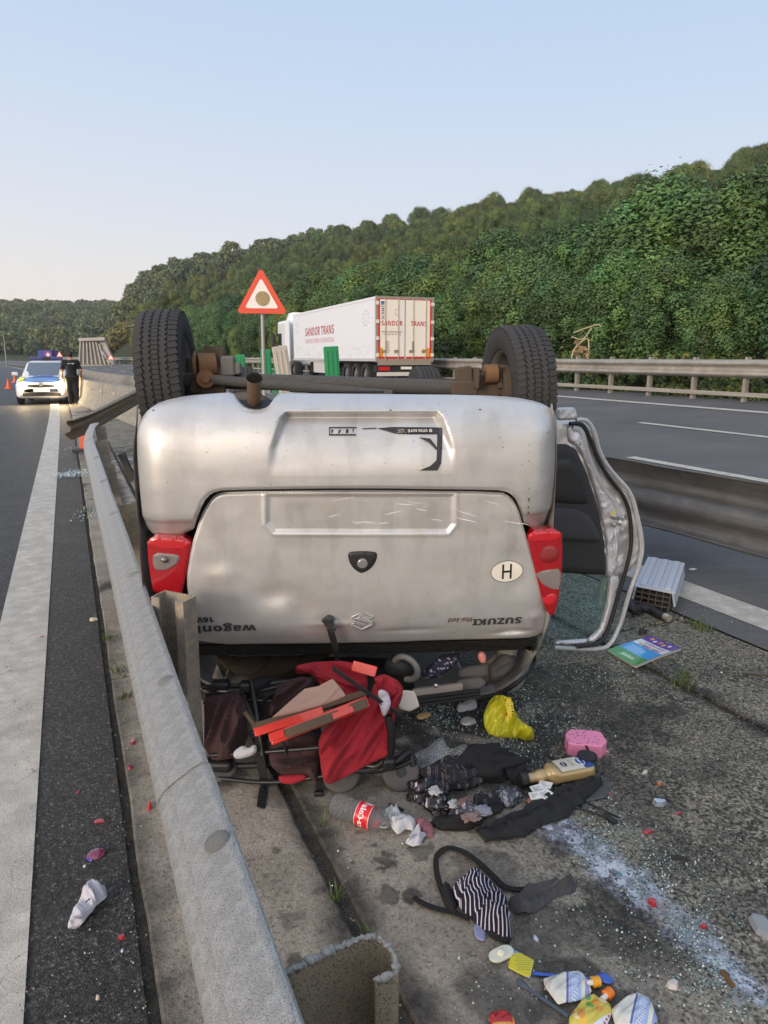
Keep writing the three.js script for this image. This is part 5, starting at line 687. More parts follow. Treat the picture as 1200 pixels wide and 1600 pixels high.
{ // --- tail lamps
  const redM = M({ c: [0.34, 0.006, 0.012], roughness: 0.16, clearcoat: 1, clearcoatRoughness: 0.04, bumpMap: rep(ribTex, 0.03), bumpScale: 0.0004 }), brightRedM = M({ c: [0.50, 0.012, 0.02], roughness: 0.25, clearcoat: 1, clearcoatRoughness: 0.1 }), deepRedM = M({ c: [0.24, 0.004, 0.008], roughness: 0.12, clearcoat: 1, bumpMap: rep(ribTex, 0.02), bumpScale: 0.0004 }), clearM = M({ c: [0.33, 0.28, 0.27], metalness: 0.6, roughness: 0.25, clearcoat: 1, bumpMap: rep(grain, 0.06), bumpScale: 0.002 });
  const lampF = (x, h) => gateCurve(h) + 0.02 * (x / 0.8) ** 2 + 0.05 * Math.max(0, Math.abs(x) - 0.70) - 0.004;
  const mk = (a, F, o = {}) => panel(o.round === 0 ? px2(a, F) : rounded(px2(a, F), 0.22, o.round || 1), onCar(F), { L: 0.012, r: 0.009, roll: 0.008, rim: 0.05, ...o });
  const blob = (cx, cy, rx, ry, F, out) => { const [x, h] = C2(cx, cy, F), g = new THREE.SphereGeometry(1, 22, 14); g.scale(rx, ry, out); g.translate(x, h, -F(x, h)); return g; };
  const rt = part('tail_lamp', mk([[822, 829], [879, 825], [880, 868], [876, 925], [868, 960], [860, 964], [850, 944], [838, 898]], lampF), redM, CAR);
  const F2 = (x, h) => lampF(x, h) - 0.004;
  part('stop_lens', mk([[825, 832], [877, 828], [877, 846], [827, 849]], F2, { rim: 0.008 }), brightRedM, rt); part('round_lens', blob(857, 866, 0.042, 0.036, lampF, 0.006), deepRedM, rt); part('clear_lens', mk([[838, 897], [846, 893], [860, 890], [877, 889], [875, 921], [864, 921], [850, 915], [842, 906]], F2, { rim: 0.006, r: 0.004, roll: 0.003 }), clearM, rt); part('lower_lens', blob(859, 936, 0.03, 0.026, lampF, 0.005), brightRedM, rt);
  const lt = part('tail_lamp', mk([[228, 834], [300, 840], [294, 874], [286, 920], [282, 934], [240, 934], [232, 890]], lampF), redM, CAR, 'broken left tail lamp');
  part('stop_lens', mk([[232, 838], [297, 843], [293, 862], [234, 857]], F2, { rim: 0.008 }), brightRedM, lt); part('clear_lens', mk([[236, 862], [278, 866], [283, 872], [276, 884], [260, 893], [238, 892]], F2, { rim: 0.008 }), clearM, lt);
  part('bulb', blob(257, 874, 0.016, 0.014, F2, 0.016), M({ c: [0.22, 0.21, 0.2], metalness: 0.6, roughness: 0.2 }), lt);
}
// --- body shell
const sideW = h => 0.832 - 0.2 * Math.pow(clamp((0.42 - h) / 0.42), 2) - 0.03 * smooth(1.2, 1.45, h), hBot = f => f < 0.46 ? lerp(0.52, 0.05, (f - 0.1) / 0.36) : f < 1.95 ? 0.045 : f < 2.55 ? lerp(0.045, 0.62, (f - 1.95) / 0.6) : lerp(0.62, 0.74, (f - 2.55) / 0.8);
const arch = (f, c) => Math.abs(f - c) < 0.36 ? Math.sqrt(0.36 ** 2 - (f - c) ** 2) * 0.85 : 0, hTop = f => 1.43 - 0.06 * f - Math.max(arch(f, 0.5), arch(f, 2.86));
const taper = f => 0.05 * smooth(2.4, 3.4, f) + 0.02 * smooth(0.3, 0.08, f);
{
  const side = (k, f0, f1, a = 0, b = 1, off = 0, h0 = null, h1 = null) => grid(Math.max(6, Math.round((f1 - f0) * 30)), 24, (u, v) => { const f = lerp(f0, f1, k > 0 ? u : 1 - u), lo = h0 ?? hBot(f), hi = h1 ?? hTop(f), h = lerp(lo, hi, lerp(a, b, v)); const p = V(k * (sideW(h) - taper(f) + off), h, -f); p.uv = [f, h]; return p; });
  part('quarter_panel', side(1, 0.10, 0.98), silverM, CAR); part('quarter_panel', side(-1, 0.10, 0.98), silverM, CAR);
  part('rear_door_panel', side(-1, 0.985, 1.74), silverM, CAR); part('front_door_panel', side(-1, 1.745, 2.48), silverM, CAR); part('front_door_panel', side(1, 1.745, 2.48), silverM, CAR);
  part('front_wing', side(1, 2.485, 3.36), silverM, CAR); part('front_wing', side(-1, 2.485, 3.36), silverM, CAR);
  part('sill', side(1, 0.98, 1.745, 0, 1, 0, 1.27, 1.35), silverM, CAR); part('roof_rail', side(1, 0.98, 1.745, 0, 1, 0, 0.045, 0.1), silverM, CAR);
  for (const [k, f0, f1] of [[1, 0.42, 0.88], [-1, 0.42, 0.88], [-1, 1.03, 1.7], [1, 1.8, 2.2], [-1, 1.8, 2.2]]) part('side_window', side(k, f0, f1, 0, 1, 0.003, 0.12, 0.47), darkGlassM, CAR);
  part('roof', rbox(1.2, 0.035, 1.52, 0.015, [-0.015, 0.03, -1.2]), silverM, CAR); part('headliner', rbox(1.16, 0.02, 1.45, 0.008, [-0.015, 0.062, -1.2]), M({ c: [0.30, 0.28, 0.25], roughness: 0.95 }), CAR);
  part('bonnet', grid(12, 8, (u, v) => V(lerp(-0.7, 0.67, u), lerp(0.62, 0.72, v) + 0.03 * (2 * u - 1) ** 2, -lerp(2.55, 3.34, v))), silverM, CAR);
  part('windscreen', grid(12, 8, (u, v) => V(lerp(-0.62, 0.6, u) * lerp(1, 1.1, v), lerp(0.05, 0.62, v), -lerp(1.95, 2.55, v))), darkGlassM, CAR);
  part('front_bumper', grid(20, 10, (u, v) => { const a = (u - 0.5) * 2; return V(a * 0.74 - 0.015, lerp(0.72, 1.24, v), -3.36 - 0.09 * (1 - a * a) - 0.03 * Math.sin(v * 3.14)); }), silverM, CAR);
  part('floor_pan', grid(10, 20, (u, v) => { const f = lerp(0.17, 3.3, v); return V(lerp(-0.74, 0.71, u), 1.405 - 0.06 * f + 0.012 * Math.sin(u * 20) * smooth(0.2, 0.4, v), -f); }), M({ c: [0.07, 0.062, 0.055], map: rep(rustTex, 0.8), roughness: 0.9, side: THREE.DoubleSide }), CAR);
  part('inner_panel', panel(px2([[240, 690], [260, 640], [340, 628], [780, 628], [850, 640], [870, 700], [866, 960], [820, 1000], [310, 1006], [258, 930]], gate0), onCar((x, h) => Math.max(gate0(x, h), bumperBase(x, h)) + 0.075), { L: 0.05 }), sealM, CAR);
  part('rear_seat', [rbox(1.2, 0.62, 0.16, 0.06, [-0.015, 0.72, -1.0], [0.15, 0, 0]), rbox(1.2, 0.16, 0.5, 0.06, [-0.015, 1.05, -1.25]), rbox(0.26, 0.18, 0.1, 0.04, [-0.33, 0.33, -1.0]), rbox(0.26, 0.18, 0.1, 0.04, [0.3, 0.33, -1.0])], clothGreyM, CAR);
  part('front_seats', [-1, 1].flatMap(k => [rbox(0.5, 0.62, 0.15, 0.06, [k * 0.36, 0.66, -1.75], [0.2, 0, 0]), rbox(0.5, 0.16, 0.48, 0.06, [k * 0.36, 0.98, -2.0]), rbox(0.24, 0.18, 0.1, 0.04, [k * 0.36, 0.28, -1.72])]), clothGreyM, CAR);
  part('dashboard', rbox(1.4, 0.3, 0.3, 0.08, [-0.015, 0.86, -2.5]), trimBlackM, CAR); part('boot_lining', [box(0.03, 0.6, 0.7, [-0.74, 0.85, -0.55]), box(0.03, 0.6, 0.7, [0.71, 0.85, -0.55])], clothGreyM, CAR);
  part('pillar_trim', tube([V(0.70, 0.46, -0.24), V(0.70, 0.25, -0.36), V(0.58, 0.1, -0.48)], 0.045, 12, 8), M({ c: [0.27, 0.25, 0.22], roughness: 0.8 }), CAR);
  // two ends of the underside seen above the bumper
  part('fuel_tank', rbox(0.75, 0.12, 0.5, 0.05, [0.2, 1.40, -1.15]), trimBlackM, CAR); part('silencer', xf(lump(0.12, 0.075, 0.2, 5, 0.03), [-0.42, 1.385, -0.42]), M({ map: rep(rustTex, 0.3), c: [0.4, 0.36, 0.33], roughness: 0.9 }), CAR);
  part('door_mirror', xf(lump(0.1, 0.075, 0.07, 7, 0.1), [-0.92, 0.78, -2.05]), trimBlackM, CAR);
  part('side_moulding', bar(V(-0.815, 0.96, -0.3), V(-0.815, 0.93, -2.4), 0.02, 0.09, V(0, 1, 0)), trimBlackM, CAR);
}
{ // --- rear axle, exhaust, wheels
  const rustyM = M({ map: rep(rustTex, 0.12), c: [0.36, 0.31, 0.27], roughness: 0.85, bumpMap: rep(grain, 0.08), bumpScale: 0.002 }), dustM = M({ map: rep(steelTex, 0.14), c: [0.27, 0.26, 0.25], roughness: 0.8, bumpMap: rep(grain, 0.08), bumpScale: 0.002 }), rust2M = M({ map: rep(rustTex, 0.12), c: [0.60, 0.36, 0.22], roughness: 0.9 });
  const at = (px, py, f) => { const [o, d] = carRay(px, py), t = (-f - o.z) / d.z; return o.addScaledVector(d, t); };
  part('axle_beam', [rod(at(285, 594, 0.52), at(460, 598, 0.52), 0.032, 0.034, 20), rod(at(460, 598, 0.52), at(742, 607, 0.52), 0.034, 0.034, 20), rod(at(738, 607, 0.52), at(790, 607, 0.52), 0.04, 0.05, 16)], dustM, CAR);
  part('panhard_rod', rod(at(330, 593, 0.42), at(612, 617, 0.44), 0.021, 0.021, 14), dustM, CAR);
  part('axle_bracket', [bar(at(314, 604, 0.47), at(352, 604, 0.47), 0.06, 0.05, V(0, 0, 1)), bar(at(318, 556, 0.5), at(350, 560, 0.5), 0.03, 0.09, V(0, 1, 0)), bar(at(340, 575, 0.5), at(352, 604, 0.5), 0.03, 0.07, V(0, 0, 1)), bar(at(300, 600, 0.52), at(345, 608, 0.52), 0.07, 0.09, V(0, 0, 1))], rustyM, CAR);
  part('bush', [rod(at(309, 571, 0.47), at(336, 570, 0.49), 0.05, 0.05, 24), rod(at(305, 571, 0.47), at(309, 571, 0.47), 0.058, 0.058, 24), rod(at(321, 592, 0.40), at(321, 592, 0.46), 0.036, 0.036, 24), rod(at(321, 592, 0.385), at(321, 592, 0.42), 0.016, 0.016, 16)], rust2M, CAR);
  part('spring_perch', [rbox(0.06, 0.085, 0.08, 0.012, at(357, 572, 0.5).toArray()), rbox(0.05, 0.05, 0.06, 0.01, at(368, 576, 0.5).toArray())], M({ map: rep(steelTex, 0.1), c: [0.42, 0.4, 0.37], roughness: 0.8 }), CAR);
  part('axle_bracket', [bar(at(723, 573, 0.5), at(726, 601, 0.5), 0.07, 0.05, V(0, 0, 1)), bar(at(744, 574, 0.46), at(742, 606, 0.46), 0.012, 0.1, V(0, 0, 1)), bar(at(776, 570, 0.5), at(778, 606, 0.5), 0.02, 0.09, V(0, 0, 1)), bar(at(742, 604, 0.48), at(780, 606, 0.48), 0.012, 0.1, V(0, 1, 0)), bar(at(704, 606, 0.5), at(745, 606, 0.5), 0.06, 0.07, V(0, 0, 1))], rustyM, CAR);
  part('bush', rod(at(757, 585, 0.47), at(776, 584, 0.47), 0.042, 0.042, 22), rust2M, CAR);
  const pipe = part('exhaust_pipe', [tube([at(397, 592, 0.1), at(397, 610, 0.13), at(398, 632, 0.2), at(408, 640, 0.34), at(412, 634, 0.5)], 0.026, 30, 16)], M({ map: rep(rustTex, 0.2), c: [0.42, 0.31, 0.24], roughness: 0.8, metalness: 0.2 }), CAR);
  part('pipe_mouth', [xf(new THREE.TorusGeometry(0.0255, 0.005, 8, 26), at(397, 591, 0.1).toArray(), [0.75, 0, 0]), cyl(0.024, 0.024, 0.004, at(397, 592.5, 0.1).toArray(), [Math.PI / 2 + 0.75, 0, 0], 24)], M({ c: [0.015, 0.013, 0.012], roughness: 0.9 }), pipe);
  part('shock_absorber', [rod(at(300, 560, 0.62), at(296, 640, 0.62), 0.025, 0.025, 14), rod(at(790, 570, 0.62), at(786, 640, 0.62), 0.025, 0.025, 14)], rustyM, CAR);
  part('brake_line', [tube([at(280, 588, 0.6), at(360, 590, 0.6), at(470, 592, 0.62), at(640, 592, 0.62), at(750, 596, 0.6)], 0.006, 40, 6), tube([at(330, 580, 0.62), at(352, 600, 0.7), at(440, 604, 0.9), at(470, 600, 1.3)], 0.008, 30, 6), tube([at(742, 588, 0.6), at(700, 600, 0.8), at(650, 603, 1.3)], 0.008, 30, 6), tube([at(452, 611, 0.34), at(520, 612, 0.34), at(600, 612, 0.36)], 0.005, 20, 6)], trimBlackM, CAR);
  for (const [x0, y0] of [[304, 612], [778, 616]]) { const pts = []; for (let k = 0; k <= 60; k++) { const a = k / 60 * 6.2832 * 4, b = at(x0, y0, 0.66); pts.push(V(b.x + Math.cos(a) * 0.05, b.y - 0.07 + k / 60 * 0.16, b.z + Math.sin(a) * 0.05)); } part('coil_spring', tube(pts, 0.008, 160, 6), rustyM, CAR); }
  // wheels
  const Rr = 0.287, Wt = 0.178, tyreG = xf(lathe([[0.182, -0.078], [0.2, -0.086], [0.235, -0.0905], [0.262, -0.086], [0.275, -0.076], [0.279, -0.06], [0.280, 0], [0.279, 0.06], [0.275, 0.076], [0.262, 0.086], [0.235, 0.0905], [0.2, 0.086], [0.182, 0.078]], 64), [0, 0, 0], [0, 0, -Math.PI / 2]);
  const blocks = []; for (const [x, w, n, sk, off] of [[-0.066, 0.034, 62, 0.30, 0], [-0.031, 0.027, 74, 0.62, 0.4], [0.0, 0.024, 92, 0.12, 0.1], [0.031, 0.027, 74, 0.62, 0.2], [0.066, 0.034, 62, 0.30, 0.5]]) for (let i = 0; i < n; i++) { const a = (i + off) / n * 6.2832, L = 6.2832 * 0.284 / n * 0.86; const g = new THREE.BoxGeometry(w, 0.012, L); const edge = Math.abs(x) > 0.06 ? -0.0035 : 0; g.rotateZ(Math.abs(x) > 0.06 ? -Math.sign(x) * 0.24 : 0); g.rotateY(sk); g.translate(x, 0.2792 + edge, 0); g.rotateX(a); blocks.push(g); }
  const treadG = merge(blocks), rimG = xf(lathe([[0.045, 0.02], [0.09, 0.012], [0.13, 0.035], [0.15, 0.03], [0.158, 0.0], [0.162, -0.05], [0.172, -0.066], [0.186, -0.076], [0.188, -0.081]], 48), [0, 0, 0], [0, 0, -Math.PI / 2]);
  const rimOut = xf(lathe([[0.0, 0.03], [0.09, 0.012], [0.13, 0.035], [0.15, 0.03], [0.158, 0.0], [0.165, 0.06], [0.186, 0.076], [0.188, 0.081]], 48), [0, 0, 0], [0, 0, -Math.PI / 2]);
  const tyreM = M({ c: [0.034, 0.033, 0.033], roughness: 0.85, bumpMap: rep(grain, 0.2), bumpScale: 0.002 }), treadM = M({ c: [0.040, 0.039, 0.039], roughness: 0.8, bumpMap: rep(grain, 0.15), bumpScale: 0.001 });
  const holes = []; for (let i = 0; i < 12; i++) { const a = i / 12 * 6.2832; holes.push(xf(new THREE.CylinderGeometry(0.014, 0.014, 0.004, 12), [0.024, Math.cos(a) * 0.112, Math.sin(a) * 0.112], [0, 0, Math.PI / 2])); }
  const wheel = (p, inner, cam, toe) => { const t = part('wheel', tyreG, tyreM, CAR); t.position.copy(p); t.rotation.set(0, toe, cam); part('tread', treadG, treadM, t); const r = part('rim', rimG, M({ c: [0.15, 0.145, 0.14], roughness: 0.6, metalness: 0.4 }), t); const ro = part('rim', rimOut, M({ c: [0.3, 0.3, 0.3], roughness: 0.5, metalness: 0.6 }), t); if (inner > 0) { r.rotation.y = 0; ro.rotation.y = 0; } else { r.rotation.y = Math.PI; ro.rotation.y = Math.PI; } const d = part('brake_drum', xf(cyl(0.105, 0.112, 0.075, [0, 0, 0], [0, 0, 0], 32), [inner * -0.045, 0, 0], [0, 0, Math.PI / 2]), rustyM, t); return t; };
  wheel(V(-0.745, 1.508, -0.52), 1, 0.05, 0.03); wheel(V(0.755, 1.452, -0.53), 1, 0.02, 0.06).children.forEach(() => 0);
  wheel(V(-0.70, 1.245, -2.86), -1, 0, 0.1); wheel(V(0.68, 1.245, -2.86), 1, 0, 0.1);
}
{ // --- right rear door, torn open, its inside facing us
  const pl = leaning(930, 840, 3.68, 0.05, 0.25), mk = (a, o) => toCar(pillow(a, pl, { L: 0.03, ...o }));
  const lift = q => plane(pl.at(0, 0, q), pl.n, pl.x);
  const mkL = (a, q, o) => toCar(pillow(a, lift(q), { L: 0.025, ...o }));
  const skin = part('rear_door', mk([[840, 652], [912, 655], [927, 672], [937, 705], [953, 735], [981, 765], [992, 795], [1004, 848], [1002, 872], [978, 896], [950, 902], [940, 896], [840, 896]], { t: 0.03, back: 0.9, r: 0.04, wr: 0.012, wf: 7, round: 1, seed: 5 }), silverM, CAR);
  const inM = M({ c: [0.76, 0.76, 0.77], metalness: 0.6, roughness: 0.32, clearcoat: 0.6, bumpMap: rep(grain, 0.5), bumpScale: 0.003 });
  const at = (x, y, q = 0) => onPlane(x, y, pl.at(0, 0, q), pl.n);
  const tb = (a, r, q) => tube(a.map(([x, y]) => at(x, y, q)), r, 60, 8);
  part('door_edge', toCar(merge([tb([[900, 657], [916, 657], [928, 674], [938, 708], [956, 737], [983, 768], [994, 800], [1003, 848], [999, 880], [984, 925], [969, 975], [953, 1006], [932, 1014], [866, 1012]], 0.012, 0.045), tb([[893, 668], [908, 676], [918, 712], [940, 760], [962, 790], [970, 828]], 0.018, 0.045)])), inM, skin);
  part('inner_flange', merge([mkL([[886, 664], [902, 668], [914, 700], [936, 752], [958, 782], [968, 820], [965, 868], [960, 900], [946, 902], [946, 850], [936, 792], [920, 740], [902, 700], [888, 690]], 0.034, { t: 0.022, r: 0.02, back: 0.2, wr: 0.006, wf: 14 }), mkL([[950, 898], [968, 898], [962, 930], [947, 984], [926, 1004], [866, 1008], [866, 1001], [918, 998], [936, 982], [948, 938]], 0.012, { t: 0.022, r: 0.015, back: 0.8, round: 1 })]), inM, skin);
  part('seal', toCar(tb([[890, 662], [910, 664], [924, 690], [934, 716], [950, 744], [974, 776], [984, 806], [986, 850], [978, 890], [966, 930], [951, 980], [936, 1004], [900, 1011]], 0.011, 0.052)), sealM, skin);
  const tr = part('trim_panel', mkL([[840, 696], [884, 693], [900, 702], [918, 744], [934, 795], [944, 850], [947, 899], [840, 892]], 0.05, { t: 0.03, r: 0.05, round: 1, L: 0.02 }), trimBlackM, skin);
  part('armrest', mkL([[840, 790], [900, 795], [922, 806], [938, 840], [936, 848], [840, 842]], 0.085, { t: 0.03, r: 0.05 }), clothGreyM, tr); part('door_pocket', mkL([[840, 720], [892, 716], [908, 745], [924, 790], [840, 784]], 0.078, { t: 0.012, r: 0.05 }), M({ c: [0.017, 0.017, 0.018], roughness: 0.4 }), tr);
  part('latch', toCar(merge([[960, 808, 0.028], [968, 816, 0.022], [958, 820, 0.018], [972, 808, 0.014]].map(([x, y, r], i) => { const p = at(x, y, 0.07); return xf(shard(r * 2.2, r * 1.6, r, i + 3), p.toArray(), [1.2, i, 0.4]); }))), chromeM, skin); part('sticker', toCar(xf(box(0.035, 0.02, 0.003), at(958, 802, 0.085).toArray(), [0, 0.2, 0.5])), M({ c: [0.62, 0.55, 0.2] }), skin);
  part('window_glass', toCar((() => { const o = rounded([[866, 894], [948, 900], [956, 906], [947, 940], [934, 982], [918, 999], [866, 1002]].map(p => pl.to(...p)), 0.2, 1); return panel(o, (x, y, l) => pl.at(x, y, 0.012 + l), { L: 0.05, rim: 0.004, uv: (x, y) => [x, y] }); })()), M({ c: [0.66, 0.85, 0.83], transmission: 0.95, thickness: 0, roughness: 0.04, ior: 1.45, specularIntensity: 0.6 }), skin);
  part('window_channel', mkL([[940, 896], [952, 898], [948, 922], [940, 955], [930, 952]], 0.0, { t: 0.012, r: 0.01, round: 1 }), M({ c: [0.3, 0.28, 0.25], roughness: 0.6 }), skin);
  part('sill_end', toCar(pillow([[868, 637], [897, 636], [902, 656], [870, 657]], leaning(890, 646, 3.5, 0.1, 0.3), { t: 0.02, r: 0.012, back: 1, cut: 0.006, wr: 0.006 })), silverM, CAR);
}
// ---------- things thrown about ----------
const weave = dataTex(256, (i, j) => { const v = 0.86 + 0.1 * Math.sin(i * 1.57) * Math.sin(j * 1.57) + 0.1 * (hash2(i, j, 3) - 0.5); return [v, v, v]; });
const cloth = (c, o = {}) => M({ c, roughness: 0.9, map: rep(weave, 0.09), bumpMap: rep(grain, 0.06), bumpScale: 0.0008, side: THREE.DoubleSide, ...o });
const gp = (px, py, h = 0) => G(px, py, h);
const lying = (name, label, category, outline, mat, o = {}, h = 0.006, group) => { const c = outline.reduce((s, p) => [s[0] + p[0] / outline.length, s[1] + p[1] / outline.length], [0, 0]); return solo(name, label, category, pillow(outline, ground(c[0], c[1], h), { L: 0.008, t: 0.012, r: 0.02, ...o }), mat, group); };
{ // --- folded pushchair spilling out of the rear window
  const redM = cloth([0.50, 0.022, 0.04]), darkM = cloth([0.075, 0.035, 0.036]), black = cloth([0.018, 0.018, 0.019]), tubeM = M({ c: [0.02, 0.02, 0.021], roughness: 0.35, metalness: 0.2 });
  const b = G(480, 1215), t = thing('pushchair', 'folded pushchair with red hood and dark brown seat lying under the open rear window', 'pushchair', b), off = g => g.translate(-b.x, -b.y, -b.z);
  const P = (a, px, py, d, o, tilt = 0.5, yaw = 0) => off(pillow(a, leaning(px, py, d, tilt, yaw), { L: 0.010, ...o }));
  part('hood', [P([[596, 1060], [622, 1068], [632, 1082], [616, 1120], [614, 1160], [608, 1182], [592, 1186], [566, 1200], [540, 1214], [508, 1230], [500, 1190], [498, 1150], [520, 1124], [548, 1110], [580, 1090], [582, 1068]], 560, 1150, 2.40, { t: 0.04, r: 0.09, wr: 0.075, wf: 11, ang: 1.0, seed: 3, cut: 0.02 }, 0.55),
    P([[462, 1040], [490, 1034], [530, 1032], [556, 1036], [574, 1056], [575, 1080], [550, 1098], [520, 1092], [500, 1070], [486, 1052], [462, 1054]], 520, 1065, 2.58, { t: 0.035, r: 0.05, wr: 0.06, wf: 12, ang: -0.4, seed: 8 }, 0.5)], redM, t);
  part('hood_edge', P([[582, 1060], [600, 1052], [624, 1064], [632, 1080], [618, 1096], [600, 1088]], 606, 1074, 2.46, { t: 0.03, r: 0.03, wr: 0.03, wf: 16, ang: 1.2, seed: 4 }, 0.4), redM, t);
  part('hood_lining', P([[590, 1076], [606, 1080], [612, 1100], [600, 1124], [592, 1100]], 601, 1100, 2.385, { t: 0.012, r: 0.02, wr: 0.01, wf: 20 }), M({ c: [0.55, 0.5, 0.55], roughness: 0.5 }), t);
  part('seat_fabric', [P([[318, 1088], [372, 1082], [392, 1100], [392, 1130], [384, 1160], [372, 1185], [330, 1190], [318, 1160]], 350, 1135, 2.5, { t: 0.06, r: 0.08, wr: 0.05, wf: 10, ang: 1.3, seed: 5 }, 0.6), P([[432, 1070], [470, 1056], [494, 1060], [480, 1090], [440, 1110], [420, 1122], [425, 1096]], 455, 1090, 2.56, { t: 0.04, r: 0.05, wr: 0.045, wf: 11, seed: 6 }, 0.5), P([[418, 1150], [470, 1138], [500, 1150], [500, 1195], [496, 1226], [478, 1210], [440, 1212], [422, 1196]], 462, 1175, 2.42, { t: 0.05, r: 0.06, wr: 0.05, wf: 11, ang: 0.2, seed: 7 }, 0.6)], darkM, t);
  part('inner_padding', P([[390, 1062], [440, 1060], [470, 1080], [450, 1120], [440, 1150], [500, 1130], [506, 1160], [440, 1180], [400, 1170], [380, 1120]], 440, 1120, 2.60, { t: 0.06, r: 0.08, wr: 0.06, wf: 10, seed: 11 }, 0.6), black, t);
  part('footrest_trim', P([[433, 1212], [446, 1211], [478, 1209], [480, 1217], [456, 1226], [438, 1224]], 456, 1217, 2.36, { t: 0.014, r: 0.016 }, 0.7), redM, t);
  const Q = (px, py, d) => D(px, py, d).sub(b);
  part('frame', [tube([Q(316, 1074, 2.62), Q(400, 1070, 2.62), Q(492, 1060, 2.66)], 0.011, 20, 10), tube([Q(322, 1086, 2.6), Q(390, 1082, 2.6), Q(440, 1072, 2.62)], 0.009, 20, 10), tube([Q(318, 1098, 2.58), Q(400, 1094, 2.56), Q(470, 1098, 2.54)], 0.007, 20, 8), tube([Q(330, 1180, 2.42), Q(400, 1176, 2.38), Q(500, 1168, 2.34)], 0.008, 20, 8), tube([Q(392, 1060, 2.58), Q(402, 1120, 2.42), Q(410, 1180, 2.36)], 0.008, 16, 8), tube([Q(330, 1215, 2.40), Q(430, 1222, 2.38), Q(560, 1204, 2.36), Q(615, 1200, 2.38), Q(650, 1185, 2.42)], 0.009, 30, 10), tube([Q(326, 1196, 2.46), Q(400, 1196, 2.46), Q(470, 1190, 2.46)], 0.012, 20, 10), tube([Q(606, 1118, 2.36), Q(612, 1150, 2.35), Q(608, 1180, 2.36), Q(590, 1196, 2.37), Q(575, 1196, 2.38)], 0.0155, 24, 10), tube([Q(440, 1150, 2.37), Q(452, 1190, 2.34), Q(442, 1160, 2.35)], 0.003, 10, 6)], tubeM, t);
  part('joint', [rbox(0.07, 0.035, 0.05, 0.012, Q(345, 1070, 2.58).toArray()), rbox(0.05, 0.04, 0.05, 0.012, Q(384, 1072, 2.58).toArray()), rbox(0.12, 0.05, 0.06, 0.02, Q(340, 1195, 2.44).toArray()), rbox(0.05, 0.05, 0.05, 0.015, Q(608, 1192, 2.36).toArray())], tubeM, t);
  const wheel = (px, py, h, r, turn, tilt) => { const c = G(px, py, h).sub(b), w = part('wheel', xf(lathe([[0.3, -0.17], [0.8, -0.2], [0.96, -0.14], [1, 0], [0.96, 0.14], [0.8, 0.2], [0.3, 0.17]].map(([a, q]) => [a * r, q * r]), 30), [0, 0, 0], [0, 0, Math.PI / 2]), M({ c: [0.085, 0.08, 0.078], roughness: 0.85 }), t); w.position.copy(c); w.quaternion.setFromUnitVectors(V(1, 0, 0), V(turn, tilt, 1).normalize()); part('hub', xf(merge([cyl(r * 0.72, r * 0.72, r * 0.3, [0, 0, 0]), cyl(r * 0.18, r * 0.18, r * 0.5, [0, 0, 0]), ...[0, 1, 2].map(k => xf(box(r * 1.3, r * 0.34, r * 0.16), [0, 0, 0], [0, k * 1.05, 0]))]), [0, 0, 0], [0, 0, Math.PI / 2]), M({ c: [0.016, 0.016, 0.017], roughness: 0.4 }), w); };
  wheel(626, 1206, 0.06, 0.072, 0.15, 0.6); wheel(533, 1208, 0.045, 0.076, -0.1, 1.4); wheel(346, 1200, 0.05, 0.06, 0.3, 2.5);
  part('fork', tube([Q(560, 1204, 2.36), Q(595, 1202, 2.37), Q(622, 1188, 2.38), Q(640, 1176, 2.42), Q(646, 1196, 2.41)], 0.014, 20, 8), tubeM, t);
  part('strap', [off(strap([G(404, 1150, 0.16), G(408, 1190, 0.09), G(412, 1220, 0.02), G(408, 1262, 0.006)], 0.033, 0.004, 20, V(0, 0.3, -1))), off(strap([G(504, 1170, 0.13), G(502, 1200, 0.06), G(499, 1236, 0.01)], 0.03, 0.004, 20, V(0, 0.3, -1))), off(strap([G(374, 1085, 0.3), G(384, 1110, 0.26), G(396, 1140, 0.2)], 0.05, 0.005, 14, V(0, 0.3, -1)))], black, t);
  part('buckle', [rbox(0.036, 0.02, 0.02, 0.006, G(498, 1240, 0.01).sub(b).toArray()), rbox(0.03, 0.03, 0.02, 0.006, G(399, 1147, 0.2).sub(b).toArray())], tubeM, t);
}
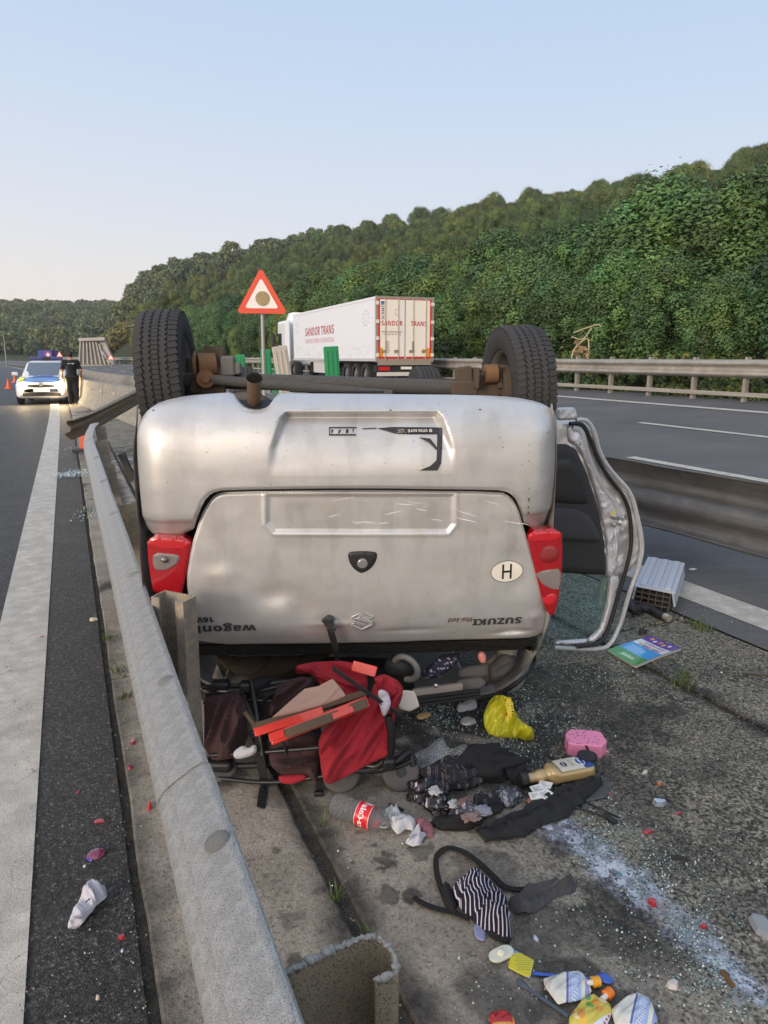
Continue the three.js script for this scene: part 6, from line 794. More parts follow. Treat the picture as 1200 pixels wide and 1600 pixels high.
{ // folded warning triangle in its case, resting on the pushchair
  const b = D(480, 1130, 2.34), t = thing('warning_triangle', 'folded red warning triangle with muddy brown arms lying on the pushchair', 'warning triangle', b), Q = (x, y, d) => D(x, y, d).sub(b), up = V(0, 0.6, 1), mud = M({ map: rep(rustTex, 0.2), c: [0.36, 0.29, 0.23], roughness: 0.9 }), red = M({ c: [0.72, 0.035, 0.02], roughness: 0.3, clearcoat: 0.5 });
  part('arm', bar(Q(394, 1136, 2.36), Q(572, 1082, 2.42), 0.024, 0.014, up), mud, t); part('arm', bar(Q(382, 1112, 2.37), Q(398, 1134, 2.36), 0.014, 0.012, up), mud, t);
  part('reflector', bar(Q(398, 1145, 2.345), Q(505, 1110, 2.37), 0.03, 0.016, up), red, t); part('arm', bar(Q(422, 1156, 2.325), Q(576, 1096, 2.38), 0.044, 0.016, up, 0.49), red, t); part('mud', [bar(Q(446, 1147, 2.322), Q(530, 1116, 2.352), 0.034, 0.012, up, 0.45), bar(Q(548, 1108, 2.36), Q(574, 1097, 2.372), 0.036, 0.012, up, 0.45)], M({ map: rep(rustTex, 0.2), c: [0.45, 0.36, 0.29], roughness: 0.9 }), t); part('reflector', bar(Q(421, 1153, 2.318), Q(444, 1145, 2.325), 0.03, 0.012, up), red, t); part('reflector', bar(Q(520, 1120, 2.345), Q(552, 1107, 2.355), 0.022, 0.010, up), red, t);
  solo('reflector_piece', 'small bright red orange plastic reflector at the top of the red hood', 'reflector', bar(D(551, 1040, 2.52), D(588, 1050, 2.5), 0.04, 0.015, V(0, 0.4, 1)), red);
  solo('leather_piece', 'pinkish tan leather flap with a scuffed brown end, above the warning triangle', 'leather', merge([pillow([[424, 1122], [446, 1102], [476, 1076], [498, 1072], [520, 1060], [542, 1088], [500, 1104], [470, 1112]], leaning(480, 1095, 2.40, 0.5), { t: 0.006, r: 0.01, wr: 0.006, L: 0.01, cut: 0.003 })]), M({ c: [0.58, 0.36, 0.28], roughness: 0.6, bumpMap: rep(grain, 0.3), bumpScale: 0.002 }));
  solo('cardboard_piece', 'torn brown cardboard flap behind the warning triangle', 'cardboard', pillow([[496, 1072], [520, 1060], [540, 1082], [534, 1090], [508, 1094], [498, 1084]], leaning(518, 1078, 2.43, 0.5), { t: 0.006, r: 0.01, wr: 0.004, L: 0.012, round: 1 }), M({ c: [0.45, 0.29, 0.19], roughness: 0.9, map: rep(rustTex, 0.2) }));
  solo('sock', 'small white sock lying on the dark part of the pushchair', 'sock', pillow([[363, 1178], [372, 1168], [382, 1164], [388, 1170], [398, 1162], [402, 1168], [400, 1178], [384, 1184], [368, 1187]], leaning(382, 1175, 2.34, 0.6), { t: 0.02, r: 0.022, wr: 0.008, wf: 24, L: 0.007 }), cloth([0.74, 0.72, 0.74]));
}
{ // things inside the rear opening
  const R = RNG(9);
  solo('sports_bag', 'black holdall stuffed into the car behind the rear opening', 'bag', (() => { const g = pillow([[430, 1030], [520, 1026], [640, 1030], [650, 1080], [600, 1100], [440, 1090]], leaning(540, 1060, 3.05, 0.1), { t: 0.12, r: 0.1, wr: 0.03, wf: 6, L: 0.02 }); return g; })(), cloth([0.025, 0.025, 0.026]));
  solo('spare_tyre_cover', 'dusty grey brown ribbed cover along the upper left of the rear opening', 'cover', pillow([[335, 1022], [380, 1026], [460, 1024], [520, 1020], [500, 1034], [440, 1062], [400, 1062], [360, 1046]], leaning(430, 1040, 2.88, 0.0), { t: 0.05, r: 0.05, wr: 0.016, wf: 16, ang: 0.4, L: 0.012 }), M({ c: [0.13, 0.105, 0.085], roughness: 0.9, map: rep(rustTex, 0.3) }));
  const fl = canvasTex(256, 256, (x, w, h) => { x.fillStyle = '#23232f'; x.fillRect(0, 0, w, h); for (let i = 0; i < 90; i++) { x.fillStyle = ['#8d90a8', '#5a5f82', '#b7a6b4', '#3b4470'][i % 4]; x.beginPath(); x.ellipse(w * hash2(i, 1, 4), h * hash2(i, 2, 4), 4 + 12 * hash2(i, 3, 4), 3 + 8 * hash2(i, 4, 4), i, 0, 7); x.fill(); } }); fl.wrapS = fl.wrapT = THREE.RepeatWrapping;
  solo('patterned_bag', 'blue and grey patterned fabric roll inside the car, right of the pushchair', 'bag', pillow([[656, 1052], [690, 1022], [722, 1019], [716, 1034], [690, 1056], [668, 1062]], leaning(690, 1040, 2.86, 0.2), { t: 0.035, r: 0.03, wr: 0.01, wf: 14, L: 0.01 }), M({ map: rep(fl, 0.16), roughness: 0.8 }));
  solo('shoe_sole', 'pink shoe sole inside the car near the right end of the rear opening', 'shoe', pillow([[746, 1020], [756, 1017], [761, 1028], [757, 1038], [748, 1034]], leaning(753, 1028, 2.85, 0.1), { t: 0.015, r: 0.015, L: 0.008 }), M({ c: [0.7, 0.25, 0.22], roughness: 0.6 }));
  solo('grey_trim', 'grey plastic trim panel inside the rear opening', 'trim', merge([pillow([[712, 1062], [752, 1056], [762, 1068], [744, 1080], [715, 1080]], leaning(735, 1068, 2.9, 0.4), { t: 0.015, r: 0.02, L: 0.012 }), pillow([[716, 1044], [764, 1036], [778, 1044], [766, 1058], [716, 1060]], leaning(745, 1048, 2.95, 0.3), { t: 0.012, r: 0.02, L: 0.012 })]), M({ c: [0.13, 0.12, 0.115], roughness: 0.8 }));
  solo('dark_trim', 'black crumpled trim inside the right end of the rear opening', 'trim', pillow([[762, 1040], [790, 1016], [806, 1024], [804, 1042], [784, 1064], [764, 1068]], leaning(785, 1040, 2.92, 0.2), { t: 0.03, r: 0.04, wr: 0.02, wf: 9, L: 0.014 }), M({ c: [0.045, 0.042, 0.04], roughness: 0.6 }));
  { const p = D(634, 1044, 2.78), t = thing('carrycot_handle', 'round grey and black handle ring of a child seat, right of the red hood', 'child seat', p); part('ring', xf(new THREE.TorusGeometry(0.055, 0.014, 12, 36, 4.4), [0, 0, 0], [0.2, -0.5, -1.6]), M({ c: [0.2, 0.19, 0.18], roughness: 0.5 }), t); part('shell', xf(lump(0.07, 0.05, 0.05, 4, 0.1), [-0.02, -0.01, -0.04]), blackM, t); }
  { const p = D(675, 1072, 2.78), t = thing('boot_sill_strip', 'black grooved strip with a beige bar across the rear opening', 'trim', p), Q = (x, y, d = 2.78) => D(x, y, d).sub(p); part('bar', bar(Q(645, 1083, 2.76), Q(722, 1072, 2.84), 0.022, 0.03, V(0, 1, 0)), M({ c: [0.36, 0.31, 0.26], roughness: 0.7 }), t); for (let k = 0; k < 3; k++) part('rib', bar(Q(652, 1090 + k * 6, 2.75), Q(750, 1078 + k * 5, 2.83), 0.012, 0.012, V(0, 1, 0)), blackM, t); part('screw', xf(new THREE.SphereGeometry(0.011, 12, 8), Q(681, 1071, 2.74).toArray()), chromeM, t); }
  solo('beige_panel', 'broken beige plastic panel at the lower edge of the rear opening', 'panel', pillow([[618, 1086], [630, 1078], [648, 1080], [656, 1104], [640, 1112], [624, 1108]], leaning(636, 1096, 2.55, 0.5), { t: 0.006, r: 0.006, L: 0.01, cut: 0.004 }), M({ c: [0.62, 0.55, 0.46], roughness: 0.7 }));
  solo('yellow_piece', 'small yellowish scrap under the beige panel', 'scrap', pillow([[650, 1118], [668, 1113], [676, 1117], [662, 1124], [652, 1124]], ground(663, 1119, 0.012), { t: 0.01, r: 0.012, L: 0.008 }), M({ c: [0.55, 0.38, 0.16] }));
  lying('tissue', 'white crumpled tissue on the road right under the car\'s lower window frame', 'tissue', [[712, 1106], [728, 1098], [744, 1094], [746, 1106], [734, 1110], [716, 1113]], cloth([0.75, 0.75, 0.75]), { t: 0.02, wr: 0.01, wf: 20 });
}
// --- on the concrete right of the pushchair
solo('yellow_bag', 'bright yellow plastic bag hanging from under the car\'s rear right corner', 'bag', pillow([[772, 1086], [792, 1088], [800, 1092], [806, 1120], [822, 1136], [836, 1150], [834, 1162], [806, 1158], [784, 1156], [768, 1152], [757, 1138], [755, 1116], [764, 1096]], leaning(792, 1125, 2.82, 0.75), { t: 0.03, r: 0.05, wr: 0.06, wf: 13, ang: 1.1, L: 0.007, seed: 14 }), M({ c: [0.60, 0.55, 0.02], roughness: 0.35, clearcoat: 0.4, side: THREE.DoubleSide }));
solo('bag_handle', 'printed yellow and black handle strip of the yellow bag', 'strip', pillow([[786, 1092], [800, 1090], [804, 1110], [796, 1130], [788, 1128], [792, 1108]], leaning(795, 1110, 2.76, 0.7), { t: 0.006, r: 0.01, wr: 0.004, L: 0.008 }), M({ roughness: 0.5, map: (() => { const t = canvasTex(128, 128, (x, w, h) => { x.fillStyle = '#d8c32a'; x.fillRect(0, 0, w, h); x.fillStyle = '#1b1a10'; for (let i = 0; i < 26; i++) x.fillRect(w * hash2(i, 1, 7), h * hash2(i, 2, 7), 6 + 14 * hash2(i, 3, 7), 4 + 8 * hash2(i, 4, 7)); x.fillStyle = '#c43c1e'; x.fillRect(80, 20, 30, 30); }); t.wrapS = t.wrapT = THREE.RepeatWrapping; return rep(t, 0.06); })() }));
lying('wrapper', 'small silver and brown wrapper left of the yellow bag', 'wrapper', [[718, 1126], [728, 1121], [742, 1123], [745, 1130], [730, 1134], [720, 1132]], M({ c: [0.55, 0.5, 0.46], metalness: 0.4, roughness: 0.35 }), { wr: 0.005, wf: 30 });
{ // pink dotted box
  const a = G(888, 1168), bq = G(936, 1178), t = thing('pink_box', 'small pink box with black dots, right of the yellow bag', 'box', G(914, 1172)), tex = canvasTex(256, 256, (x, w, h) => { x.fillStyle = '#e58bb0'; x.fillRect(0, 0, w, h); for (let i = 0; i < 34; i++) { x.fillStyle = '#2a2024'; x.beginPath(); x.ellipse((0.08 + 0.84 * hash2(i, 1, 3)) * w, (0.08 + 0.84 * hash2(i, 2, 3)) * h, 5, 3, hash2(i, 3, 3) * 3, 0, 7); x.fill(); } });
  const m = M({ map: tex, roughness: 0.5 }); const sh = new THREE.Shape(); rounded([[-0.085, -0.055], [0.06, -0.06], [0.09, -0.02], [0.075, 0.06], [-0.06, 0.065], [-0.09, 0.02]], 0.1, 1).forEach((p, i) => i ? sh.lineTo(...p) : sh.moveTo(...p));
  const g = new THREE.ExtrudeGeometry(sh, { depth: 0.058, bevelEnabled: true, bevelSize: 0.006, bevelThickness: 0.006, bevelSegments: 2 }); g.rotateX(-Math.PI / 2); const uv = g.attributes.uv, p = g.attributes.position; for (let i = 0; i < p.count; i++) uv.setXY(i, 0.5 + p.getX(i) * 4.6 + p.getY(i) * 2, 0.5 + p.getZ(i) * 5); g.translate(0, 0.006, 0);
  const o = part('box', g, m, t); t.rotation.y = -0.1; t.rotation.x = 0.05; t.scale.setScalar(0.86); part('ribbon', [tube([V(0.085, 0.02, 0.02), V(0.10, 0.015, 0.03), V(0.105, 0.01, 0.012)], 0.004, 10, 6)], M({ c: [0.8, 0.3, 0.42] }), t);
}
{ // sauce squeeze bottle lying flat
  const a = G(822, 1216, 0.035), b2 = G(922, 1196, 0.035), L = a.distanceTo(b2), o = thing('sauce_bottle', 'gold mayonnaise squeeze bottle with a blue and white label, lying on the concrete', 'bottle', V(a.x, 0, a.z)); const dir = b2.clone().sub(a).normalize();
  const q = new THREE.Quaternion().setFromRotationMatrix(new THREE.Matrix4().makeBasis(V(dir.z, 0, -dir.x).negate(), dir, V(0, 1, 0)));
  const prof = [[0, 0.018], [0.12, 0.0185], [0.16, 0.02], [0.17, 0.023], [0.27, 0.024], [0.29, 0.02], [0.36, 0.038], [0.5, 0.046], [0.9, 0.05], [0.97, 0.046], [1, 0.034]], gold = M({ c: [0.50, 0.36, 0.17], metalness: 0.35, roughness: 0.3, clearcoat: 0.6 });
  const G2 = grid(40, 40, (u, v) => { const c = curve(prof)(v), flatK = v > 0.3 ? lerp(1, 0.58, smooth(0.3, 0.5, v)) : 1, th = u * 6.2832; const e = v > 0.3 ? 0.6 : 1; return V(Math.sign(Math.cos(th)) * Math.pow(Math.abs(Math.cos(th)), e) * c, v * L, Math.sign(Math.sin(th)) * Math.pow(Math.abs(Math.sin(th)), e) * c * flatK); }, true);
  G2.applyQuaternion(q); G2.translate(0, 0.033, 0); part('body', G2, gold, o);
  const end = grid(24, 2, (u, v) => V(Math.cos(u * 6.2832) * 0.034 * (1 - v), L, Math.sin(u * 6.2832) * 0.02 * (1 - v))); end.applyQuaternion(q); end.translate(0, 0.033, 0); part('base', end, gold, o);
  const lt = canvasTex(256, 384, (x, w, h) => { x.fillStyle = '#c9c3b4'; x.fillRect(0, 0, w, h); x.fillStyle = '#1d3f86'; x.beginPath(); x.moveTo(0, 0); x.lineTo(w, 0); x.lineTo(w, 96); x.quadraticCurveTo(w / 2, 150, 0, 96); x.fill(); x.fillStyle = '#e9e6dd'; x.beginPath(); x.ellipse(w / 2, 108, 84, 50, 0, 0, 7); x.fill(); x.fillStyle = '#1d3f86'; x.beginPath(); x.ellipse(w / 2, 108, 74, 42, 0, 0, 7); x.fill(); text2d(x, 'GLOBUS', w / 2, 110, 36, '#fff'); text2d(x, 'GOLD', w / 2, 212, 44, '#6d6a63', { font: 'serif' }); x.fillStyle = '#26313f'; x.beginPath(); x.ellipse(w / 2, 300, 56, 34, 0, 0, 7); x.fill(); text2d(x, 'MAJONÉZ', w / 2, 302, 22, '#eee'); });
  const lab = grid(12, 8, (u, v) => { const p = V(lerp(-0.04, 0.04, u), lerp(0.46, 0.96, v) * L, 0.0295 - 0.004 * (2 * u - 1) ** 4); p.uv = [1 - u, v]; return p; }); lab.applyQuaternion(q); lab.translate(0, 0.034, 0); part('label', lab, M({ map: lt, roughness: 0.35 }), o);
  const cap = xf(merge([cyl(0.026, 0.027, 0.03, [0, 0, 0])]), [0, -0.012, 0]); cap.applyQuaternion(q); cap.translate(0, 0.033, 0); part('cap', cap, blackM, o);
}
{ const p = G(916, 1204), t = thing('teal_cup', 'small dark teal plastic cup lying behind the sauce bottle\'s base', 'cup', p); const o = xf(lathe([[0.028, 0], [0.034, 0.004], [0.038, 0.06], [0.036, 0.06], [0.032, 0.006], [0, 0.004]]), [0, 0, 0]); part('cup', o, M({ c: [0.02, 0.10, 0.11], roughness: 0.4, side: THREE.DoubleSide }), t); part('lid', cyl(0.039, 0.039, 0.01, [0, 0.063, 0]), blackM, t); }
{ // torn black bumper strip
  const pts = [[752, 1300], [800, 1286], [850, 1262], [900, 1234], [934, 1214]].map(([x, y]) => G(x, y, 0.03)); const pf = [[-0.05, -0.028], [0.05, -0.028], [0.054, -0.012], [0.03, -0.002], [0.0, 0.008], [-0.02, -0.004], [-0.04, 0.002], [-0.054, -0.014]];
  solo('foam_strip', 'long torn black plastic strip lying on the concrete beside the sauce bottle', 'strip', sweep(pf, pts, { seg: 0.015, warp: (q, a, b) => [a * (0.35 + 0.75 * Math.sin(0.25 + q * 2.7)) + 0.03 * (fbm(q * 14, a * 20, 4, 3) - 0.5), b * (0.75 + 0.3 * q) + 0.03 * (fbm(q * 22, a * 60 + 3, 4, 5) - 0.5) * (b > -0.02 ? 1 : 0)] }), M({ c: [0.022, 0.022, 0.024], roughness: 0.48, bumpMap: rep(grain, 0.15), bumpScale: 0.005 }));
  lying('metal_flake', 'flat grey piece of metal beside the right end of the black strip', 'metal piece', [[904, 1240], [930, 1222], [962, 1220], [948, 1246], [912, 1254]], M({ c: [0.28, 0.28, 0.28], metalness: 0.4, roughness: 0.5, map: rep(steelTex, 0.1) }), { t: 0.004, r: 0.006, round: 1 });
}
{ // heap of dark flowered clothes, one garment per lump
  const pat = (bg, list, n, seed, s0) => { const t = canvasTex(256, 256, (x, w, h) => { x.fillStyle = bg; x.fillRect(0, 0, w, h); for (let i = 0; i < n; i++) { const cx = w * hash2(i, 1, seed), cy = h * hash2(i, 2, seed), r = s0 * (0.5 + hash2(i, 3, seed)); x.fillStyle = list[i % list.length]; for (let k = 0; k < 5; k++) { x.beginPath(); x.arc(cx + Math.cos(k * 1.257) * r, cy + Math.sin(k * 1.257) * r, r * 0.62, 0, 7); x.fill(); } } }); t.wrapS = t.wrapT = THREE.RepeatWrapping; return t; };
  const black = cloth([0.016, 0.016, 0.018]), flo = M({ map: rep(pat('#15151a', ['#8e7f90', '#cfc5cc', '#5a4a58'], 60, 5, 5), 0.11), roughness: 0.5, clearcoat: 0.3, clearcoatRoughness: 0.3 }), gry = M({ map: rep(pat('#3a3c44', ['#8f96a6', '#70757f', '#a8a2a4'], 70, 8, 6), 0.13), roughness: 0.5, clearcoat: 0.4, clearcoatRoughness: 0.3 }), dim = M({ map: rep(pat('#202024', ['#4b4a50', '#6a6266', '#33333a'], 80, 3, 6), 0.14), roughness: 0.95 });
  const put = (label, px, py, rx, ry, rz, mat, seed, turn) => { const p = G(px, py); const g = lump(rx, ry, rz, seed, 0.5, 2.6, 34); g.rotateY(turn); const a = g.attributes.position, n = g.attributes.position.count; for (let i = 0; i < n; i++) a.setY(i, Math.max(a.getY(i), -ry * 0.35)); const uv = g.attributes.uv; for (let i = 0; i < n; i++) uv.setXY(i, a.getX(i), a.getZ(i) + a.getY(i)); g.computeVertexNormals(); g.translate(p.x, ry * 0.36, p.z); solo('garment', label, 'clothes', g, mat); };
  put('crumpled black cloth behind the clothes heap, left of the sauce bottle', 760, 1205, 0.15, 0.075, 0.09, black, 3, 0.3); put('dark grey flowered cloth at the back of the clothes heap', 712, 1218, 0.13, 0.06, 0.09, dim, 5, 0.2);
  put('black garment with small pale flowers, leftmost of the clothes heap', 666, 1242, 0.075, 0.05, 0.055, flo, 7, 0.4); put('black garment with white dots below the leftmost flowered one', 682, 1262, 0.06, 0.04, 0.045, flo, 12, -0.5); put('grey patterned garment in the middle front of the clothes heap', 728, 1278, 0.065, 0.05, 0.055, gry, 9, 0.2); put('small dark blue grey garment at the right front of the clothes heap', 792, 1252, 0.055, 0.04, 0.045, gry, 21, 0.7); put('dark mottled cloth between the grey garments', 762, 1262, 0.055, 0.038, 0.05, dim, 31, 0.1); put('black cloth at the bottom front of the clothes heap', 716, 1290, 0.10, 0.03, 0.035, black, 17, 0.1); put('black cloth with a shiny fold beside the bottle cap', 808, 1216, 0.05, 0.04, 0.045, black, 19, 0.5);
  const chip = (label, px, py, c, w, l, h, s, turn = 0) => { const p = G(px, py, 0.055); const g = lump(w * 1.25, h * 0.8, l * 1.25, s, 0.75, 2.6, 26); g.rotateY(turn); g.translate(p.x, p.y, p.z); solo('cloth_scrap', label, 'cloth scrap', g, cloth(c)); };
  chip('white square scrap on the leftmost flowered garment', 680, 1236, [0.74, 0.73, 0.74], 0.018, 0.02, 0.008, 4, 0.3); chip('white scrap in the middle of the clothes heap', 709, 1256, [0.66, 0.66, 0.68], 0.014, 0.022, 0.012, 5); chip('dusky pink scrap in the middle of the clothes heap', 726, 1254, [0.30, 0.17, 0.16], 0.032, 0.02, 0.016, 6, 0.5); chip('pale pink grey scrap at the front of the clothes heap', 736, 1276, [0.36, 0.25, 0.23], 0.026, 0.018, 0.014, 8, 0.2); chip('pale blue grey scrap right of the middle of the clothes heap', 757, 1266, [0.4, 0.4, 0.47], 0.03, 0.024, 0.014, 9, 0.5);
  const film = M({ c: [0.95, 0.97, 0.97], transmission: 0.92, thickness: 0, roughness: 0.12, side: THREE.DoubleSide });
  solo('plastic_film', 'crumpled clear plastic film standing behind the clothes heap', 'plastic film', pillow([[640, 1180], [668, 1166], [690, 1148], [702, 1170], [728, 1160], [738, 1180], [720, 1210], [690, 1215], [660, 1205]], leaning(690, 1185, 2.52, 0.9), { t: 0.03, r: 0.05, wr: 0.05, wf: 14, L: 0.01, seed: 23 }), film);
}
{ // white paper slips and a small brown ball
  [[840, 1232, 0.3, 'white printed slip nearest the sauce bottle'], [852, 1226, -0.5, 'white printed slip leaning right beside the sauce bottle'], [838, 1243, 0.1, 'white printed slip at the bottom left of the little pile'], [852, 1240, 0.7, 'white printed slip at the bottom right of the little pile']].forEach(([x, y, a, l], i) => { const p = G(x, y, 0.022 + 0.004 * i), t = thing('paper_slip', l, 'paper slip', p, a); part('paper', rbox(0.05, 0.003, 0.036, 0.001, [0, 0, 0], [0.15, 0, 0.1]), M({ map: canvasTex(96, 64, (c, w, h) => { c.fillStyle = '#dcdbd8'; c.fillRect(0, 0, w, h); c.fillStyle = '#55555a'; for (let k = 0; k < 5; k++) c.fillRect(10, 10 + k * 9, 20 + 50 * hash2(k, i, 3), 3); }), roughness: 0.7 }), t); });
  const p = G(827, 1253, 0.014); solo('brown_bead', 'small glossy brown ball just left of the black strip', 'ball', xf(lump(0.014, 0.014, 0.014, 3, 0.06), p.toArray()), M({ c: [0.18, 0.05, 0.02], roughness: 0.12, clearcoat: 1 }));
}
{ // cola bottle
  const a = G(520, 1254, 0.045), b = G(612, 1288, 0.03), d = b.clone().sub(a), L = d.length(), q = new THREE.Quaternion().setFromUnitVectors(V(0, 1, 0), d.normalize()), t = thing('drink_bottle', 'crushed empty clear plastic cola bottle with a red label, lying on the concrete', 'bottle', V(a.x, 0, a.z));
  const prof = curve([[0, 0.02], [0.015, 0.034], [0.06, 0.040], [0.3, 0.041], [0.4, 0.039], [0.44, 0.0405], [0.68, 0.0405], [0.72, 0.041], [0.82, 0.036], [0.92, 0.018], [0.95, 0.0135], [1, 0.013]]);
  const pet = M({ c: [0.80, 0.82, 0.83], transmission: 0.8, thickness: 0, roughness: 0.12, ior: 1.5, side: THREE.DoubleSide, bumpMap: rep(grain, 3), bumpScale: 0.03 });
  const R = (u, v) => { const r = prof(v) * (1 + 0.10 * (v < 0.42 ? fbm(u * 9, v * 16, 2, 3, 9) - 0.5 : 0) + 0.025 * Math.sin(v * 70) * (v < 0.4 ? 1 : 0)); const th = u * 6.2832; return V(Math.cos(th) * r, v * L, Math.sin(th) * r); };
  const g = grid(40, 60, R, true); g.applyQuaternion(q); g.translate(0, 0.043, 0); part('body', g, pet, t);
  const lt = canvasTex(1024, 256, (x, w, h) => { x.fillStyle = '#cf2027'; x.fillRect(0, 0, w, h); x.fillStyle = '#f2e9e4'; x.fillRect(0, 8, w, 7); x.fillRect(0, h - 14, w, 7); for (const o of [0.25, 0.75]) { x.save(); x.translate(w * o, h * 0.54); x.font = 'italic bold 118px serif'; x.fillStyle = '#fff'; x.textAlign = 'center'; x.textBaseline = 'middle'; x.scale(0.8, 1); x.fillText('Coca-Cola', 0, 0); x.restore(); } x.fillStyle = '#f2e9e4'; x.fillRect(18, 40, 70, 100); });
  const lab = grid(36, 10, (u, v) => { const p = R(u, lerp(0.445, 0.69, v)); const k = 1.015; p.x *= k; p.z *= k; p.uv = [(u + 0.42) % 1, v]; return p; }, true); lab.applyQuaternion(q); lab.translate(0, 0.043, 0); part('label', lab, (() => { lt.wrapS = THREE.RepeatWrapping; return M({ map: lt, roughness: 0.35, side: THREE.DoubleSide }); })(), t);
  { const c = G(588, 1292), tt = thing('bottle_cap', 'red and white bottle cap piece lying just below the cola bottle', 'cap', c); part('cap', xf(cyl(0.016, 0.016, 0.018, [0, 0, 0], [0, 0, 0], 24), [0, 0.015, 0], [1.2, 0, 0.6]), M({ c: [0.6, 0.03, 0.03], roughness: 0.4 }), tt); part('ring', xf(new THREE.TorusGeometry(0.015, 0.004, 8, 24), [0.026, 0.008, 0.004], [1.3, 0, 0.3]), M({ c: [0.7, 0.68, 0.66] }), tt); }
}
lying('tissue', 'white folded tissue right at the neck of the cola bottle', 'tissue', [[596, 1268], [612, 1262], [624, 1276], [616, 1292], [604, 1284]], cloth([0.72, 0.72, 0.74]), { t: 0.02, wr: 0.035, wf: 22, seed: 2, cut: 0.004 }, 0.01);
lying('tissue', 'largest white tissue sheet, just right of the cola bottle\'s neck', 'tissue', [[606, 1282], [618, 1266], [630, 1278], [650, 1286], [648, 1298], [634, 1296], [622, 1304], [612, 1296]], cloth([0.76, 0.76, 0.78]), { t: 0.022, wr: 0.035, wf: 20, seed: 3, cut: 0.004 }, 0.012);
lying('tissue', 'star shaped white tissue lowest of the three by the cola bottle', 'tissue', [[632, 1316], [644, 1302], [656, 1292], [658, 1304], [668, 1304], [660, 1314], [656, 1322], [640, 1322]], cloth([0.74, 0.73, 0.77]), { t: 0.02, wr: 0.035, wf: 22, seed: 4, cut: 0.004 }, 0.01);
lying('pink_scrap', 'dusty pink cloth scrap right of the white tissues', 'cloth scrap', [[645, 1284], [662, 1280], [676, 1290], [680, 1304], [668, 1310], [658, 1298]], cloth([0.42, 0.17, 0.19]), { t: 0.016, wr: 0.01, wf: 18 });
{ // striped cap with its strap
  const b = G(750, 1420), tex = canvasTex(512, 512, (x, w, h) => { x.fillStyle = '#0e1024'; x.fillRect(0, 0, w, h); x.strokeStyle = '#cdc6d2'; x.lineWidth = 8; for (let k = -2; k < 17; k++) { x.beginPath(); for (let y = 0; y <= h; y += 8) { const q = k * 32 + 16 * Math.sin(y / 70 + k * 0.16) + 9 * Math.sin(y / 31 + 1.4); x[y ? 'lineTo' : 'moveTo'](q, y); } x.stroke(); } });
  tex.wrapS = tex.wrapT = THREE.RepeatWrapping; const m = M({ map: rep(tex, 0.19, 0.3, 0.2), roughness: 0.9 });
  const t = thing('striped_hat', 'navy and white striped baby hat with a black strap, crumpled on the concrete', 'hat', b), off = g => g.translate(-b.x, -b.y, -b.z);
  part('hat', off(pillow([[704, 1392], [712, 1378], [728, 1366], [742, 1365], [760, 1374], [772, 1390], [784, 1402], [793, 1414], [795, 1436], [799, 1458], [800, 1472], [784, 1470], [764, 1458], [746, 1444], [736, 1432], [722, 1424], [708, 1406]], ground(750, 1420, 0.012), { t: 0.06, r: 0.06, wr: 0.035, wf: 15, ang: 0.7, L: 0.006, seed: 31 })), m, t);
  part('lining', off(pillow([[757, 1446], [780, 1458], [799, 1462], [800, 1474], [784, 1473], [764, 1464]], ground(778, 1462, 0.01), { t: 0.02, r: 0.012 })), cloth([0.012, 0.012, 0.018]), t);
  part('strap', [off(strap([[704, 1418], [690, 1390], [682, 1360], [684, 1335], [700, 1325], [722, 1330], [745, 1345], [770, 1368], [790, 1386], [812, 1390], [838, 1386]].map(p => G(...p, 0.012)), 0.018, 0.005, 60)), off(strap([[646, 1402], [662, 1412], [684, 1420], [710, 1426], [735, 1436]].map(p => G(...p, 0.012)), 0.017, 0.005, 24)), off(pillow([[690, 1380], [704, 1384], [712, 1412], [716, 1434], [700, 1424], [690, 1404]], ground(702, 1408, 0.008), { t: 0.022, r: 0.02 }))], cloth([0.014, 0.014, 0.015]), t);
  part('care_label', off(pillow([[740, 1442], [757, 1444], [759, 1471], [748, 1470], [741, 1462]], ground(749, 1457, 0.006), { t: 0.003, r: 0.004, round: 1 })), cloth([0.40, 0.42, 0.66]), t);
  lying('fabric_pouch', 'dirty grey fabric pouch with dark patches, right of the striped hat', 'pouch', [[794, 1402], [812, 1396], [840, 1388], [866, 1380], [890, 1376], [903, 1384], [896, 1394], [870, 1400], [850, 1416], [828, 1430], [806, 1430], [794, 1418]], M({ map: rep(rustTex, 0.22), c: [0.22, 0.24, 0.31], roughness: 0.85 }), { t: 0.02, r: 0.02, wr: 0.03, wf: 16, seed: 6 });
}
{ // dummy
  const p = G(783, 1496), t = thing('dummy', 'cream coloured baby dummy lying beside the yellow packet', 'dummy', p, 0.5), m = M({ c: [0.72, 0.70, 0.56], roughness: 0.3, clearcoat: 0.4 });
  const s = new THREE.Shape(); for (let i = 0; i <= 60; i++) { const a = i / 60 * 6.2832, r = 0.0225 * (1 + 0.62 * Math.pow(Math.abs(Math.cos(a)), 3) - 0.12 * Math.pow(Math.abs(Math.sin(a)), 4)); s[i ? 'lineTo' : 'moveTo'](Math.cos(a) * r, Math.sin(a) * r * 0.95); } for (const k of [-1, 1]) { const h = new THREE.Path(); h.absellipse(k * 0.025, 0, 0.0055, 0.0075, 0, 6.2832); s.holes.push(h); }
  const g = new THREE.ExtrudeGeometry(s, { depth: 0.004, bevelEnabled: true, bevelSize: 0.0015, bevelThickness: 0.0015 }); g.rotateX(-Math.PI / 2); g.translate(0, 0.010, 0); part('shield', g, m, t); part('knob', xf(new THREE.SphereGeometry(0.0125, 20, 12), [0, 0.016, 0], [0, 0, 0], [1, 0.7, 1]), m, t);
}
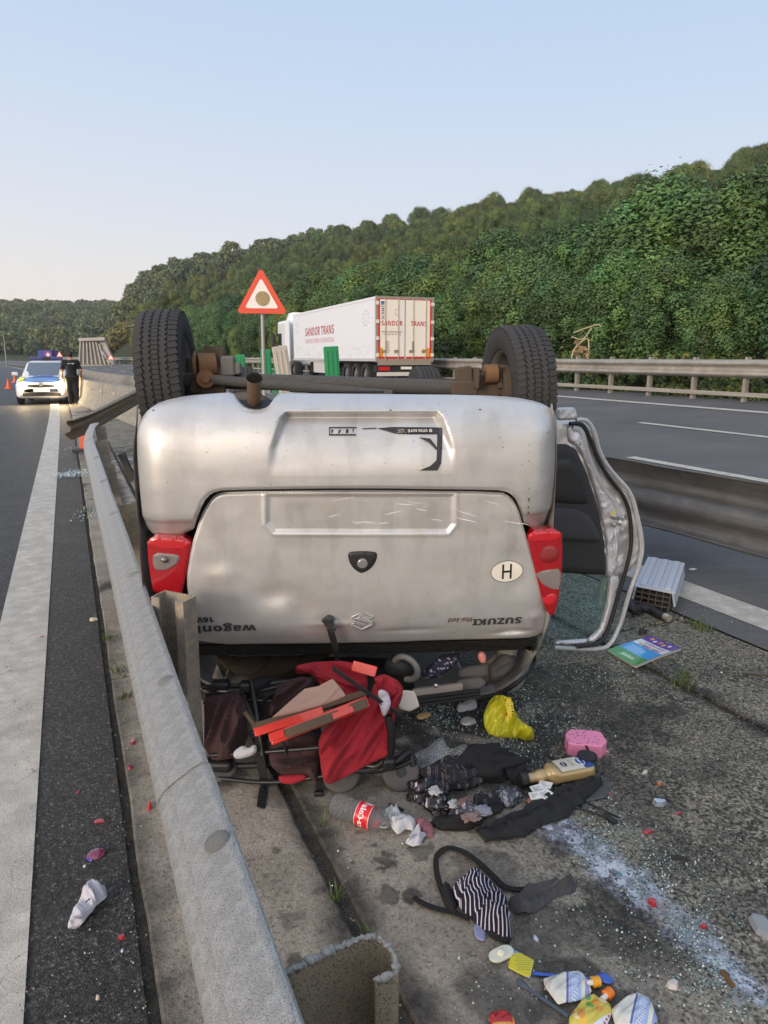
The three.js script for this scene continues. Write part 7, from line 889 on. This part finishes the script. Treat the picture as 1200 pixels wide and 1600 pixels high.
lying('packet', 'flat yellow foil packet with small print, beside the dummy', 'packet', [[800, 1482], [835, 1500], [828, 1530], [793, 1512]], M({ map: (() => { const t = canvasTex(128, 128, (x, w, h) => { x.fillStyle = '#d9c81e'; x.fillRect(0, 0, w, h); x.fillStyle = '#8c9a58'; for (let k = 0; k < 7; k++) x.fillRect(14 + (k % 2) * 8, 40 + k * 11, 66 + 20 * hash2(k, 1, 1), 3); x.fillStyle = '#7ea7c9'; x.fillRect(18, 10, 46, 18); x.fillStyle = '#c4932a'; x.fillRect(96, 90, 18, 24); }); t.wrapS = t.wrapT = THREE.RepeatWrapping; return rep(t, 0.085, 0.3, 0.4); })(), roughness: 0.3, clearcoat: 0.5 }), { t: 0.003, r: 0.004, cut: 0.002 });
{ // spoons
  const spoon = (label, a, b, bowl, m) => { const P = [G(...a, 0.006), G(...b, 0.008)], o = thing('plastic_spoon', label, 'spoon', V(P[0].x, 0, P[0].z)), d = P[1].clone().sub(P[0]); const loc = g => g.translate(-P[0].x, 0, -P[0].z); part('handle', loc(bar(P[0], P[1], 0.009, 0.003)), m, o); part('bowl', loc(pillow(bowl, ground(bowl[0][0], bowl[0][1], 0.008), { t: 0.006, r: 0.014, back: 0.9, L: 0.005 })), m, o); };
  spoon('bright blue plastic spoon passing under the upper white pouch', [832, 1521], [930, 1530], [[928, 1526], [936, 1520], [948, 1521], [959, 1530], [958, 1538], [944, 1536], [934, 1532]], M({ c: [0.03, 0.11, 0.50], roughness: 0.3, clearcoat: 0.5 }));
  spoon('dark grey plastic spoon lying left of the white pouches', [888, 1588], [826, 1546], [[805, 1530], [812, 1528], [824, 1538], [830, 1548], [822, 1546], [808, 1540]], M({ c: [0.07, 0.085, 0.11], roughness: 0.35, clearcoat: 0.4 }));
}
{ // food pouches
  const lab = (bg, f) => { const t = canvasTex(256, 256, f(bg)); t.wrapS = t.wrapT = THREE.MirroredRepeatWrapping; return t; };
  const white = lab('#dcd8c8', bg => (x, w, h) => { x.fillStyle = bg; x.fillRect(0, 0, w, h); x.fillStyle = '#8d93a3'; x.globalAlpha = 0.32; for (let k = 0; k < 46; k++) x.fillRect(24, 24 + k * 4.6, 74 + 24 * hash2(k, 2, 2), 1.8); x.globalAlpha = 1; x.fillStyle = '#9fb2d6'; x.fillRect(136, 52, 52, 150); x.fillStyle = '#5a69a8'; x.fillRect(124, 44, 10, 160); x.fillStyle = '#dfe3ea'; for (let k = 0; k < 12; k++) x.fillRect(144, 60 + k * 12, 20 + 18 * hash2(k, 3, 3), 4); x.fillStyle = '#8f9ac8'; x.fillRect(204, 84, 18, 80); });
  const pouch = (label, outline, c, turn, cap, capC, tex, sc) => { const pl = ground(c[0], c[1], 0.012), o = thing('food_pouch', label, 'food pouch', V(pl.P.x, 0, pl.P.z)), g = pillow(outline, pl, { t: 0.013, r: 0.03, wr: 0.009, wf: 22, L: 0.006, cut: 0.005, back: 0.5 }); g.translate(-pl.P.x, 0, -pl.P.z); const uv = g.attributes.uv, ca = Math.cos(turn), sa = Math.sin(turn); for (let i = 0; i < uv.count; i++) { const a = uv.getX(i), b = uv.getY(i); uv.setXY(i, 0.5 + (a * ca - b * sa) / sc, 0.5 + (a * sa + b * ca) / sc); } part('pouch', g, M({ map: tex, roughness: 0.3, clearcoat: 0.5 }), o);
    if (cap) { const p = G(...cap, 0.016).sub(o.position), d = G(...cap, 0.016).sub(pl.P).setY(0).normalize(); const m = M({ c: capC, roughness: 0.4 }); part('cap', [rod(p.clone().addScaledVector(d, -0.008), p.clone().addScaledVector(d, 0.012), 0.0135, 0.0125, 24)], m, o); part('spout', rod(p.clone().addScaledVector(d, -0.025), p.clone().addScaledVector(d, -0.008), 0.007, 0.007, 14), M({ c: [0.7, 0.68, 0.62] }), o); } };
  pouch('white food pouch with blue print and yellow cap, uppermost of the pouches', [[848, 1527], [898, 1518], [902, 1516], [912, 1522], [926, 1548], [914, 1560], [872, 1570], [852, 1544]], [886, 1544], 0.25, [930, 1534], [0.75, 0.36, 0.02], white, 0.15);
  pouch('white food pouch with blue print, without a cap, at the lower right', [[954, 1578], [976, 1560], [996, 1551], [1014, 1560], [1022, 1576], [1029, 1594], [1012, 1606], [962, 1606]], [990, 1580], 0.5, null, null, white, 0.15);
  const fruit = lab('#c9b84a', bg => (x, w, h) => { x.fillStyle = bg; x.fillRect(0, 0, w, h); x.fillStyle = '#cfd9e4'; x.fillRect(0, 0, w, 70); x.fillStyle = '#b8322c'; for (let k = 0; k < 10; k++) x.fillRect(20 + k * 22, 52 + 8 * Math.sin(k), 12, 8); for (let i = 0; i < 16; i++) { x.fillStyle = ['#d9932a', '#5c9a3a', '#e4b83c', '#8f4a2a', '#e8d2a0'][i % 5]; x.beginPath(); x.ellipse(30 + 200 * hash2(i, 1, 9), 100 + 130 * hash2(i, 2, 9), 22, 18, i, 0, 7); x.fill(); } });
  pouch('colourful fruit pouch with orange cap, lying between the two white pouches', [[908, 1566], [926, 1553], [950, 1566], [958, 1580], [946, 1606], [890, 1606], [888, 1592]], [922, 1582], 2.6, [950, 1553], [0.80, 0.20, 0.02], fruit, 0.13);
  lying('snack_wrapper', 'red and yellow snack wrapper at the very bottom edge', 'wrapper', [[760, 1588], [776, 1580], [788, 1577], [800, 1588], [812, 1606], [770, 1606]], M({ map: (() => { const t = canvasTex(128, 128, (x, w, h) => { x.fillStyle = '#b5151c'; x.fillRect(0, 0, w, h); x.fillStyle = '#d99a2a'; x.fillRect(0, 40, w, 14); x.fillRect(50, 0, 10, h); x.fillStyle = '#5a1414'; x.fillRect(70, 70, 40, 30); }); t.wrapS = t.wrapT = THREE.RepeatWrapping; return rep(t, 0.06); })(), roughness: 0.3, clearcoat: 0.6 }), { t: 0.012, r: 0.015, wr: 0.008, wf: 24 });
}
{ // booklet
  const q = [[948, 1018], [1018, 996], [1064, 1018], [993, 1046]].map(p => G(...p)), c = q[0].clone().add(q[2]).multiplyScalar(0.5), t = thing('booklet', 'colourful children\'s booklet in purple, blue and green, lying on the concrete by the open door', 'booklet', c);
  const tex = canvasTex(512, 512, (x, w, h) => { x.fillStyle = '#5b3a9c'; x.fillRect(0, 0, w, h * 0.24); x.fillStyle = '#2f9be0'; x.fillRect(0, h * 0.24, w, h * 0.5); x.fillStyle = '#3a9a35'; x.fillRect(0, h * 0.74, w, h * 0.26); x.fillStyle = '#256e26'; for (let k = 0; k < 26; k++) x.fillRect(k * 20, h * 0.76, 5, h * 0.2); x.fillStyle = '#dbe6ee'; x.fillRect(0, h * 0.24, w, h * 0.2); const cs = ['#d23b32', '#e59a2a', '#3aa04a', '#2b5bb0', '#8e3fa0', '#d2455f']; for (let k = 0; k < 13; k++) { x.fillStyle = cs[k % 6]; x.fillRect(120 + k * 26, h * 0.27, 18, 30); x.fillRect(96 + k * 27, h * 0.36, 20, 44); } x.fillStyle = '#bfe0f6'; for (let k = 0; k < 8; k++) x.fillRect(60 + (k % 3) * 12, h * 0.52 + k * 13, 200 + 90 * hash2(k, 1, 2), 5); text2d(x, 'Játékos', 260, h * 0.86, 60, '#e9f2d8'); for (let k = 0; k < 5; k++) { x.fillStyle = ['#f1b12c', '#f6d8df', '#ec8a36'][k % 3]; x.beginPath(); x.arc(90 + k * 75, 50 + 20 * (k % 2), 24, 0, 7); x.fill(); } });
  const lerp3 = (a, b, u) => a.clone().lerp(b, u); const sheet = (y0, curl) => grid(16, 16, (u, v) => { const p = lerp3(lerp3(q[0], q[3], u), lerp3(q[1], q[2], u), v).sub(c); p.y = y0 + curl * Math.pow(u, 3) * 0.012 + 0.004 * Math.sin(v * 3); p.uv = [u, v]; return p; });
  part('cover', sheet(0.0105, 1), M({ map: tex, roughness: 0.3, clearcoat: 0.4, side: THREE.DoubleSide }), t); part('pages', [sheet(0.0085, 0.8), sheet(0.006, 0.6), sheet(0.003, 0.3)], M({ c: [0.7, 0.69, 0.66], side: THREE.DoubleSide }), t);
}
{ // fallen anti-glare board
  const a = G(1022, 930, 0.11), b = G(1046, 868, 0.16), t = thing('anti_glare_board', 'fallen grey anti-glare board with open honeycomb end, lying on the asphalt at the right', 'anti-glare board', V(a.x, 0, a.z)); const dir = b.clone().sub(a).normalize(), n = V(-0.12, 0.93, 0.35).normalize(), sx = V().crossVectors(n, dir).normalize(), nn = V().crossVectors(dir, sx); const Mx = new THREE.Matrix4().makeBasis(sx, nn, dir.clone()), L = 0.62, w = 0.25, dp = 0.15;
  const P = g => { g.applyMatrix4(Mx); g.translate(0, 0.145, 0); return g; }, m = M({ c: [0.46, 0.49, 0.54], roughness: 0.5 }), in1 = M({ c: [0.10, 0.085, 0.07], roughness: 0.9 });
  part('panel', P(merge([rbox(w, 0.012, L, 0.005, [0, 0, L / 2]), box(0.01, 0.09, L, [-w / 2 + 0.004, -0.045, L / 2], [0, 0, -0.25]), box(0.01, 0.13, L, [w / 2 - 0.004, -0.06, L / 2], [0, 0, 0.1])])), m, t);
  for (const x of [-0.075, 0, 0.075]) part('rib', P(rbox(0.042, 0.018, L * 0.92, 0.008, [x, 0.01, L / 2])), m, t);
  for (const [x0, x1] of [[-0.1, 0]]) for (let k = 0; k < 3; k++) part('cell_wall', P(box(w - 0.03, 0.006, 0.12, [0.01, -0.035 - k * 0.035, 0.06])), in1, t); for (let k = 0; k < 6; k++) part('cell_wall', P(box(0.006, 0.125, 0.12, [-0.1 + k * 0.043, -0.065, 0.062])), in1, t); part('cell_back', P(box(w - 0.02, 0.13, 0.005, [0.01, -0.065, 0.13])), blackM, t);
}
{ // torn-off black pipe with metal end
  const Q = (x, y, h) => G(x, y, h), b = Q(1015, 955, 0), t = thing('torn_hose', 'black torn hose with a metal end, lying below the fallen grey board', 'hose', b), off = g => g.translate(-b.x, -b.y, -b.z);
  part('hose', off(tube([Q(984, 940, 0.08), Q(990, 954, 0.05), Q(1000, 950, 0.035), Q(1016, 952, 0.03), Q(1030, 960, 0.028), Q(1038, 963, 0.028)], 0.026, 30, 12)), blackM, t); part('bracket', [off(xf(shard(0.09, 0.12, 0.06, 4), Q(990, 955, 0.0).toArray())), off(xf(shard(0.07, 0.09, 0.05, 9), Q(1008, 948, 0.01).toArray()))], blackM, t); part('metal_end', off(rod(Q(1036, 962, 0.028), Q(1046, 966, 0.028), 0.022, 0.022, 20)), M({ c: [0.55, 0.5, 0.42], metalness: 0.6, roughness: 0.4 }), t);
}
{ // fragments, each where it lies: [name, category, label, px, py, width, length, height, colour, turn, gloss]
  const list = [
    ['stone', 'stone', 'flat grey concrete fragment at the right edge', 1192, 1452, 0.075, 0.13, 0.02, [0.30, 0.31, 0.32], 0.3], ['stone', 'stone', 'white pebble left of the wood chip, bottom right', 1052, 1540, 0.05, 0.035, 0.014, [0.62, 0.55, 0.53], 0.4], ['foil', 'foil', 'crumpled silver foil right of the black strip', 1031, 1256, 0.075, 0.05, 0.02, [0.55, 0.6, 0.68], 0.2, 1], ['lens_shard', 'lens shard', 'orange brown shard above the silver foil', 1030, 1226, 0.03, 0.03, 0.012, [0.36, 0.14, 0.04], 0.2, 1], ['lens_shard', 'lens shard', 'dark red shard below the silver foil', 1012, 1300, 0.055, 0.028, 0.008, [0.33, 0.02, 0.025], 0.1, 1], ['lens_shard', 'lens shard', 'dark red shard just right of the silver foil', 1060, 1271, 0.045, 0.015, 0.006, [0.26, 0.02, 0.03], 0.1, 1], ['lens_shard', 'lens shard', 'large bright red shard in the white powder trail', 1019, 1412, 0.035, 0.035, 0.016, [0.42, 0.015, 0.02], 0.7, 1], ['lens_shard', 'lens shard', 'small bright red shard right beside the white powder trail', 1099, 1449, 0.022, 0.018, 0.01, [0.42, 0.015, 0.02], 0.2, 1], ['rubber_piece', 'rubber piece', 'short flat black rubber piece right of the powder trail', 1061, 1342, 0.085, 0.022, 0.012, [0.03, 0.03, 0.03], -0.15], ['lens_shard', 'lens shard', 'small square blue green shard in the white powder', 969, 1366, 0.016, 0.016, 0.005, [0.03, 0.24, 0.32], 0.3, 1], ['glass_piece', 'glass piece', 'dull grey flat piece below the wood chip', 1150, 1566, 0.03, 0.045, 0.008, [0.24, 0.25, 0.26], 0.3], ['paper_scrap', 'paper scrap', 'curved white scrap on the concrete above the silver foil', 1008, 1208, 0.045, 0.012, 0.012, [0.6, 0.58, 0.54], 0.5], ['lens_shard', 'lens shard', 'tiny red shard beside the flat metal piece', 952, 1240, 0.02, 0.016, 0.006, [0.4, 0.02, 0.02], 0.4, 1], ['glass_piece', 'glass piece', 'white chip on the asphalt right of the fallen board', 1083, 892, 0.09, 0.05, 0.02, [0.6, 0.62, 0.64], 0.3], ['plastic_piece', 'plastic piece', 'small black plastic piece beside the booklet', 1003, 990, 0.07, 0.05, 0.03, [0.025, 0.025, 0.027], 0.2], ['glass_piece', 'glass piece', 'pale blue scrap below the striped hat', 837, 1467, 0.013, 0.028, 0.006, [0.5, 0.55, 0.72], 0.4],
    ['lens_shard', 'lens shard', 'curved pink red shard on the left asphalt, above the red and blue lens', 156, 1284, 0.05, 0.018, 0.010, [0.42, 0.07, 0.08], 0.35, 1], ['lens_shard', 'lens shard', 'large red shard at the foot of the rail, uppermost', 208, 1160, 0.026, 0.07, 0.012, [0.36, 0.035, 0.06], 0.35, 1], ['lens_shard', 'lens shard', 'red shard below the uppermost one at the foot of the rail', 203, 1200, 0.026, 0.03, 0.010, [0.33, 0.03, 0.04], 0.1, 1], ['lens_shard', 'lens shard', 'bright orange red shard leaning against the underside of the rail', 234, 1262, 0.02, 0.055, 0.02, [0.55, 0.05, 0.03], 0.3, 1], ['lens_shard', 'lens shard', 'small red shard right of the white cloth roll', 190, 1466, 0.024, 0.014, 0.01, [0.42, 0.03, 0.035], 0.2, 1], ['lens_shard', 'lens shard', 'tiny red shard above the curved pink one', 122, 1238, 0.024, 0.014, 0.006, [0.3, 0.05, 0.07], 0.5, 1], ['lens_shard', 'lens shard', 'tiny red shard on the edge of the white line', 66, 996, 0.03, 0.02, 0.008, [0.4, 0.03, 0.03], 0.2, 1], ['stone', 'stone', 'cream chip of stone beside the white line, upper left', 146, 969, 0.06, 0.04, 0.02, [0.6, 0.53, 0.4], 0.3], ['glass_piece', 'glass piece', 'small white chip below the red and blue lens', 132, 1354, 0.012, 0.01, 0.006, [0.75, 0.75, 0.78], 0.3], ['stone', 'stone', 'pale round pebble at the bottom of the left asphalt', 153, 1560, 0.012, 0.014, 0.008, [0.55, 0.47, 0.36], 0.3], ['glass_piece', 'glass piece', 'pale blue chip below the small red shard', 191, 1486, 0.009, 0.013, 0.005, [0.6, 0.66, 0.78], 0.3],
  ];
  list.forEach(([n, cat, label, x, y, w, l, h, c, turn, gloss], i) => { const g = shard(w, l, h, i + 11); g.rotateY(turn); const p = G(x, y, 0.001); g.translate(p.x, p.y, p.z); solo(n, label, cat, g, M(gloss ? { c, roughness: 0.2, clearcoat: 1, metalness: n === 'foil' ? 0.6 : 0 } : { c, roughness: 0.85, bumpMap: rep(grain, 0.1), bumpScale: 0.003 })); });
  const lens = G(150, 1336), t = thing('lens_fragment', 'round red and blue lens fragment on the left asphalt, above the white cloth roll', 'lens fragment', lens, 0.4); part('dome', xf(new THREE.SphereGeometry(1, 24, 12, 0, 6.2832, 0, 1.57), [0, 0, 0], [0, 0, 0.1], [0.032, 0.016, 0.027]), M({ c: [0.16, 0.015, 0.05], roughness: 0.06, clearcoat: 1 }), t); part('blue_rim', xf(new THREE.TorusGeometry(0.026, 0.004, 8, 24, 3), [0, 0.004, 0.002], [Math.PI / 2, 0, 2], [1.1, 0.9, 1]), M({ c: [0.05, 0.03, 0.4], roughness: 0.1, clearcoat: 1 }), t);
  const wood = G(1136, 1532); solo('wood_chip', 'yellow brown splinter of wood in the lower right powder', 'wood chip', xf(rbox(0.012, 0.01, 0.05, 0.003, [0, 0.007, 0], [0, 0.2, 0]), wood.toArray()), M({ c: [0.46, 0.27, 0.09], map: rep(rustTex, 0.1) }));
  solo('metal_rod', 'thin dark steel rod lying at the right edge of the concrete', 'rod', rod(G(1160, 1050, 0.012), G(1215, 1055, 0.012), 0.009, 0.009, 10), darkSteelM); solo('wiper_arm', 'thin black bent arm lying right below the black strip', 'arm', merge([rod(G(884, 1256, 0.012), G(962, 1282, 0.012), 0.005, 0.004, 8), rod(G(910, 1250, 0.012), G(968, 1278, 0.012), 0.004, 0.004, 8), bar(G(944, 1272, 0.012), G(962, 1286, 0.012), 0.022, 0.01)]), blackM);
  solo('plastic_sliver', 'short black plastic sliver below the pushchair\'s right wheel', 'sliver', bar(G(608, 1256, 0.006), G(630, 1266, 0.006), 0.012, 0.006), blackM);
  const nap = pillow([[104, 1446], [110, 1430], [122, 1408], [136, 1392], [150, 1384], [166, 1389], [168, 1402], [156, 1412], [138, 1430], [130, 1442], [114, 1446]], ground(136, 1416, 0.014), { t: 0.024, r: 0.022, wr: 0.026, wf: 20, ang: -0.7, L: 0.005, seed: 13, cut: 0.005 }); const b = G(136, 1416), t2 = thing('cloth_roll', 'rolled white cloth with a dark line lying on the left asphalt', 'cloth', b); nap.translate(-b.x, -b.y, -b.z); part('cloth', nap, cloth([0.72, 0.71, 0.78]), t2); part('seam', tube([[134, 1410], [144, 1400], [150, 1394], [158, 1388]].map(p => G(...p, 0.038).sub(b)), 0.0016, 12, 5), blackM, t2); part('fold', xf(new THREE.TorusGeometry(0.012, 0.0035, 6, 18, 4.4), G(122, 1434, 0.03).sub(b).toArray(), [0.9, 0, 0.4]), cloth([0.5, 0.48, 0.53]), t2);
}
// --- crumbs of safety glass, grit and weeds: nobody could count them
{
  const R = RNG(55), q = new THREE.Quaternion(), e = new THREE.Euler(), c = new THREE.Color();
  const scatter = (name, label, cat, geo, mat, pts, size, cols) => { const m = new THREE.InstancedMesh(geo, mat, pts.length); pts.forEach((p, i) => { const s = size[0] + (size[1] - size[0]) * Math.pow(R(), 2.5); q.setFromEuler(e.set(R() * 6, R() * 6, R() * 6)); m.setMatrixAt(i, new THREE.Matrix4().compose(p.clone().setY(p.y + s * 0.35), q, V(s, s * (0.5 + 0.4 * R()), s))); const k = cols[Math.floor(R() * cols.length)]; m.setColorAt(i, c.setRGB(...k)); }); m.name = numbered(name); m.castShadow = m.receiveShadow = true; scene.add(m); tag(m, label, cat, null, 'stuff'); };
  const gauss = () => (R() + R() + R() - 1.5) / 1.5, around = (px, py, r, n, o, sq = 1) => { const p = G(px, py); for (let i = 0; i < n; i++) o.push(V(p.x + gauss() * r, 0.001, p.z + gauss() * r * sq)); };
  const cube = new RoundedBoxGeometry(1, 1, 1, 1, 0.2), gl = [];
  for (const [x, y, r, n] of [[700, 1130, 0.28, 420], [800, 1090, 0.3, 480], [860, 1130, 0.3, 420], [700, 1190, 0.2, 300], [930, 1060, 0.3, 260], [960, 980, 0.3, 240], [900, 1250, 0.25, 380], [960, 1300, 0.22, 380], [1050, 1350, 0.2, 260], [1100, 1420, 0.2, 220], [1090, 1530, 0.16, 240], [1000, 1380, 0.12, 420], [1080, 1455, 0.1, 420], [930, 1330, 0.13, 380], [1130, 1510, 0.1, 300], [680, 1110, 0.2, 500], [790, 1170, 0.2, 420], [1000, 1500, 0.25, 240], [1150, 1570, 0.14, 180], [860, 1200, 0.2, 220], [910, 950, 0.3, 900], [890, 985, 0.3, 700], [905, 920, 0.3, 400], [1080, 960, 0.5, 160], [1050, 1010, 0.4, 160], [880, 1420, 0.2, 120], [780, 1530, 0.2, 80], [600, 1320, 0.3, 60], [1180, 1330, 0.25, 120]]) around(x, y, r, n, gl);
  scatter('glass_crumbs', 'blue green crumbs of broken safety glass scattered over the concrete', 'broken glass', cube, M({ c: [1, 1, 1], roughness: 0.12, clearcoat: 1 }), gl, [0.0018, 0.0062], [[0.30, 0.40, 0.39], [0.2, 0.3, 0.3], [0.42, 0.5, 0.5], [0.55, 0.6, 0.6], [0.12, 0.2, 0.2], [0.2, 0.28, 0.27]]);
  const gl2 = []; around(113, 740, 0.35, 420, gl2, 1.4); around(150, 800, 0.3, 120, gl2, 2); around(135, 700, 0.5, 120, gl2);
  scatter('glass_crumbs', 'pale blue heap of glass crumbs on the left road beside the rail\'s far end', 'broken glass', cube, M({ c: [1, 1, 1], roughness: 0.15, clearcoat: 1 }), gl2, [0.006, 0.016], [[0.4, 0.52, 0.56], [0.55, 0.65, 0.7], [0.3, 0.42, 0.46]]);
  const gr = []; for (const [x, y, r, n] of [[120, 1300, 0.35, 200], [150, 1450, 0.25, 160], [120, 1560, 0.25, 130], [160, 1150, 0.4, 120]]) around(x, y, r, n, gr); for (let i = 0; i < 700; i++) { const u = 0.2 + 6 * R() * R(), s = 0.03 + 0.03 * gauss(); gr.push(W(u, s, 0)); } for (let i = 0; i < 500; i++) gr.push(W(-1 + 6 * R(), 0.627 + 0.03 * gauss(), -0.015)); for (let i = 0; i < 500; i++) gr.push(W(-1 + 6 * R(), 2.67 + 0.04 * gauss(), -0.012)); for (let i = 0; i < 900; i++) gr.push(W(-0.5 + 5 * R(), 0.7 + 2.8 * R(), 0.001)); for (let i = 0; i < 500; i++) gr.push(W(0.5 + 5 * R(), 3.44 + 0.8 * R() * R(), 0.002));
  scatter('grit', 'small pale and dark grit along the joints and on the asphalt', 'grit', new THREE.IcosahedronGeometry(0.5, 0), M({ c: [1, 1, 1], roughness: 0.9 }), gr, [0.0014, 0.0065], [[0.3, 0.27, 0.22], [0.18, 0.16, 0.14], [0.5, 0.46, 0.4], [0.07, 0.07, 0.07]]);
  const bl = []; const P = [], I = []; { for (const [x, y, n, r] of [[506, 1290, 8, 0.02], [526, 1402, 14, 0.025], [575, 1464, 8, 0.02], [1095, 985, 60, 0.09], [1085, 975, 40, 0.1], [1060, 1068, 50, 0.09], [1075, 1058, 30, 0.06], [195, 1090, 26, 0.05], [170, 1000, 30, 0.1], [186, 1050, 24, 0.06], [142, 800, 40, 0.2]]) { const p = G(x, y); for (let i = 0; i < n; i++) { const a = V(p.x + gauss() * r, -0.01, p.z + gauss() * r), h = 0.02 + 0.045 * R(), an = R() * 6.28, k = P.length / 3, w = 0.0022; const tip = a.clone().add(V(Math.cos(an) * h * 0.7, h, Math.sin(an) * h * 0.7)), m = a.clone().lerp(tip, 0.5).add(V(0, h * 0.2, 0)), s = V(-Math.sin(an) * w, 0, Math.cos(an) * w); for (const v of [a.clone().sub(s), a.clone().add(s), m.clone().sub(s), m.clone().add(s), tip]) P.push(v.x, v.y, v.z); I.push(k, k + 1, k + 3, k, k + 3, k + 2, k + 2, k + 3, k + 4); } } }
  const wd = new THREE.Mesh(flat(P, I), M({ c: [0.09, 0.13, 0.03], roughness: 0.8, side: THREE.DoubleSide })); wd.name = 'joint_weeds'; scene.add(wd); tag(wd, 'small green weeds growing in the joints of the concrete', 'weeds', null, 'stuff');
}
renderer.render(scene, camera);
